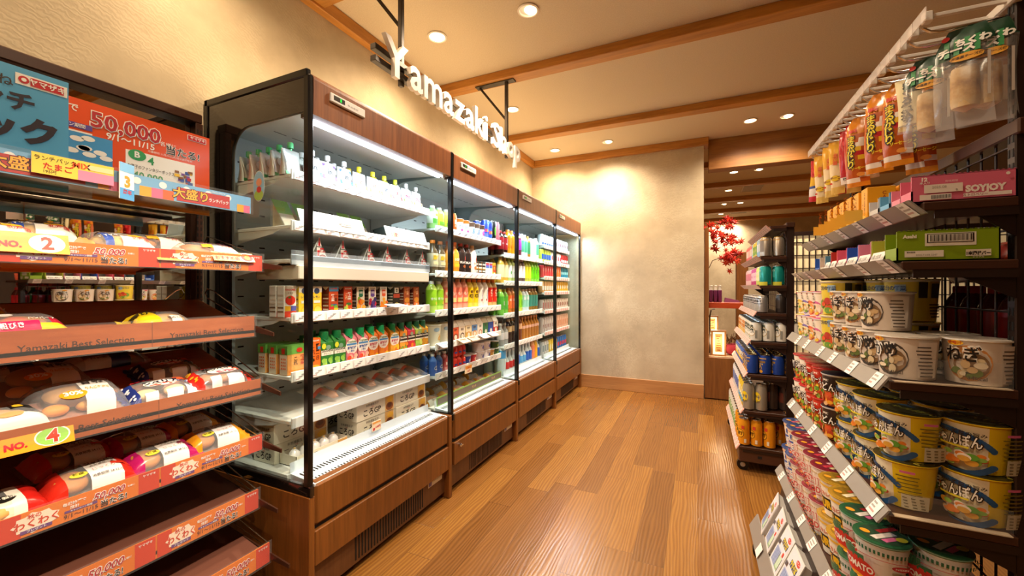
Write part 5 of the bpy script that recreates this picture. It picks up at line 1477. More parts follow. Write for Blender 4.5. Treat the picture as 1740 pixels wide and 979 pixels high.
roll2 = bag(.13, .085, .050, ends('#e8a83a', .34, lambda s, t: t < -.3, '#f3f0ea'), 4, [('t', 'パン', 0, -.6, .012, '#4a3a2a', .02)], [(0, 0, .036, .052, .020, '#a8622a')], name='bread_roll_pack')
for q in range(6):
    (roll, roll2)[q % 2].put((-1.445, 1.985 + .145 * q, .4625), 0, 'golden wrapped bread roll, %s from the near end, front of the second cooler deck' % ORD[q], 'bread rolls on the deck', rot=(0, .55, R.uniform(-.2, .2)))
for q in range(5):
    (roll2, roll)[q % 2].put((-1.575, 2.05 + .15 * q, .4635), 0, 'golden wrapped bread roll, %s from the near end, rear of the second cooler deck' % ORD[q], 'bread rolls on the deck', rot=(0, .35, R.uniform(-.3, .3)))
mb = MB(); mb.box(-1.374, 1.945, .463, -1.370, 2.785, .515, M('#86b04a', .4)); mb.box(-1.370, 1.95, .470, -1.3695, 2.78, .508, M('#6b5a48', .4))
for q in range(3):
    mb.text('ランチ', .014, M('#e8b070'), plane((-1.3688, 2.09 + .28 * q, .482), (0, 1, 0), (0, 0, 1)), .02)
tag(mb.build('deck_strip'), 'green edged front strip along the bread rolls in the second cooler', 'shelf strip')

# ------------------------------------------------------------------ third and farthest coolers: single meshes (their caps are a few pixels)
def pets(label, cap, liq, specs=(), **k):
    k.setdefault('n', 12)
    return pet(label, cap, liq, parts=False, specs=specs, **k)
PALEGL = M('#cfdfe6', .08, 0, .5)
cola = pets('#b8202a', '#c02a2a', '#3a1a16', [('t', 'cola', 0, .085, .014, '#f4e8e4', .03)], h=.19)
osoda = pets('#ef8a14', '#e6852a', '#f5a020', h=.215, z0=.3); psoda = pets('#9a3fb4', '#3f55c0', '#6a2c40', h=.215, z0=.3)
clr = pets('#5ab48c', '#e6ece8', '#cfe0d8', h=.215, z0=.25); ambr = pets('#3f8a5a', '#b89a4a', '#a87a2a', h=.21); lact = pets('#f0f2f6', '#e8edf2', '#f0f2f4', h=.20, z0=.1)
stock(2, 0, [(cola, 2.85, 'cola bottle with red label', 2), (cola, 2.92, 'cola bottle with red label', 2), (osoda, 2.99, 'orange soda bottle', 1), (osoda, 3.06, 'orange soda bottle', 1), (psoda, 3.13, 'purple grape soda bottle'), (psoda, 3.20, 'purple grape soda bottle'), (clr, 3.27, 'clear bottle with green label'), (clr, 3.34, 'clear bottle with green label'), (ambr, 3.41, 'amber bottle with green label'), (lact, 3.48, 'white lactic bottle'), (lact, 3.55, 'white lactic bottle'), (clr, 3.62, 'clear bottle with green label')], x=-1.415)
golden = pets('#e8dcb0', '#c9a05a', '#d8a83a', h=.20); gw = pets('#f0f2ec', '#a8b83a', '#b8c878', [('d', 0, .085, .012, .014, '#4aa84a')], h=.20); drk = pets('#dfe2e8', '#d8b8a8', '#5a4a44', h=.21); yg = pets('#dfe23a', '#8aa03a', '#b8c04a', h=.21); lime = pets('#6fd61e', '#9ad030', '#8fd850', [('v', '緑茶', 0, .13, .016, '#2f7a1c', .02)], h=.21)
stock(2, 1, [(golden, 2.86, 'golden tea bottle', 2), (golden, 2.93, 'golden tea bottle'), (gw, 3.0, 'white bottle with green dot'), (gw, 3.07, 'white bottle with green dot'), (drk, 3.14, 'grey labelled dark bottle'), (drk, 3.21, 'grey labelled dark bottle'), (drk, 3.28, 'grey labelled dark bottle'), (yg, 3.35, 'yellow green bottle'), (yg, 3.42, 'yellow green bottle'), (lime, 3.49, 'bright lime tea bottle'), (lime, 3.56, 'bright lime tea bottle'), (lime, 3.63, 'bright lime tea bottle')], x=-1.415)
orl = pets('#ef6a1c', '#c08a5a', '#c8762a', [('t', 'お茶', 0, .11, .016, '#f8e8d0', .03)], h=.215); grt = pets('#8fd62e', '#c8b890', '#b8c85a', [('d', 0, .09, .014, .03, '#5aa82a')], h=.215); mint = pets('#8fd8c4', '#d8c8b8', '#c8dce6', [('r', 0, .11, .05, .03, '#d8ecf4')], h=.205); brn = pets('#3f8f80', '#cfae90', '#8a6a2a', h=.21); grn = pets('#4faa3a', '#c9c24a', '#7ac04a', [('r', .006, .08, .014, .03, '#e8efe0')], h=.205)
stock(2, 2, [(grn, 2.86, 'green tea bottle with yellow cap', 2), (grn, 2.93, 'green tea bottle with yellow cap', 2), (orl, 3.0, 'orange label tea bottle'), (orl, 3.07, 'orange label tea bottle'), (grt, 3.15, 'bright green leaf tea bottle'), (grt, 3.22, 'bright green leaf tea bottle'), (mint, 3.30, 'mint and white label bottle'), (mint, 3.37, 'mint and white label bottle'), (brn, 3.45, 'brown tea bottle with teal label'), (brn, 3.52, 'brown tea bottle with teal label'), (brn, 3.59, 'brown tea bottle with teal label')], x=-1.415)
dteal = pets('#c8a878', '#d0b090', '#2f1c16', h=.205, z0=.5, z1=.72); bteal = pets('#d8b08a', '#8a6a4a', '#6a3418', h=.215, z0=.5, z1=.72); ateal = pets('#d8b0a0', '#d8a070', '#a8702a', h=.205, z0=.5, z1=.62); gcl = pets('#d8d0d4', '#c8c4c0', '#9a9898', h=.18, z0=.3, z1=.6)
stock(2, 3, [(gcl, 2.86, 'pale grey bottle', 2), (gcl, 2.93, 'pale grey bottle', 2), (dteal, 3.0, 'dark barley tea bottle'), (dteal, 3.07, 'dark barley tea bottle'), (dteal, 3.14, 'dark barley tea bottle'), (bteal, 3.21, 'brown black tea bottle'), (ateal, 3.28, 'amber oolong bottle'), (ateal, 3.35, 'amber oolong bottle'), (ateal, 3.42, 'amber oolong bottle'), (ateal, 3.49, 'amber oolong bottle'), (ateal, 3.56, 'amber oolong bottle'), (ateal, 3.62, 'amber oolong bottle')], x=-1.415)
wbig = pets('#4a9ad8', '#e8eef2', '#c8d8e2', h=.30, r=.047, z0=.45, z1=.66, clearm=PALEGL, n=16); wred = pets('#d0363a', '#e8e4e4', '#d8e0e8', h=.185, z0=.2, z1=.5, clearm=PALEGL); wblu = pets('#2f62c8', '#e8e4e4', '#d8e0e8', h=.20, z0=.2, z1=.6, clearm=PALEGL); wlb = pets('#5aa8e0', '#d8d4d4', '#c8d4ea', h=.20, z0=.2, z1=.5, clearm=PALEGL); pko = pets('#ef8a6a', '#b8c84a', '#f2b07a', h=.215); yst = pets('#f0b02a', '#e8a05a', '#f2c04a', h=.215)
wbig.put((-1.42, 2.865, .463), 0, 'large water bottle with blue label, first on the third cooler deck', 'goods on the deck of the third cooler')
wbig.put((-1.52, 2.865, .463), 0, 'large water bottle with blue label, behind the first on the third cooler deck', 'goods on the deck of the third cooler')
stock(2, 4, [(wred, 2.95, 'small water bottle with red label'), (wred, 3.02, 'small water bottle with red label'), (wred, 3.09, 'small water bottle with red label'), (wblu, 3.16, 'water bottle with dark blue label'), (wlb, 3.23, 'water bottle with light blue label'), (wlb, 3.30, 'water bottle with light blue label'), (wblu, 3.37, 'water bottle with dark blue label'), (wblu, 3.44, 'water bottle with dark blue label'), (pko, 3.51, 'coral pink drink bottle'), (yst, 3.58, 'golden drink bottle'), (wblu, 3.64, 'water bottle with dark blue label')], x=-1.415)
def c4(body, h=.122, **k):
    k.setdefault('n', 14)
    return can(body, h=h, **k)
S4 = [[('#e8eef4', 'white can with blue band', [('r', 0, .02, .05, .02, '#4a6ac0')], 6, .122), ('#c9cfdc', 'silver grey can', [('d', 0, .06, .014, .02, '#7a4a5a')], 7, .122)],
      [('#d8e84a', 'yellow topped can', [('r', 0, .03, .056, .05, '#3a6ac8')], 4, .13), ('#e8e6e8', 'white can with red disc', [('d', 0, .06, .018, .024, '#d0303a')], 5, .122), ('#c8302e', 'red and white can', [('r', 0, .03, .05, .03, '#f0e8e0')], 4, .122)],
      [('#d83a4a', 'crimson can', [('v', '果汁', 0, .1, .014, '#f4d8d0', .02)], 5, .13), ('#ef7a3a', 'coral orange can', [('v', '果汁', 0, .1, .014, '#f8e8d0', .02)], 4, .13), ('#2f8aa8', 'teal blue can', [('r', 0, .05, .05, .03, '#8ad0d8')], 4, .13)],
      [('#e8b070', 'apricot can', [('r', 0, .03, .05, .04, '#f4ece0')], 6, .122), ('#e8b83a', 'golden yellow can', [('d', 0, .06, .016, .02, '#f4f0e4')], 7, .122)],
      [('#c0b0a8', 'silver and rose can', [('r', 0, .03, .03, .06, '#a85a5a')], 6, .122), ('#d8ccc0', 'pale beige can', [('d', 0, .06, .018, .022, '#8a4a3a')], 7, .122)],
      [('#d0c4c4', 'silver can with rose text', [('v', '生', 0, .09, .026, '#9a5a62', .02)], 6, .16), ('#e8c0a8', 'pale peach can', [('r', 0, .04, .04, .06, '#d89a78')], 7, .16)],
      [('#d8d8da', 'white tall can', [('r', 0, .06, .04, .06, '#8a9aa0')], 3, .16), ('#e8c83a', 'lemon yellow tall can', [('d', 0, .08, .018, .03, '#f4ecc8')], 4, .16), ('#3a72c0', 'blue tall can', [('r', 0, .06, .04, .04, '#d0303a')], 5, .16)]]
for lv, grp in enumerate(S4):
    its, y = [], 3.752
    for body, d, sp, n, h in grp:
        p = c4(body, h, specs=sp)
        for q in range(n):
            if y < 4.57:
                its.append((p, y, d)); y += .0675
    stock(3, lv, its, x=-1.412)
# cans seen through the partition on the third cooler's far shelves are the farthest cooler's own

# ================================================================== bread on the rack
def on_tray(p, i, x, y, rz, label, grp, lift=0.0, tip=None):
    xf, zb, zt, st = TR[i]
    sl = math.atan2(tray_z(i, -1.78) - tray_z(i, xf), xf + 1.78)
    return p.put((x, y, tray_z(i, x) + .0015 + lift), rz, label, grp, rot=(0, sl if tip is None else tip, rz))
def film_zone(*rules):
    """rules: (test, colour), first hit wins, else clear film"""
    rs = [(t, M(c, .28)) for t, c in rules]
    def z(s, t):
        for f, m in rs:
            if f(s, t): return m
        return FILM
    return z
BREAD1, BREAD2, CREAM = '#c98338', '#d99c50', '#ecd09a'
melon = bag(.150, .125, .050, film_zone((lambda s, t: s < -.86, '#f0d27a'), (lambda s, t: s > .86, '#f0d27a'), (lambda s, t: t < -.45 and s > -.1, '#efe7da'), (lambda s, t: abs(s + .5) < .16 and t < 0, '#3a56a8')), 11,
            [('t', 'メロンパン', -.1, -.15, .014, '#4a2c14', .03), ('t', 'ヤマザキ', -.5, -.6, .008, '#e8e4e0', .02), ('t', '北海道', .45, -.7, .010, '#c23a2a', .02), ('r', .35, -.35, .018, .010, '#f0b82a')], [(0, 0, .048, .058, .021, '#e6b867')])
longb = bag(.185, .105, .046, film_zone((lambda s, t: abs(s) > .88, '#e6d8c8'), (lambda s, t: t < -.5 and s > 0, '#efe9df'), (lambda s, t: s > .55 and t > -.3, '#8a2a3a')), 12,
            [('t', '高級つぶあん', .1, .05, .013, '#7a2430', .03), ('t', 'ヤマザキ', .45, -.7, .008, '#c23a2a', .02), ('r', -.2, -.6, .016, .008, '#f0a82a')], [(0, -.035, .040, .045, .019, '#c98445'), (0, .045, .040, .040, .019, '#c27a3c')])
pizza = bag(.165, .125, .050, film_zone((lambda s, t: s < -.8, '#e9e0d4'), (lambda s, t: s > .82, '#e9e0d4'), (lambda s, t: t < -.55 and s < .3, '#d8285a'), (lambda s, t: t < -.7 and s > .3, '#f0d22a'), (lambda s, t: s > .45 and -.6 < t < -.1, '#b8243c')), 13,
            [('t', 'ハンバーグ', .35, -.42, .011, '#f2e6d6', .03, .05), ('t', '粗びき', -.35, -.8, .010, '#f4e8ea', .02), ('d', -.3, .1, .014, .010, '#efe6da')], [(0, 0, .050, .062, .021, '#c47a34'), (.008, -.01, .025, .03, .024, '#d8541f')])
yellow = bag(.150, .105, .040, film_zone((lambda s, t: s < -.25, '#e9c81e'), (lambda s, t: .1 < s < .55 and t < -.35, '#efeae0')), 14,
             [('t', '厚切り', -.55, .1, .016, '#3a3210', .04), ('t', 'バターロール', .35, .25, .011, '#5a2a1a', .03), ('t', '税込 110円', .32, -.66, .008, '#3a3a3a', .01)], [(0, .02, .036, .045, .017, '#d2a050'), (0, -.045, .030, .025, .015, '#e2c24a')])
siberia = bag(.165, .110, .034, film_zone((lambda s, t: s < -.78, '#23347e'), (lambda s, t: s > .86, '#cfd3da'), (lambda s, t: t < -.62 and -.6 < s < -.2, '#f1ece4'), (lambda s, t: t < -.62 and .0 < s < .5, '#f3f0ea'), (lambda s, t: s > .58 and t < -.35, '#e6e6ee')), 15,
              [('d', .02, .05, .045, .017, '#f2efe8'), ('d', .02, -.09, .036, .008, '#d8432c'), ('t', 'シベリア', .02, .0, .016, '#1c1a30', .04), ('t', 'ヤマザキ', -.45, .55, .009, '#c8242c', .04), ('r', .66, .35, .017, .008, '#e0582e'), ('t', '3個入', .66, -.1, .010, '#2a3a7a', .03)] +
              [('d', -.9 + R.uniform(-.06, .06), R.uniform(-.8, .8), .003, .004, '#e8ecf4') for _ in range(8)], [(.018, -.04, .022, .028, .013, CREAM), (.018, .03, .022, .028, .013, CREAM), (-.025, -.02, .022, .04, .012, '#6b3a26')])
ohagi = bag(.160, .112, .036, film_zone((lambda s, t: s < -.76, '#d62a20'), (lambda s, t: s > .84, '#d62a20'), (lambda s, t: t < -.55 and -.55 < s < -.1, '#f4dfda'), (lambda s, t: t < -.5 and .15 < s < .7, '#f3f0ea')), 16,
            [('d', .12, .02, .046, .018, '#f4f0ea'), ('d', .12, -.12, .034, .008, '#d63a5a'), ('t', '秋シベリア', .08, .12, .015, '#221812', .04), ('t', 'ヤマザキ', -.4, .55, .009, '#c8242c', .04), ('r', .66, .25, .015, .008, '#e0582e')] +
            [('d', -.88 + R.uniform(-.06, .06), R.uniform(-.8, .8), .004, .005, '#f0b02a') for _ in range(8)], [(0, 0, .032, .058, .014, '#c98a5a')])
mame = bag(.185, .150, .052, film_zone((lambda s, t: .05 < s < .6 and t < -.05, '#efe9e2'), (lambda s, t: .05 < s < .6 and t < .35, '#d6d0c8')), 17,
           [('t', '甘熟', .30, .05, .017, '#3a3028', .03), ('t', 'りんごチョコ', .32, -.35, .010, '#e0a03a', .03, .045), ('d', -.22, -.50, .026, .016, '#eb9a1e'), ('t', '30%', -.22, -.56, .015, '#f6f0e4', .04), ('t', 'ヤマザキ', -.35, .62, .010, '#b8243c', .02)], [(-.015, 0, .055, .06, .021, '#b58446'), (.04, -.05, .018, .025, .013, '#e8932a'), (.04, .01, .018, .024, .013, '#dca24a')])
stick = bag(.195, .075, .030, film_zone((lambda s, t: s < -.62, '#cfcac4'), (lambda s, t: abs(s - .25) < .2, '#22307c'), (lambda s, t: s > .85, '#c9a8a0'), (lambda s, t: t < -.4 and s < .05, '#e9e2d6')), 18, [('t', '白い恋人', -.2, -.55, .010, '#6a3a2a', .01)], [(0, 0, .022, .075, .012, '#d0905a')])
def kei(c, name, seed, dot=None):
    return bag(.175, .118, .044, film_zone((lambda s, t: -.94 < s < -.66, c), (lambda s, t: s > .58, c), (lambda s, t: -.16 < s < .58 and t > .02, '#cfc6bc'), (lambda s, t: -.16 < s < .58, '#f2efec')), seed,
               [('t', name, .27, .22, .013, '#2a2020', .02, .062), ('t', '北海道産小麦', .27, .02, .006, '#5a4a44', .005), ('t', 'じっくり', .25, -.34, .009, '#d88a80', .005), ('t', '消費期限 24.12.12', .27, -.72, .006, '#3a3430', .005), ('d', -.33, -.35, .017, .011, '#e8d84a'), ('t', '薄皮', -.33, -.38, .008, '#5a4a10', .02), ('t', 'ヤマザキ', -.42, .55, .007, '#d0302a', .02)] +
               ([('d', .55 + .12 * q, -.05 - .1 * q, .010, .008, dot) for q in range(3)] if dot else []), [(.005, -.040, .044, .036, .019, BREAD1)])
jam, tsubu, crm = kei('#cf2e1e', 'ジャムパン', 21, '#d8361f'), kei('#b01c62', 'つぶあんぱん', 22, '#7a1f34'), kei('#e2951f', 'クリームパン', 23)
plain_ = bag(.170, .120, .044, film_zone((lambda s, t: s > .45, '#c22018'), (lambda s, t: s > .3, '#efe8d8'), (lambda s, t: t < -.2 and s < .3, '#e6dcc2')), 24, [('d', .12, -.30, .022, .012, '#1b1714'), ('t', '燻り製法', .12, -.34, .008, '#f0e8d8', .02), ('r', -.4, -.05, .018, .007, '#eee6dc'), ('t', '123円', -.4, -.08, .007, '#3a3430', .01), ('d', -.55, -.72, .012, .007, '#c8302a')], [(.02, -.02, .038, .055, .020, '#dca85e')])
owl = bag(.150, .100, .040, film_zone((lambda s, t: s > .2 and t > .1, '#1c1a18'), (lambda s, t: t < -.3, '#ece4d8')), 25, [('d', .45, .35, .010, .008, '#e0b02a'), ('d', .1, -.35, .022, .010, '#dca06a')], [(0, 0, .036, .05, .018, '#caa06a')])
GRP = 'wrapped breads on the sloping trays'
for args in (
    (melon, 1, -1.495, .345, .06, 'round melon bread in clear film, left of the melon bread pair on the upper tray'), (melon, 1, -1.498, .575, .05, 'round melon bread with blue print, beside the numbered 3 card'), (melon, 1, -1.62, .455, -.1, 'melon bread lying behind the numbered 2 card'),
    (longb, 1, -1.485, .800, -.04, 'long red bean bread beside the thumb badge card'), (longb, 1, -1.60, .700, .08, 'long red bean bread in the second line of the upper tray'),
    (pizza, 2, -1.535, .400, .10, 'hamburger bread with crimson label at the far left of the wood-look tray'), (pizza, 2, -1.66, .330, .0, 'hamburger bread lying behind another at the far left'), (yellow, 2, -1.530, .690, .10, 'flat yellow wrapped butter roll alone on the wood-look tray'),
    (mame, 3, -1.520, .500, -.02, 'big clear bag of rice crackers with orange 30% oval'), (mame, 3, -1.645, .470, .05, 'clear bag lying behind the orange 30% bag'), (owl, 3, -1.475, .355, .15, 'black and cream wrapped bun above the numbered 4 card'),
    (siberia, 3, -1.490, .672, -.03, 'clear pack of sponge slices with dark blue end and white oval, in front'), (siberia, 3, -1.615, .745, -.05, 'clear pack of sponge slices with dark blue end, second line'), (ohagi, 3, -1.500, .842, -.06, 'pack of sponge slices with bright red ends near the cooler'),
    (stick, 3, -1.735, .43, .02, 'long thin pack with blue band lying at the back, farther from the cooler'), (stick, 3, -1.735, .64, .02, 'long thin pack with blue band lying at the back, nearer the cooler'),
    (plain_, 4, -1.480, .345, .03, 'cream and red wrapped bun with black oval at far left'), (jam, 4, -1.490, .515, -.02, 'red wrapped jam bun in the front line'), (jam, 4, -1.62, .52, .06, 'red wrapped jam bun in the second line'),
    (tsubu, 4, -1.490, .672, -.03, 'magenta wrapped bean bun in the front line'), (tsubu, 4, -1.61, .665, .05, 'magenta wrapped bean bun in the second line'), (crm, 4, -1.500, .830, -.10, 'orange wrapped cream bun in the front line'), (crm, 4, -1.62, .805, .10, 'orange wrapped cream bun in the second line')):
    p, i, x, y, rz, d = args
    on_tray(p, i, x, y, rz, d, GRP)

# ================================================================== goods on the near gondola
G = 'near noodle shelves'
def gput(p, x, y, z, deg, label, grp, bare=False):
    return p.put((x, y, z + .0004), math.radians(deg), label, grp, bare=bare)
def arcs(n, cx, cy, r, a0, a1, w, c):
    """a curved band as a run of small rectangles"""
    out = []
    for q in range(n):
        a = math.radians(a0 + (a1 - a0) * q / (n - 1))
        out.append(('d', cx + r * math.cos(a), cy + r * math.sin(a), w, w, c))
    return out
def outlined(txt, cx, y, h, maxw, c='#f7f3ea', o='#2a1c10', b=.10):
    return [('t', txt, cx, y, h, o, b, maxw * 1.06), ('t', txt, cx, y, h, c, .015, maxw)]
VEG = ['#e0802a', '#d8a03a', '#5f9a32', '#86b04a', '#ecd8c8', '#d8542a', '#efe0d0']
def info(cx, top, w, rows, c='#2a2416', hc=None):
    q = random.Random(rows)
    out = [('r', cx, top, w * .6, .005, hc)] if hc else []
    for k in range(rows):
        out.append(('r', cx + q.uniform(-.1, .0) * w, top - .008 - .0075 * k, w * q.uniform(.7, .95), .0026, c))
    return out
def tab(cx, y, w, h, c='#cfc8ac'):
    return [('r', cx, y, w, h, c)] + [('r', cx + w * (-.3 + .3 * (k % 3)), y + h * (.12 + .22 * (k // 3)), w * .16, h * .06, '#5a5030') for k in range(12)]
champon = cup('#e4c21a', arcs(24, -.030, -.010, .092, 40, 112, .0055, '#2a5a8e') + arcs(20, -.012, .055, .058, 262, 322, .0055, '#2a5a8e') +
              outlined('ちゃんぽん', -.010, .055, .019, .066) + [('t', '九種類の野菜の旨み', -.008, .078, .006, '#2a1c10', .02), ('r', -.012, .050, .04, .004, '#e8d83a')] + rnd_fruit(26, .024, .016, .044, VEG, 31, (.004, .008)) +
              info(.058, .085, .030, 6, '#7a6a20', '#d86a9a') + tab(.058, .010, .030, .030),
              h=.102, r0=.041, r1=.0515, lid='#3a3416', rim='#e6c81c', angles=[(-66, 38, '#ecdcba')], lidspecs=[('d', 0, 0, .044, .044, '#4a4420'), ('t', 'ちゃんぽん', 0, -.008, .016, '#d8c84a', .03), ('r', -.02, .018, .03, .010, '#4a7a9a')])
def miso(txt, soup, seed):
    return cup('#d8c9ba', [('d', 0, .044, .034, .036, soup), ('d', .004, .040, .026, .026, '#8a6a48')] + rnd_fruit(14, .018, .018, .05, ['#e8d8b8', '#6a7a3a', '#4a4a38', '#c8a878', '#dcc8a0'], seed, (.004, .009)) + outlined(txt, -.006, .050, .024, .048, '#1a1614', '#e8e2d8') +
               [('d', -.016, .084, .012, .005, '#e8b61e'), ('t', '味噌汁', -.016, .0818, .005, '#b8281c', .02), ('t', '34kcal', .012, .012, .007, '#5a4a3a', .02)] + [('r', .058, .008, .028, .074, '#e4d9ce')] + info(.058, .078, .026, 9, '#5a4c44'),
               h=.092, r0=.044, r1=.050, lid='#b9aea0', rim='#e6e2da', angles=None)
negi, kame = miso('ねぎ', '#c98a4a', 41), miso('かめ', '#4a4038', 42)
tall = cup('#dcc23a', [('t', '三分の', -.012, .080, .010, '#2a3a5a', .03), ('r', .020, .072, .022, .022, '#9ab4c4'), ('t', '野菜', .020, .079, .009, '#2a4a7a', .03), ('d', 0, .030, .030, .022, '#b8c85a')] + rnd_fruit(12, .024, .012, .045, ['#d8542a', '#e8b03a', '#6f9a3a', '#b83a2a'], 43) + [('r', .060, .06, .016, .04, '#2a2418'), ('r', .085, .06, .02, .036, '#3a3020')] + info(.085, .05, .03, 5),
           h=.108, r0=.046, r1=.053, lid='#c9b24a', rim='#e8e0c4')
def soup(c, ring, seed):
    return cup('#efe2d2', [('d', .004, .032, .024, .026, ring), ('d', .004, .030, .018, .020, c)] + rnd_fruit(7, .012, .014, .04, ['#f0c83a', '#e8dcb8', '#7a9a3a', '#e89a4a'], seed, (.003, .007)) + [('v', 'スープ', -.004, .078, .013, '#1c1614', .03), ('r', -.018, .078, .02, .008, '#d8343a')],
               h=.090, r0=.029, r1=.037, lid=ring, rim='#f4e6dc', n=28)
sy, sp_, so, sk = soup('#f2dc8a', '#e8c24a', 51), soup('#efe4b0', '#8a72b8', 52), soup('#e8a05a', '#e8704a', 53), soup('#f0d8c0', '#d86aa0', 54)
# miso soup shelf (z .955)
Z = .955
g1 = 'miso soup cups on the middle shelf'
for q, (p, x, y, a, s) in enumerate(((kame, .415, 1.165, 213, 'white miso cup with dark seaweed picture at the shelf corner'), (kame, .413, 1.275, 212, 'white miso cup with seaweed picture, second along the shelf edge'), (negi, .412, 1.385, 212, 'white miso cup with leek picture, third along the shelf edge'), (negi, .412, 1.495, 210, 'white miso cup with leek picture, fourth along the shelf edge'),
                                  (negi, .520, 1.155, 232, 'white miso cup with leek picture nearest the wire back'), (kame, .520, 1.265, 225, 'white miso cup second along beside the wire back'))):
    gput(p, x, y, Z, a, s + ', lower tier', g1)
for p, x, y, a, s in ((kame, .415, 1.272, 205, 'upper white miso cup with seaweed picture stacked nearest'), (negi, .412, 1.384, 205, 'upper white miso cup with leek picture stacked second'), (negi, .412, 1.495, 206, 'upper white miso cup with leek picture stacked third')):
    gput(p, x, y, Z + .0935, a, s, g1)
for q, (x, y) in enumerate(((.505, 1.395), (.505, 1.520), (.505, 1.645), (.415, 1.610))):
    for lv in (0, 1):
        gput(tall, x, y, Z + .1095 * lv, 205, 'tall yellow vegetable cup, %s from the near end, %s tier behind the miso cups' % (ORD[q], ('lower', 'upper')[lv]), 'tall yellow vegetable cups')
for q, (p, y, s) in enumerate(((sk, 1.712, 'pink ringed'), (so, 1.796, 'orange ringed'), (sp_, 1.880, 'violet ringed'), (sy, 1.964, 'yellow lidded'))):
    for lv in (0, 1):
        gput(p, .400, y, Z + .0915 * lv, 190, '%s small soup cup, %s tier, far half of the miso shelf' % (s, ('lower', 'upper')[lv]), 'small pastel soup cups')
        gput(p, .490, y, Z + .0915 * lv, 190, '%s small soup cup, %s tier, rear line behind its twin' % (s, ('lower', 'upper')[lv]), 'small pastel soup cups')
# noodle shelf (z .675)
Z = .675
def ramen(base, txt, seed, lid, rim, dark='#2a1a10'):
    return cup(base, [('r', 0, .002, .085, .034, '#c8622a')] + rnd_fruit(26, .036, .006, .042, ['#e8a02a', '#d8542a', '#5f8a2a', '#e8c83a', '#b8401c', '#8aa83a', '#e2b07a'], seed, (.004, .009)) + outlined(txt, -.004, .052, .020, .056) + [('t', '凄麺', 0, .080, .006, '#f4e8d8', .02)],
               h=.102, r0=.038, r1=.0455, lid=lid, rim=rim, zones=[(.0, .05, '#c8702e')])
shoyu, misor, udon = ramen('#efe4d4', '醤油', 61, '#b8242c', '#d04a4a'), ramen('#c8361f', '味噌ラーメン', 62, '#a8241c', '#c84a42'), ramen('#3a2a22', 'うどん', 63, '#1c1a2a', '#d8d4d0')
g2 = 'noodle cups on the lower shelf'
for p, x, y, s in ((shoyu, .405, 2.000, 'cream and red soy ramen cup, farthest'), (shoyu, .405, 1.900, 'cream and red soy ramen cup, second farthest'), (misor, .405, 1.800, 'red miso ramen cup, farther'), (misor, .405, 1.700, 'red miso ramen cup beside the udon'), (udon, .406, 1.590, 'black udon cup with noodle picture')):
    for lv in (0, 1):
        gput(p, x, y, Z + .1035 * lv, 212, '%s in the front line, %s tier' % (s, ('lower', 'upper')[lv]), g2)
        gput(p, x + .098, y, Z + .1035 * lv, 212, '%s in the line behind, %s tier' % (s, ('lower', 'upper')[lv]), g2)
for q, (x, y, a) in enumerate(((.424, 1.180, 214), (.420, 1.320, 205), (.418, 1.450, 205))):
    w = ('at the shelf corner', 'second along the shelf edge', 'third along the shelf edge')[q]
    gput(champon, x - (.006 if q == 0 else 0), y, Z, a - 28 if q == 0 else a, 'yellow noodle cup %s, lower tier' % w, 'yellow noodle cups')
    gput(champon, x, y + (.002 if q == 0 else .004), Z + .1035, a, 'yellow noodle cup %s, upper tier' % w, 'yellow noodle cups')
for q, (x, y, a) in enumerate(((.522, 1.160, 226), (.520, 1.285, 215), (.520, 1.405, 210))):
    w = ('nearest beside the wire back', 'second beside the wire back', 'third beside the wire back')[q]
    gput(champon, x, y, Z, a, 'yellow noodle cup %s, lower tier' % w, 'yellow noodle cups')
    gput(champon, x, y, Z + .1035, a, 'yellow noodle cup %s, upper tier' % w, 'yellow noodle cups')
for lv in (0, 1):
    gput(champon, .668, 1.165, Z + .1035 * lv, 236, 'yellow noodle cup beyond the wire back, cut by the frame, %s tier' % ('lower', 'upper')[lv], 'yellow noodle cups')
# cup noodle shelf (z .385)
Z = .385
def cupn(base, specs, lid, rim='#e9e4da', lidspecs=()):
    return cup(base, specs, h=.106, r0=.0345, r1=.0475, lid=lid, rim=rim, lidspecs=lidspecs, n=32)
def bars(c, y, h=.0085):
    return [('r', -.130 + .0065 * k, y, .0036, h, c) for k in range(41)]
LIDP = lambda a, b, c, d: [('d', 0, 0, .040, .040, a), ('r', -.012, .004, .012, .050, b), ('r', .004, -.028, .014, .056, c), ('r', .020, -.02, .012, .04, d), ('d', -.020, -.02, .010, .008, '#e8a02a'), ('d', .026, .02, .009, .012, '#e8d83a')]
tomatoC = cupn('#e9e0d6', bars('#2a6a4a', .083) + bars('#2a6a4a', .008, .005) + [('r', 0, .079, .26, .0012, '#c8404a'), ('t', 'chili', -.022, .071, .016, '#2a6a4a', .06), ('r', -.012, .062, .040, .012, '#2a6a4a'), ('d', -.004, .045, .024, .022, '#cf2f28'), ('t', 'TOMATO', -.004, .040, .014, '#f6efe4', .04, .044), ('d', -.004, .026, .010, .004, '#e8a02a'), ('d', .052, .070, .012, .006, '#b8303a'), ('t', 'NISSIN', .052, .068, .004, '#f4ece4', .02), ('d', .056, .036, .013, .012, '#3a7a5a'), ('d', .056, .036, .0118, .0108, '#e9e0d6'), ('t', 'JAS', .056, .033, .007, '#3a6a5a', .02), ('r', .085, .03, .012, .03, '#7a7064')], '#2a5a3a', '#8ab09a', LIDP('#2c4a34', '#a8282c', '#e6dcd4', '#d86a9a'))
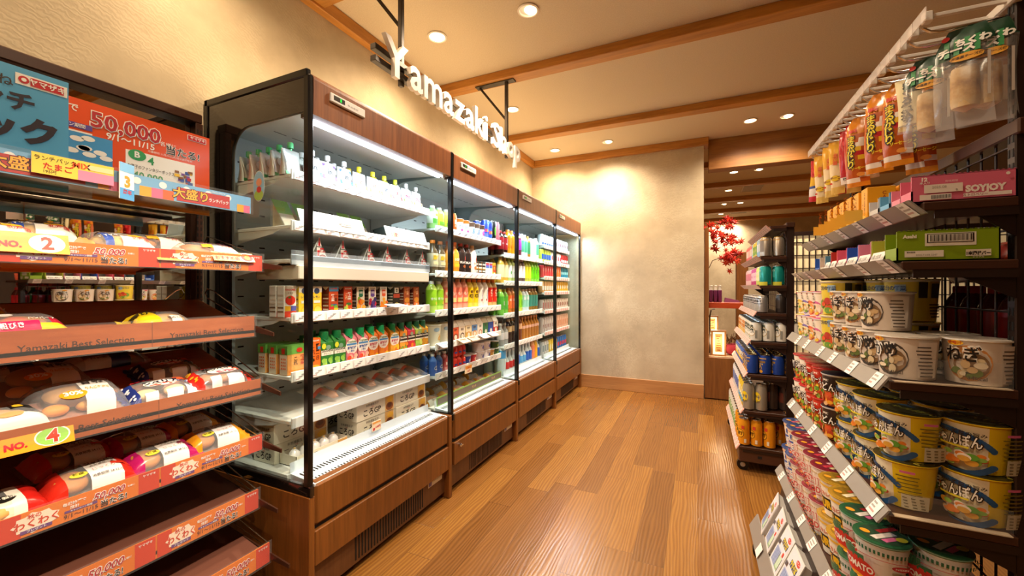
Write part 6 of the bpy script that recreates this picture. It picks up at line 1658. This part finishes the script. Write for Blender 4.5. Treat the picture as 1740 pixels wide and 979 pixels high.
chip = cupn('#ece2d4', bars('#c8a85a', .085, .005) + bars('#c8a85a', .008, .005) + [('t', 'CHIP', 0, .058, .022, '#d04a4a', .03, .05), ('t', 'CHIP', 0, .0585, .020, '#f2e6da', .0, .046), ('t', 'NOODLE', 0, .034, .018, '#d04a4a', .03, .054), ('r', 0, .026, .05, .002, '#c8404a')], '#7a2030', '#e2c8c0', LIDP('#6e1c2c', '#e2b8c0', '#c83a4a', '#e8d2a0'))
neo = cupn('#e8dccb', [('r', 0, .018, .16, .034, '#3a5ca8'), ('t', 'NEO', 0, .022, .022, '#f2ece4', .05, .05), ('t', '極', 0, .060, .016, '#3a5ca8', .03), ('r', 0, .088, .2, .004, '#e89a5a')], '#3a4a7a', '#5a6aa0', LIDP('#2c3c6e', '#b8c4d8', '#c85a6a', '#e8d2a0'))
curry = cupn('#efe6d4', [('r', 0, .020, .085, .034, '#211c16'), ('t', 'CURRY', 0, .026, .022, '#e8b81e', .06, .075), ('t', 'カレー', 0, .060, .010, '#c8542a', .03), ('r', 0, .086, .24, .006, '#e8b83a')], '#a8822a', '#e8c23a', LIDP('#8a6a1c', '#c84a2a', '#efe2c0', '#d8a02a'))
g3 = 'cup noodles on the low shelf'
line = [(tomatoC, 1.165, 'green and red tomato cup noodle at the shelf corner'), (tomatoC, 1.262, 'green and red tomato cup noodle second along the edge'), (curry, 1.359, 'black and yellow curry cup noodle, nearer'), (curry, 1.455, 'black and yellow curry cup noodle, farther'), (chip, 1.552, 'white cup noodle with red lettering, nearest of four'), (chip, 1.648, 'white cup noodle with red lettering, second of four'),
        (chip, 1.744, 'white cup noodle with red lettering, third of four'), (chip, 1.840, 'white cup noodle with red lettering, farthest of four'), (neo, 1.934, 'blue banded cup noodle, nearer'), (neo, 2.010, 'blue banded cup noodle, farther')]
for q, (p, y, s) in enumerate(line):
    for lv in (0, 1):
        x = .372 - (.004 if lv == 0 else 0)
        gput(p, x, y, Z + .107 * lv, 214, s + ', %s tier' % ('lower', 'upper')[lv], g3)
        if q < 5 or lv:
            gput(p, x + .102, y + .01, Z + .107 * lv, 226, s.replace('along the edge', 'from the end') + ', line behind, %s tier' % ('lower', 'upper')[lv], g3)
for lv in (0, 1):
    gput(tomatoC, .668, 1.165, Z + .107 * lv, 238, 'green and red tomato cup noodle beyond the wire back, %s tier' % ('lower', 'upper')[lv], g3)
# fried noodle trays leaning on the base
tb = MB()
W_, H_ = .115, .150
tb.loft([[(-.048, -W_ / 2 + .012, .012), (-.048, W_ / 2 - .012, .012), (-.048, W_ / 2 - .012, H_ - .012), (-.048, -W_ / 2 + .012, H_ - .012)], [(-.004, -W_ / 2 + .003, .003), (-.004, W_ / 2 - .003, .003), (-.004, W_ / 2 - .003, H_ - .003), (-.004, -W_ / 2 + .003, H_ - .003)],
         [(-.003, -W_ / 2, 0), (-.003, W_ / 2, 0), (-.003, W_ / 2, H_), (-.003, -W_ / 2, H_)], [(0, -W_ / 2, 0), (0, W_ / 2, 0), (0, W_ / 2, H_), (0, -W_ / 2, H_)]], M('#eceae8', .3), smooth=False)
deco(tb, F_flat(0), [('r', 0, .006, W_ - .014, H_ - .012, '#e6e4ee'), ('d', .022, .128, .017, .009, '#d0302c'), ('t', 'ペヤング', .022, .1252, .0065, '#f6efe8', .03, .030), ('r', .006, .092, .062, .022, '#2a3a7a'), ('t', 'やきそば', .006, .096, .017, '#f0d81e', .04, .058), ('r', .030, .066, .012, .016, '#e0483a'), ('r', -.018, .012, .05, .06, '#b8c4e0'), ('r', .026, .014, .03, .05, '#c8e0c8')] +
     [('r', -.018, .016 + .007 * k, .044, .003, '#7a8cc0') for k in range(8)] + [('r', -.040, .078, .014, .016, '#5a5a62'), ('r', .026, .018 + .010 * k, .024, .003, '#8ab88a') if 0 else ('r', .026, .02, .024, .003, '#8ab88a')])
box_ = Proto('fried_noodle_box', 'instant noodles', tb)
for q, (y, rz) in enumerate(((1.955, 172), (1.825, 176), (1.690, 180), (1.560, 182))):
    t = box_.put((.238, y, .158), 0, 'white square fried noodle box leaning on the base rail, %s from the far end' % ORD[q], 'fried noodle boxes on the base', rot=(0, math.radians(-23), math.radians(rz)))
mb = MB(); disc(mb, .028, .028, M('#c8282c'), plane((0, 0, 0), (0, -1, 0), (.3, 0, 1)), 24); disc(mb, .022, .022, M('#e8c03a'), plane((0, 0, 0), (0, -1, 0), (.3, 0, 1), .0006), 24)
mb.lathe([(.028, 0), (.028, -.002), (0, -.002)], 24, M('#c8282c'), fn=lambda a, b, c: plane((0, 0, 0), (0, -1, 0), (.3, 0, 1), c)(a, b)); mb.text('麺', .022, INK, plane((0, 0, -.010), (0, -1, 0), (.3, 0, 1), .0014), .03)
o = mb.build('round_pop'); tag(o, 'round red and yellow shelf badge before the fried noodle boxes', 'price card'); o.location = (.262, 1.470, .235)
# snack bar shelf (z 1.205) and biscuit shelf (z 1.325)
def display_box(name, label, x0, x1, y0, y1, z, h, col, inner='#8a8078', group=None, specs=(), cut=.45):
    """open-fronted display carton, cut down at the aisle side (-x)"""
    mb = MB(); m = M(col, .4); t = .0025
    mb.box(x0, y0, z, x1, y0 + t, z + h, m); mb.box(x0, y1 - t, z, x1, y1, z + h, m)
    mb.box(x1 - t, y0, z, x1, y1, z + h, M(inner, .6), faces={'+x': m}); mb.box(x0, y0, z, x1, y1, z + t, m)
    mb.box(x0, y0, z, x0 + t, y1, z + h * cut, m)
    k = 40
    top = [(x0 + (x1 - x0) * q / k, y0, z + h + (.0018 if q % 2 else 0)) for q in range(k + 1)]
    mb.add(top + [(a, b, z + h - .001) for a, b, c in top], [(q, q + 1, k + 2 + q, k + 1 + q) for q in range(k)], m)
    f = lambda dx, dz, lift: plane((x0 + dx, y0 - lift, z + dz), (1, 0, 0), (0, 0, 1))
    deco(mb, f, specs)
    o = mb.build(name); tag(o, label, 'display box', group)
    return o
ZS = 1.3255
display_box('snack_bar_box', 'pink strawberry bar display box at the near end of the top shelf', .402, .556, 1.108, 1.160, ZS, .054, '#d96a86', '#b8a8a0', specs=[('t', 'SOYJOY', .110, .016, .0125, '#f8eee6', .06, .058), ('r', .112, .006, .068, .007, '#f4e6de'), ('t', 'ストロベリー', .095, .0075, .0045, '#a85a70', .01), ('t', '12', .020, .043, .0075, '#f8eee6', .06), ('t', '本入り', .020, .037, .004, '#f8eee6', .02), ('r', .048, .018, .058, .017, '#eee2d6'), ('t', '2025.08', .042, .027, .005, '#a89a8c', .0),
             ('t', 'B', .068, .020, .004, '#8a7c70', .0), ('r', .036, .004, .048, .011, '#f0e6dc'), ('t', '賞味期限', .060, .038, .0035, '#f0d2d6', .0), ('d', .140, .046, .003, .003, '#f4e6de')] + [('r', .030 + .0014 * k, .0055, .0007 if k % 3 else .0011, .0075, '#2a2220') for k in range(20)])
display_box('snack_bar_box', 'lime green cereal bar display box at the near end of the second shelf', .378, .532, 1.106, 1.165, 1.2055, .062, '#7f9a12', '#8a8a6a', specs=[('r', .082, .030, .076, .026, '#e4dccb'), ('r', .082, .0365, .070, .018, '#2c1c18'), ('r', .082, .0378, .066, .0154, '#e4dccb'), ('t', 'Asahi', .020, .0475, .007, '#f0ead8', .05), ('r', .042, .008, .060, .013, '#e8dfd2'), ('t', '賞味期限', .022, .0165, .0025, '#3a3428', .01), ('t', '2025.7.03B 2247', .046, .0105, .0035, '#8a8272', .0),
             ('r', .122, .008, .036, .013, '#e6dccb'), ('t', '1本満足バー', .122, .0105, .0058, '#2a1c14', .05, .034), ('t', 'シリアル', .122, .0045, .003, '#e6dccb', .02)] + [('r', .052 + .0019 * k, .0390, .0008 + .0008 * ((k * 7) % 3 == 0), .013, '#1c1210') for k in range(32)])
def bars_in(x0, y0, y1, z, col, label, n=3, bcol='#e8e0d8', grp='snack bars in the display boxes'):
    mb = MB()
    mb.loft([[(x0, y0, z), (x0 + .01, y0, z + .012), (x0 + .01, y1, z + .012), (x0, y1, z)], [(x0 + .03, y0, z + .004), (x0 + .035, y0, z + .026), (x0 + .035, y1, z + .026), (x0 + .03, y1, z + .004)], [(x0 + .085, y0, z + .004), (x0 + .085, y0, z + .020), (x0 + .085, y1, z + .020), (x0 + .085, y1, z + .004)]], M(col, .25))
    rect(mb, (y1 - y0) * .7, .012, M(bcol), plane((x0 + .009, (y0 + y1) / 2, z + .010), (0, -1, 0), (.9, 0, .5), .0014))
    tag(mb.build('snack_bar'), label, 'snack', grp)
bars_in(.410, 1.112, 1.156, ZS + .004, '#c83a5a', 'pink foil bar lying in the pink strawberry box')
for q, (y0, y1, c, ic, s) in enumerate(((1.185, 1.235, '#e0849a', '#8a8078', 'rose pink'), (1.245, 1.300, '#6ab0dc', '#6a6a6a', 'sky blue'), (1.310, 1.370, '#d8d4d0', '#5a5a5a', 'pale grey'))):
    display_box('snack_bar_box', '%s bar display box on the top shelf beyond the pink strawberry box' % s, .412, .53, y0, y1, ZS, .050, c, ic, 'bar boxes on the top shelf', cut=.5)
    bars_in(.420, y0 + .005, y1 - .005, ZS + .004, ('#e07a9a', '#3a2a26', '#2f3f8a')[q], '%s wrapped bar inside the %s box' % (('pink', 'dark brown', 'navy blue')[q], s))
cal = MB(); cal.box(-.060, -.022, 0, 0, .022, .098, M('#eba31c', .35), .001); deco(cal, F_flat(0), [('v', 'CALORIE', .004, .088, .008, '#7a3c10', .03), ('v', 'mate', -.010, .060, .006, '#9a5a1a', .02), ('r', 0, .006, .03, .018, '#f0c45a')])
sidef = lambda dx, dz, lift: plane((dx, .022 + lift, dz), (-1, 0, 0), (0, 0, 1))
deco(cal, sidef, [('v', 'CALORIE', .030, .088, .009, '#a8561a', .03), ('r', .03, .008, .04, .03, '#f2c04a')])
cal = Proto('biscuit_box', 'biscuits', cal)
for q in range(6):
    for b in range(2):
        cal.put((.418 + .066 * b, 1.425 + .066 * q, ZS), PI, 'amber upright biscuit box, %s from the near end%s' % (ORD[q], ', line behind' if b else ', front line of the top shelf'), 'amber biscuit boxes')
cols = [('#a8b83a', 'olive'), ('#d88aa8', 'pale pink'), ('#2f55b8', 'royal blue'), ('#e05a7a', 'raspberry'), ('#c8382c', 'red'), ('#5a8ab0', 'steel blue'), ('#d8ccb8', 'cream'), ('#3a6ac0', 'bright blue')]
y = 1.180
for q, (c, s) in enumerate(cols):
    w = .085 if q < 4 else .060
    display_box('snack_bar_box', '%s bar display box, %s beyond the lime green box' % (s, ORD[q]), .385, .50, y, y + w, 1.2055, .058 if q < 5 else .05, c, '#6e665e', 'bar boxes on the second shelf', cut=.3)
    bars_in(.392, y + .006, y + w - .006, 1.209, cols[(q + 3) % 8][0], '%s wrapped bar inside the %s box' % (cols[(q + 3) % 8][1], s))
    if q < 6:
        mb = MB(); F = lambda dx, dz, lift: plane((0, -dx, dz), (0, -1, 0), (.38, 0, 1), lift)
        rect(mb, w * .9, .030, M('#f0ece6'), F(0, 0, 0)); deco(mb, F, [('t', 'まとめ買いがお得', 0, .012, .008, '#3a3a44', .02, w * .8), ('r', 0, .005, w * .6, .003, '#8a8a94')])
        mb.box(-.0015, -w * .45, -.0005, .0135, w * .45, .0, M('#d8d4ce'))
        o = mb.build('price_card'); tag(o, 'white price card leaning in front of the %s bar box' % s, 'price card', 'cards along the second shelf'); o.location = (.377, y + w / 2, 1.2060)
    y += w + .004
# hanging snacks
def hang(profile_w, h, T, zone, specs, name, cat, seed, inner=None):
    """flat bag hanging in the y = 0 plane, front toward -y, top (hole) at z = 0"""
    q = random.Random(seed); N, Q = 16, 8
    ph = [q.uniform(0, 6.28) for _ in range(4)]
    mb = MB()
    for sd in (1, -1):
        vs, fs, ms = [], [], []
        for i in range(N + 1):
            for j in range(Q + 1):
                s, t = i / N, -1 + 2 * j / Q
                w = profile_w(s) / 2
                th = T * max(0, math.sin(PI * min(1, max(0, (s - .06) / .90)))) ** .55 * (1 - abs(t) ** 2.5) ** .6
                th += .0014 * math.sin(13 * s + ph[0] + 2 * t) * math.sin(5 * t + ph[1])
                vs.append((t * w + .004 * math.sin(4 * s + ph[2]), -sd * (th + .0008), -s * h))
        for i in range(N):
            for j in range(Q):
                fs.append((i * (Q + 1) + j, (i + 1) * (Q + 1) + j, (i + 1) * (Q + 1) + j + 1, i * (Q + 1) + j + 1))
                ms.append(zone((i + .5) / N, -1 + 2 * (j + .5) / Q))
        mb.add(vs, fs, ms, True)
    F = lambda dx, dz, lift: (lambda x, y: (dx + x, -(T * max(0, math.sin(PI * min(1, max(0, (-(dz + y) / h - .06) / .9)))) ** .55 * max(.05, 1 - abs(2 * (dx + x) / max(.01, profile_w(-(dz + y) / h))) ** 2.5) ** .6 + .0024 + lift), dz + y))
    deco(mb, F, specs)
    return Proto(name, cat, mb, (('filling', inner),) if inner else ())
def roll_in(h0, h1, r, col, col2):
    m = MB(); n = 16; rings = []
    for k in range(11):
        f = k / 10
        rr = r * (1 - abs(2 * f - 1) ** 8) ** .5 + .002
        rings.append([(rr * 1.12 * math.cos(2 * PI * i / n), rr * .8 * math.sin(2 * PI * i / n), -(h0 + (h1 - h0) * f)) for i in range(n)])
    m.loft(rings, lambda a, i: M(col2 if 2 < a < 7 else col, .45))
    return m
def toasted():
    t = NT('toasted_fishcake'); v = t.coord((1, 1, 1)); n = t.noise(v, 38, 4, .65)
    sp = t.n('ShaderNodeSeparateXYZ', {0: v})
    band = t.math('SUBTRACT', 1.0, t.math('MINIMUM', t.math('MULTIPLY', t.math('ABSOLUTE', t.math('ADD', sp.outputs[2], .120)), 22.0), 1.0))
    f = t.math('MULTIPLY', n.outputs[0], t.math('MULTIPLY_ADD', band, .9, .35))
    return t.pbr(Base_Color=t.ramp(f, [(.15, '#dcc69c'), (.45, '#c49a58'), (.75, '#8f5f2a')]), Roughness=.45)
TO = toasted()
fc = roll_in(.072, .172, .0165, '#dcc69c', '#dcc69c'); fc.mats = [TO]; fc.m = [0] * len(fc.f)
GRN, GRN2 = M('#1f5a34', .3), M('#17402a', .3)
chik = hang(lambda s: .082 if s > .16 else .050 + .032 * s / .16, .200, .017, lambda s, t: (GRN2 if (t > -.95) and s < .30 and (s < .16 or t < .75 - 3 * (s - .16)) else FILM) if s > .03 else FILM,
            [('r', -.024 + .014 * k, -.058, .008, .034, '#2f8a4a') for k in range(4)] + [('t', 'チーズ', -.010, -.053, .013, '#f2efe6', .06), ('t', 'ちくわ', .012, -.040, .012, '#f2efe6', .06), ('d', .004, -.066, .024, .008, '#e0a02a'), ('t', '北海道産チーズ使用', .004, -.068, .0045, '#4a2a10', .02), ('d', -.026, -.016, .006, .006, '#c8302a'), ('r', .033, -.15, .004, .085, '#d8d0c8')], 'fishcake_pack', 'snack', 3, fc)
OR1, OR2, YL, RD_, WH = M('#d6841c', .22), M('#b8561a', .22), M('#e0b42a', .22), M('#b8242c', .25), M('#eadfd2', .3)
def szone(s, t):
    if s < .26: return OR1
    u = s + t * .05
    if .36 < u < .44: return WH if t > -.1 else OR2
    if .44 < u < .50: return YL if t > -.2 else OR2
    if .50 < u < .60: return RD_ if t > -.1 else OR2
    if .60 < u < .66: return YL if t > -.2 else OR2
    if .86 < u < .92: return WH
    return OR2 if s < .92 else OR1
sal = hang(lambda s: .058 if s > .12 else .030 + .028 * s / .12, .215, .016, szone, [x for k, ch in enumerate('まるかじり') for x in (('t', ch, -.014, -.078 - .0195 * k, .0175, '#1c1408', .12), ('t', ch, -.014, -.078 - .0195 * k, .0175, '#e8d22a', .03))] + [('t', 'BIG', -.010, -.048, .010, '#c8242c', .05), ('t', 'ソーセージ', .008, -.165, .008, '#e8d22a', .04, .04), ('d', .010, -.180, .010, .006, '#e0943a')], 'sausage_bag', 'snack', 4)
kai = hang(lambda s: .050, .150, .010, lambda s, t: M('#e8dcb0', .3) if .15 < s < .9 and t < .7 else FILM, [('v', 'まぐろ煮込み', -.004, -.026, .0145, '#2a2414', .06)], 'snack_pouch', 'snack', 5)
redst = hang(lambda s: .040, .180, .012, lambda s, t: M('#b51f24', .22) if s < .86 else M('#e9e2da', .3), [('r', 0, -.085, .03, .004, '#e8a03a'), ('d', 0, -.045, .010, .010, '#d8343a'), ('t', '税込', 0, -.168, .007, '#2a2020', .02)], 'snack_pouch', 'snack', 6)
yelst = hang(lambda s: .042, .190, .012, lambda s, t: M('#e2a828', .25) if s < .45 else M('#e6cfa0', .3) if s < .86 else M('#d8b45a', .3), [('v', '北海道', 0, -.045, .011, '#d85a1c', .04), ('d', 0, -.135, .014, .010, '#e8c41c'), ('t', 'チーズ', 0, -.138, .008, '#7a2a10', .04), ('r', 0, -.155, .036, .006, '#d8401c')], 'snack_pouch', 'snack', 7)
redp = hang(lambda s: .060, .170, .010, lambda s, t: M('#c8222a', .25) if s < .35 else M('#e0b02a', .25) if s < .6 else M('#3a4a8a', .25) if s < .66 else M('#e4dcd4', .3) if s < .9 else M('#c8222a', .3), [('t', 'いか', 0, -.07, .018, '#c8222a', .06)], 'snack_pouch', 'snack', 8)
def hangon(p, hook, x, label, grp, tw=0.0, drop=.006):
    p.put((x, HOOKY[hook] + .006, 1.685 - drop), 0, label, grp, rot=(0, 0, tw))
hangon(chik, 0, .492, 'cheese fishcake pack in front on the nearest hook', 'cheese fishcake packs', -.5)
hangon(chik, 0, .524, 'cheese fishcake pack behind another on the nearest hook', 'cheese fishcake packs', -.45)
hangon(chik, 2, .482, 'cheese fishcake pack on the third hook', 'cheese fishcake packs', -.55)
chik.put((.648, 1.118, 1.70), 0, 'cheese fishcake pack at the far right edge, rear side of the hook bar', 'cheese fishcake packs', rot=(0, 0, -.5))
hangon(kai, 3, .470, 'narrow cream pouch with vertical black writing beside the fishcakes', 'hanging pouches', -.5)
hangon(sal, 4, .468, 'orange sausage bag, nearest of three on the hooks', 'orange sausage bags', -.6); hangon(sal, 5, .448, 'orange sausage bag, second on the hooks', 'orange sausage bags', -.6); hangon(sal, 8, .452, 'orange sausage bag, farthest, hanging before the red sticks', 'orange sausage bags', -.6)
hangon(sal, 4, .512, 'orange sausage bag low behind the fishcake packs', 'orange sausage bags', -.5, .030)
for q, (h, x) in enumerate(((9, .455), (10, .455), (9, .498))):
    hangon(redst, h, x, 'red sausage stick pouch, %s of three red ones' % ORD[q], 'red stick pouches', -.6)
for q, (h, x) in enumerate(((12, .455), (13, .450), (15, .448), (12, .500))):
    hangon(yelst, h, x, 'yellow cheese stick pouch, %s along the hooks' % ORD[q], 'yellow stick pouches', -.6)
hangon(redp, 16, .452, 'red and yellow squid pouch on the farthest hook', 'hanging pouches', -.5)
hangon(redp, 14, .495, 'red and yellow squid pouch behind the yellow sticks', 'hanging pouches', -.5)
# goods on the rear side, glimpsed through the wire
rbag = bag(.12, .10, .05, lambda s, t: M('#8a2a1c', .3) if abs(s) < .7 else M('#c8502a', .3), 40, [('t', '唐辛子', 0, 0, .018, '#e8c83a', .04)], name='snack_bag', cat='snack')
for q in range(3):
    rbag.put((.665, 1.19 + .14 * q, 1.2060), 0, 'red snack bag on the rear shelf behind the wire, %s from the near end' % ORD[q], 'rear shelf snack bags', rot=(0, -1.15, 0))
rpet = pets('#2f8a4a', '#2f7a3a', '#3a5a2a', h=.20)
rcol = pets('#a81c24', '#b8242a', '#5a1c18', h=.20)
for q in range(6):
    rcol.put((.655, 1.15 + .075 * q, .9555), 0, 'red bottle on the rear shelf behind the wire, %s from the near end' % ORD[q], 'rear shelf bottles')
for q in range(4):
    (rcol, rpet)[q % 2].put((.735, 1.15 + .075 * q, .9555), 0, 'bottle in the outer line of the rear shelf, %s from the near end' % ORD[q], 'rear shelf bottles')

# ================================================================== cans on the far rack
def k(body, specs=(), h=.122, **kw):
    return can(body, specs, h=h, n=18, **kw)
FL = ['bottom deck', 'level two', 'level three', 'level four', 'level five', 'level six', 'top level']
def cans(lv, x0, cols, rows, choose, dx=.0685, dy=.0700, dz=0.0):
    z, xf = FSH[lv][0], FSH[lv][1]
    for c in range(cols):
        for r in range(rows):
            it = choose(c, r)
            if not it: continue
            p, d = it
            s = '%s, %s from near end, %s line, drinks rack %s' % (d, ORD[r], ('aisle', 'second', 'third', 'innermost')[c], FL[lv])
            p.put((xf + x0 + dx * c, RY0 + .045 + dy * r, z + .0006), PI + .5 + R.uniform(-.3, .3), s, 'cans on the %s of the drinks rack' % FL[lv])
peri = k('#e89a1e', [('d', 0, .075, .024, .026, '#2a1c10'), ('d', 0, .075, .0215, .0235, '#efae2a'), ('t', '男梅', 0, .068, .017, '#2a1c10', .05, .034), ('d', -.012, .018, .008, .006, '#e8e0e0'), ('r', .018, .105, .016, .020, '#c8402e'), ('r', .03, .02, .012, .024, '#e8dcc8')], h=.168, split=(.64, '#e89a1e'), top='#d8d4d0')
perw = k('#e0e0d8', [('r', 0, .03, .04, .08, '#7aa05a'), ('d', 0, .085, .018, .02, '#dfe6d0')], h=.168)
cans(0, .040, 4, 13, lambda c, r: (peri, 'orange and white tall can') if r < 4 and (c < 3 or r > 0) else ((perw, 'pale green tall can') if c == 0 else None))
lem = k('#b9b0a0', [('d', 0, .085, .022, .032, '#e8c81e'), ('t', 'レモン', 0, .085, .009, '#5a4a10', .03), ('t', '檸檬', 0, .050, .012, '#6a5a3a', .02)], h=.168, metal=.6)
lem2 = k('#e3c22a', [('d', 0, .085, .022, .032, '#f0e8c8'), ('r', 0, .03, .05, .03, '#5a9ac0')], h=.168)
silv = k('#5a4a44', [('r', 0, .05, .04, .06, '#8a4a3a')], h=.168)
whiteT = k('#e2e0e2', [('r', 0, .05, .03, .07, '#5a6aa8')], h=.168)
cans(1, .042, 4, 12, lambda c, r: (lem, 'silver lemon tall can') if (c < 2 and r == 0) else (lem2, 'yellow lemon tall can') if c == 0 and r < 5 else (whiteT, 'white tall can with blue mark') if c == 0 else (silv, 'dark tall can') if c > 1 and r in (1, 2) else None)
blu = k('#1f3f92', [('d', 0, .020, .012, .010, '#d8982a'), ('r', 0, .072, .05, .012, '#8a6a3a'), ('t', '新', 0, .038, .020, '#c8a05a', .03), ('t', 'KIRIN', 0, .062, .007, '#d8c08a', .03), ('r', 0, .096, .06, .006, '#c8a05a')], top='#b8a878')
blw = k('#3a62b8', [('d', 0, .06, .022, .03, '#e8c23a'), ('v', '秋', 0, .09, .026, '#f0ead8', .03)])
cans(2, .042, 4, 12, lambda c, r: (blw, 'blue can with yellow moon') if c == 0 and r > 3 else (blu, 'navy blue can with gold lettering'))
wht = k('#d9d6cc', [('d', 0, .062, .024, .030, '#b89a52'), ('d', 0, .062, .021, .027, '#e4e0d6'), ('v', '淡麗', 0, .105, .020, '#2a3a2a', .03), ('r', .028, .02, .012, .05, '#8a8a84'), ('d', -.020, .030, .008, .006, '#5a8a4a')], metal=.1, top='#9ab0c0')
whs = k('#dcd6c8', [('v', '金麦', 0, .105, .022, '#c87a1e', .04), ('d', 0, .03, .02, .014, '#d8a83a')], metal=.1, top='#9ab0c0')
cans(3, .044, 4, 12, lambda c, r: (whs, 'white can with orange lettering') if c == 0 and r > 4 else (wht, 'white can with gold ring'))
dry = k('#b9b9ba', [('r', 0, .055, .05, .004, '#3a3a3e'), ('t', 'DRY', 0, .066, .014, '#3a3a3e', .03), ('t', 'Asahi', 0, .085, .010, '#2a2a30', .04)], h=.105, metal=.7)
drk2 = k('#2a2320', [('r', 0, .03, .04, .05, '#3a302a')], h=.118, metal=.4)
cans(4, .044, 2, 12, lambda c, r: (dry, 'small silver can with black print') if c == 0 else (drk2, 'black can standing alone') if r == 0 else None, dx=.105)
tur = k('#178f8a', [('r', 0, .0, .09, .022, '#c8c43a'), ('r', 0, .05, .02, .045, '#3aa8a0'), ('r', 0, .086, .014, .012, '#b8d8d4')], metal=.4, top='#d0d0cc')
pnk = k('#b82a80', [('d', 0, .06, .02, .03, '#e8c8dc')]); grc = k('#c8d86a', [('d', 0, .06, .02, .03, '#f0ecc8')]); lpk = k('#e8c0c8', [('r', 0, .04, .03, .05, '#d07a94')])
cans(5, .046, 2, 12, lambda c, r: (tur, 'turquoise can with lime foot') if r == 0 else None if c else (grc, 'pale lime can') if r < 3 else (pnk, 'magenta can') if r < 7 else (lpk, 'pale pink can'))
gsl = k('#b5aca0', [('r', 0, .03, .03, .07, '#8a8078'), ('r', 0, .10, .08, .006, '#c8a05a')], metal=.8, top='#c8a45a')
ylc = k('#e0cc4a', [('d', 0, .06, .02, .03, '#7aa83a')]); ltb = k('#8ab8d8', [('r', 0, .04, .03, .05, '#e8eef4')]); rsc = k('#d8606a', [('r', 0, .04, .03, .05, '#f0d8d0')])
cans(6, .046, 2, 12, lambda c, r: (gsl, 'silver can with gold top') if r == 0 else None if c else (ltb, 'light blue can') if r in (1, 2, 6) else (ylc, 'yellow and green can') if r < 6 else (rsc, 'coral can'))

# ------------------------------------------------------------------ small leaflets and far ceiling fittings
for q, (y, c) in enumerate(((1.985, '#f2f3f4'), (2.20, '#f0d9b0'), (2.32, '#f1cfa6'), (2.47, '#f4f4f2'), (2.60, '#f4f4f2'))):
    mb = MB(); mb.box(0, -.050, 0, .055, .050, .0015, M(c, .35))
    rect(mb, .07, .012, M('#c86a4a' if q in (1, 2) else '#8aa8c0'), lambda x, yy: (.012 + yy, x, .0019)); rect(mb, .05, .006, M('#8a8a88'), lambda x, yy: (.032 + yy, x, .0019))
    o = mb.build('price_leaflet'); o.location = (-1.370, y, .8295); o.rotation_euler = (0, .42, 0)
    tag(o, '%s leaflet over the rail of the food pack shelf, %s from near end' % ('white' if q in (0, 3, 4) else 'orange printed', ORD[q]), 'leaflet', 'leaflets on the second cooler')
mb = MB(); mb.box(0, -.045, 0, .002, .045, .055, M('#f3e3c4', .35), .0008)
deco(mb, F_flat(.002), [('r', 0, .028, .08, .020, '#e8932a'), ('t', 'R-1', 0, .031, .014, '#b8242c', .03), ('t', '100円', .0, .008, .012, '#c8302a', .02)])
o = mb.build('price_card'); o.location = (-1.3635, 2.285, .595); tag(o, 'yellow and red price card hung on the lowest shelf rail of second cooler', 'price card')
for q, (x0, y0, w, l) in enumerate(((.62, 6.95, .30, .55), (1.55, 6.95, .42, .55), (.60, 9.05, .32, .55))):
    mb = MB()
    for a in ((x0, y0, x0 + .02, y0 + l), (x0 + w - .02, y0, x0 + w, y0 + l), (x0, y0, x0 + w, y0 + .02), (x0, y0 + l - .02, x0 + w, y0 + l)):
        mb.box(a[0], a[1], CEIL - .006, a[2], a[3], CEIL, M('#c9b79a', .5))
    mb.box(x0, y0, CEIL - .003, x0 + w, y0 + l, CEIL, M('#a5957c', .6))
    tag(mb.build('ceiling_hatch'), ('left framed hatch in the second ceiling bay beyond the timber header', 'right framed hatch in the second ceiling bay beyond the timber header', 'framed hatch in the far ceiling bay over the drinks rack')[q], 'ceiling hatch')
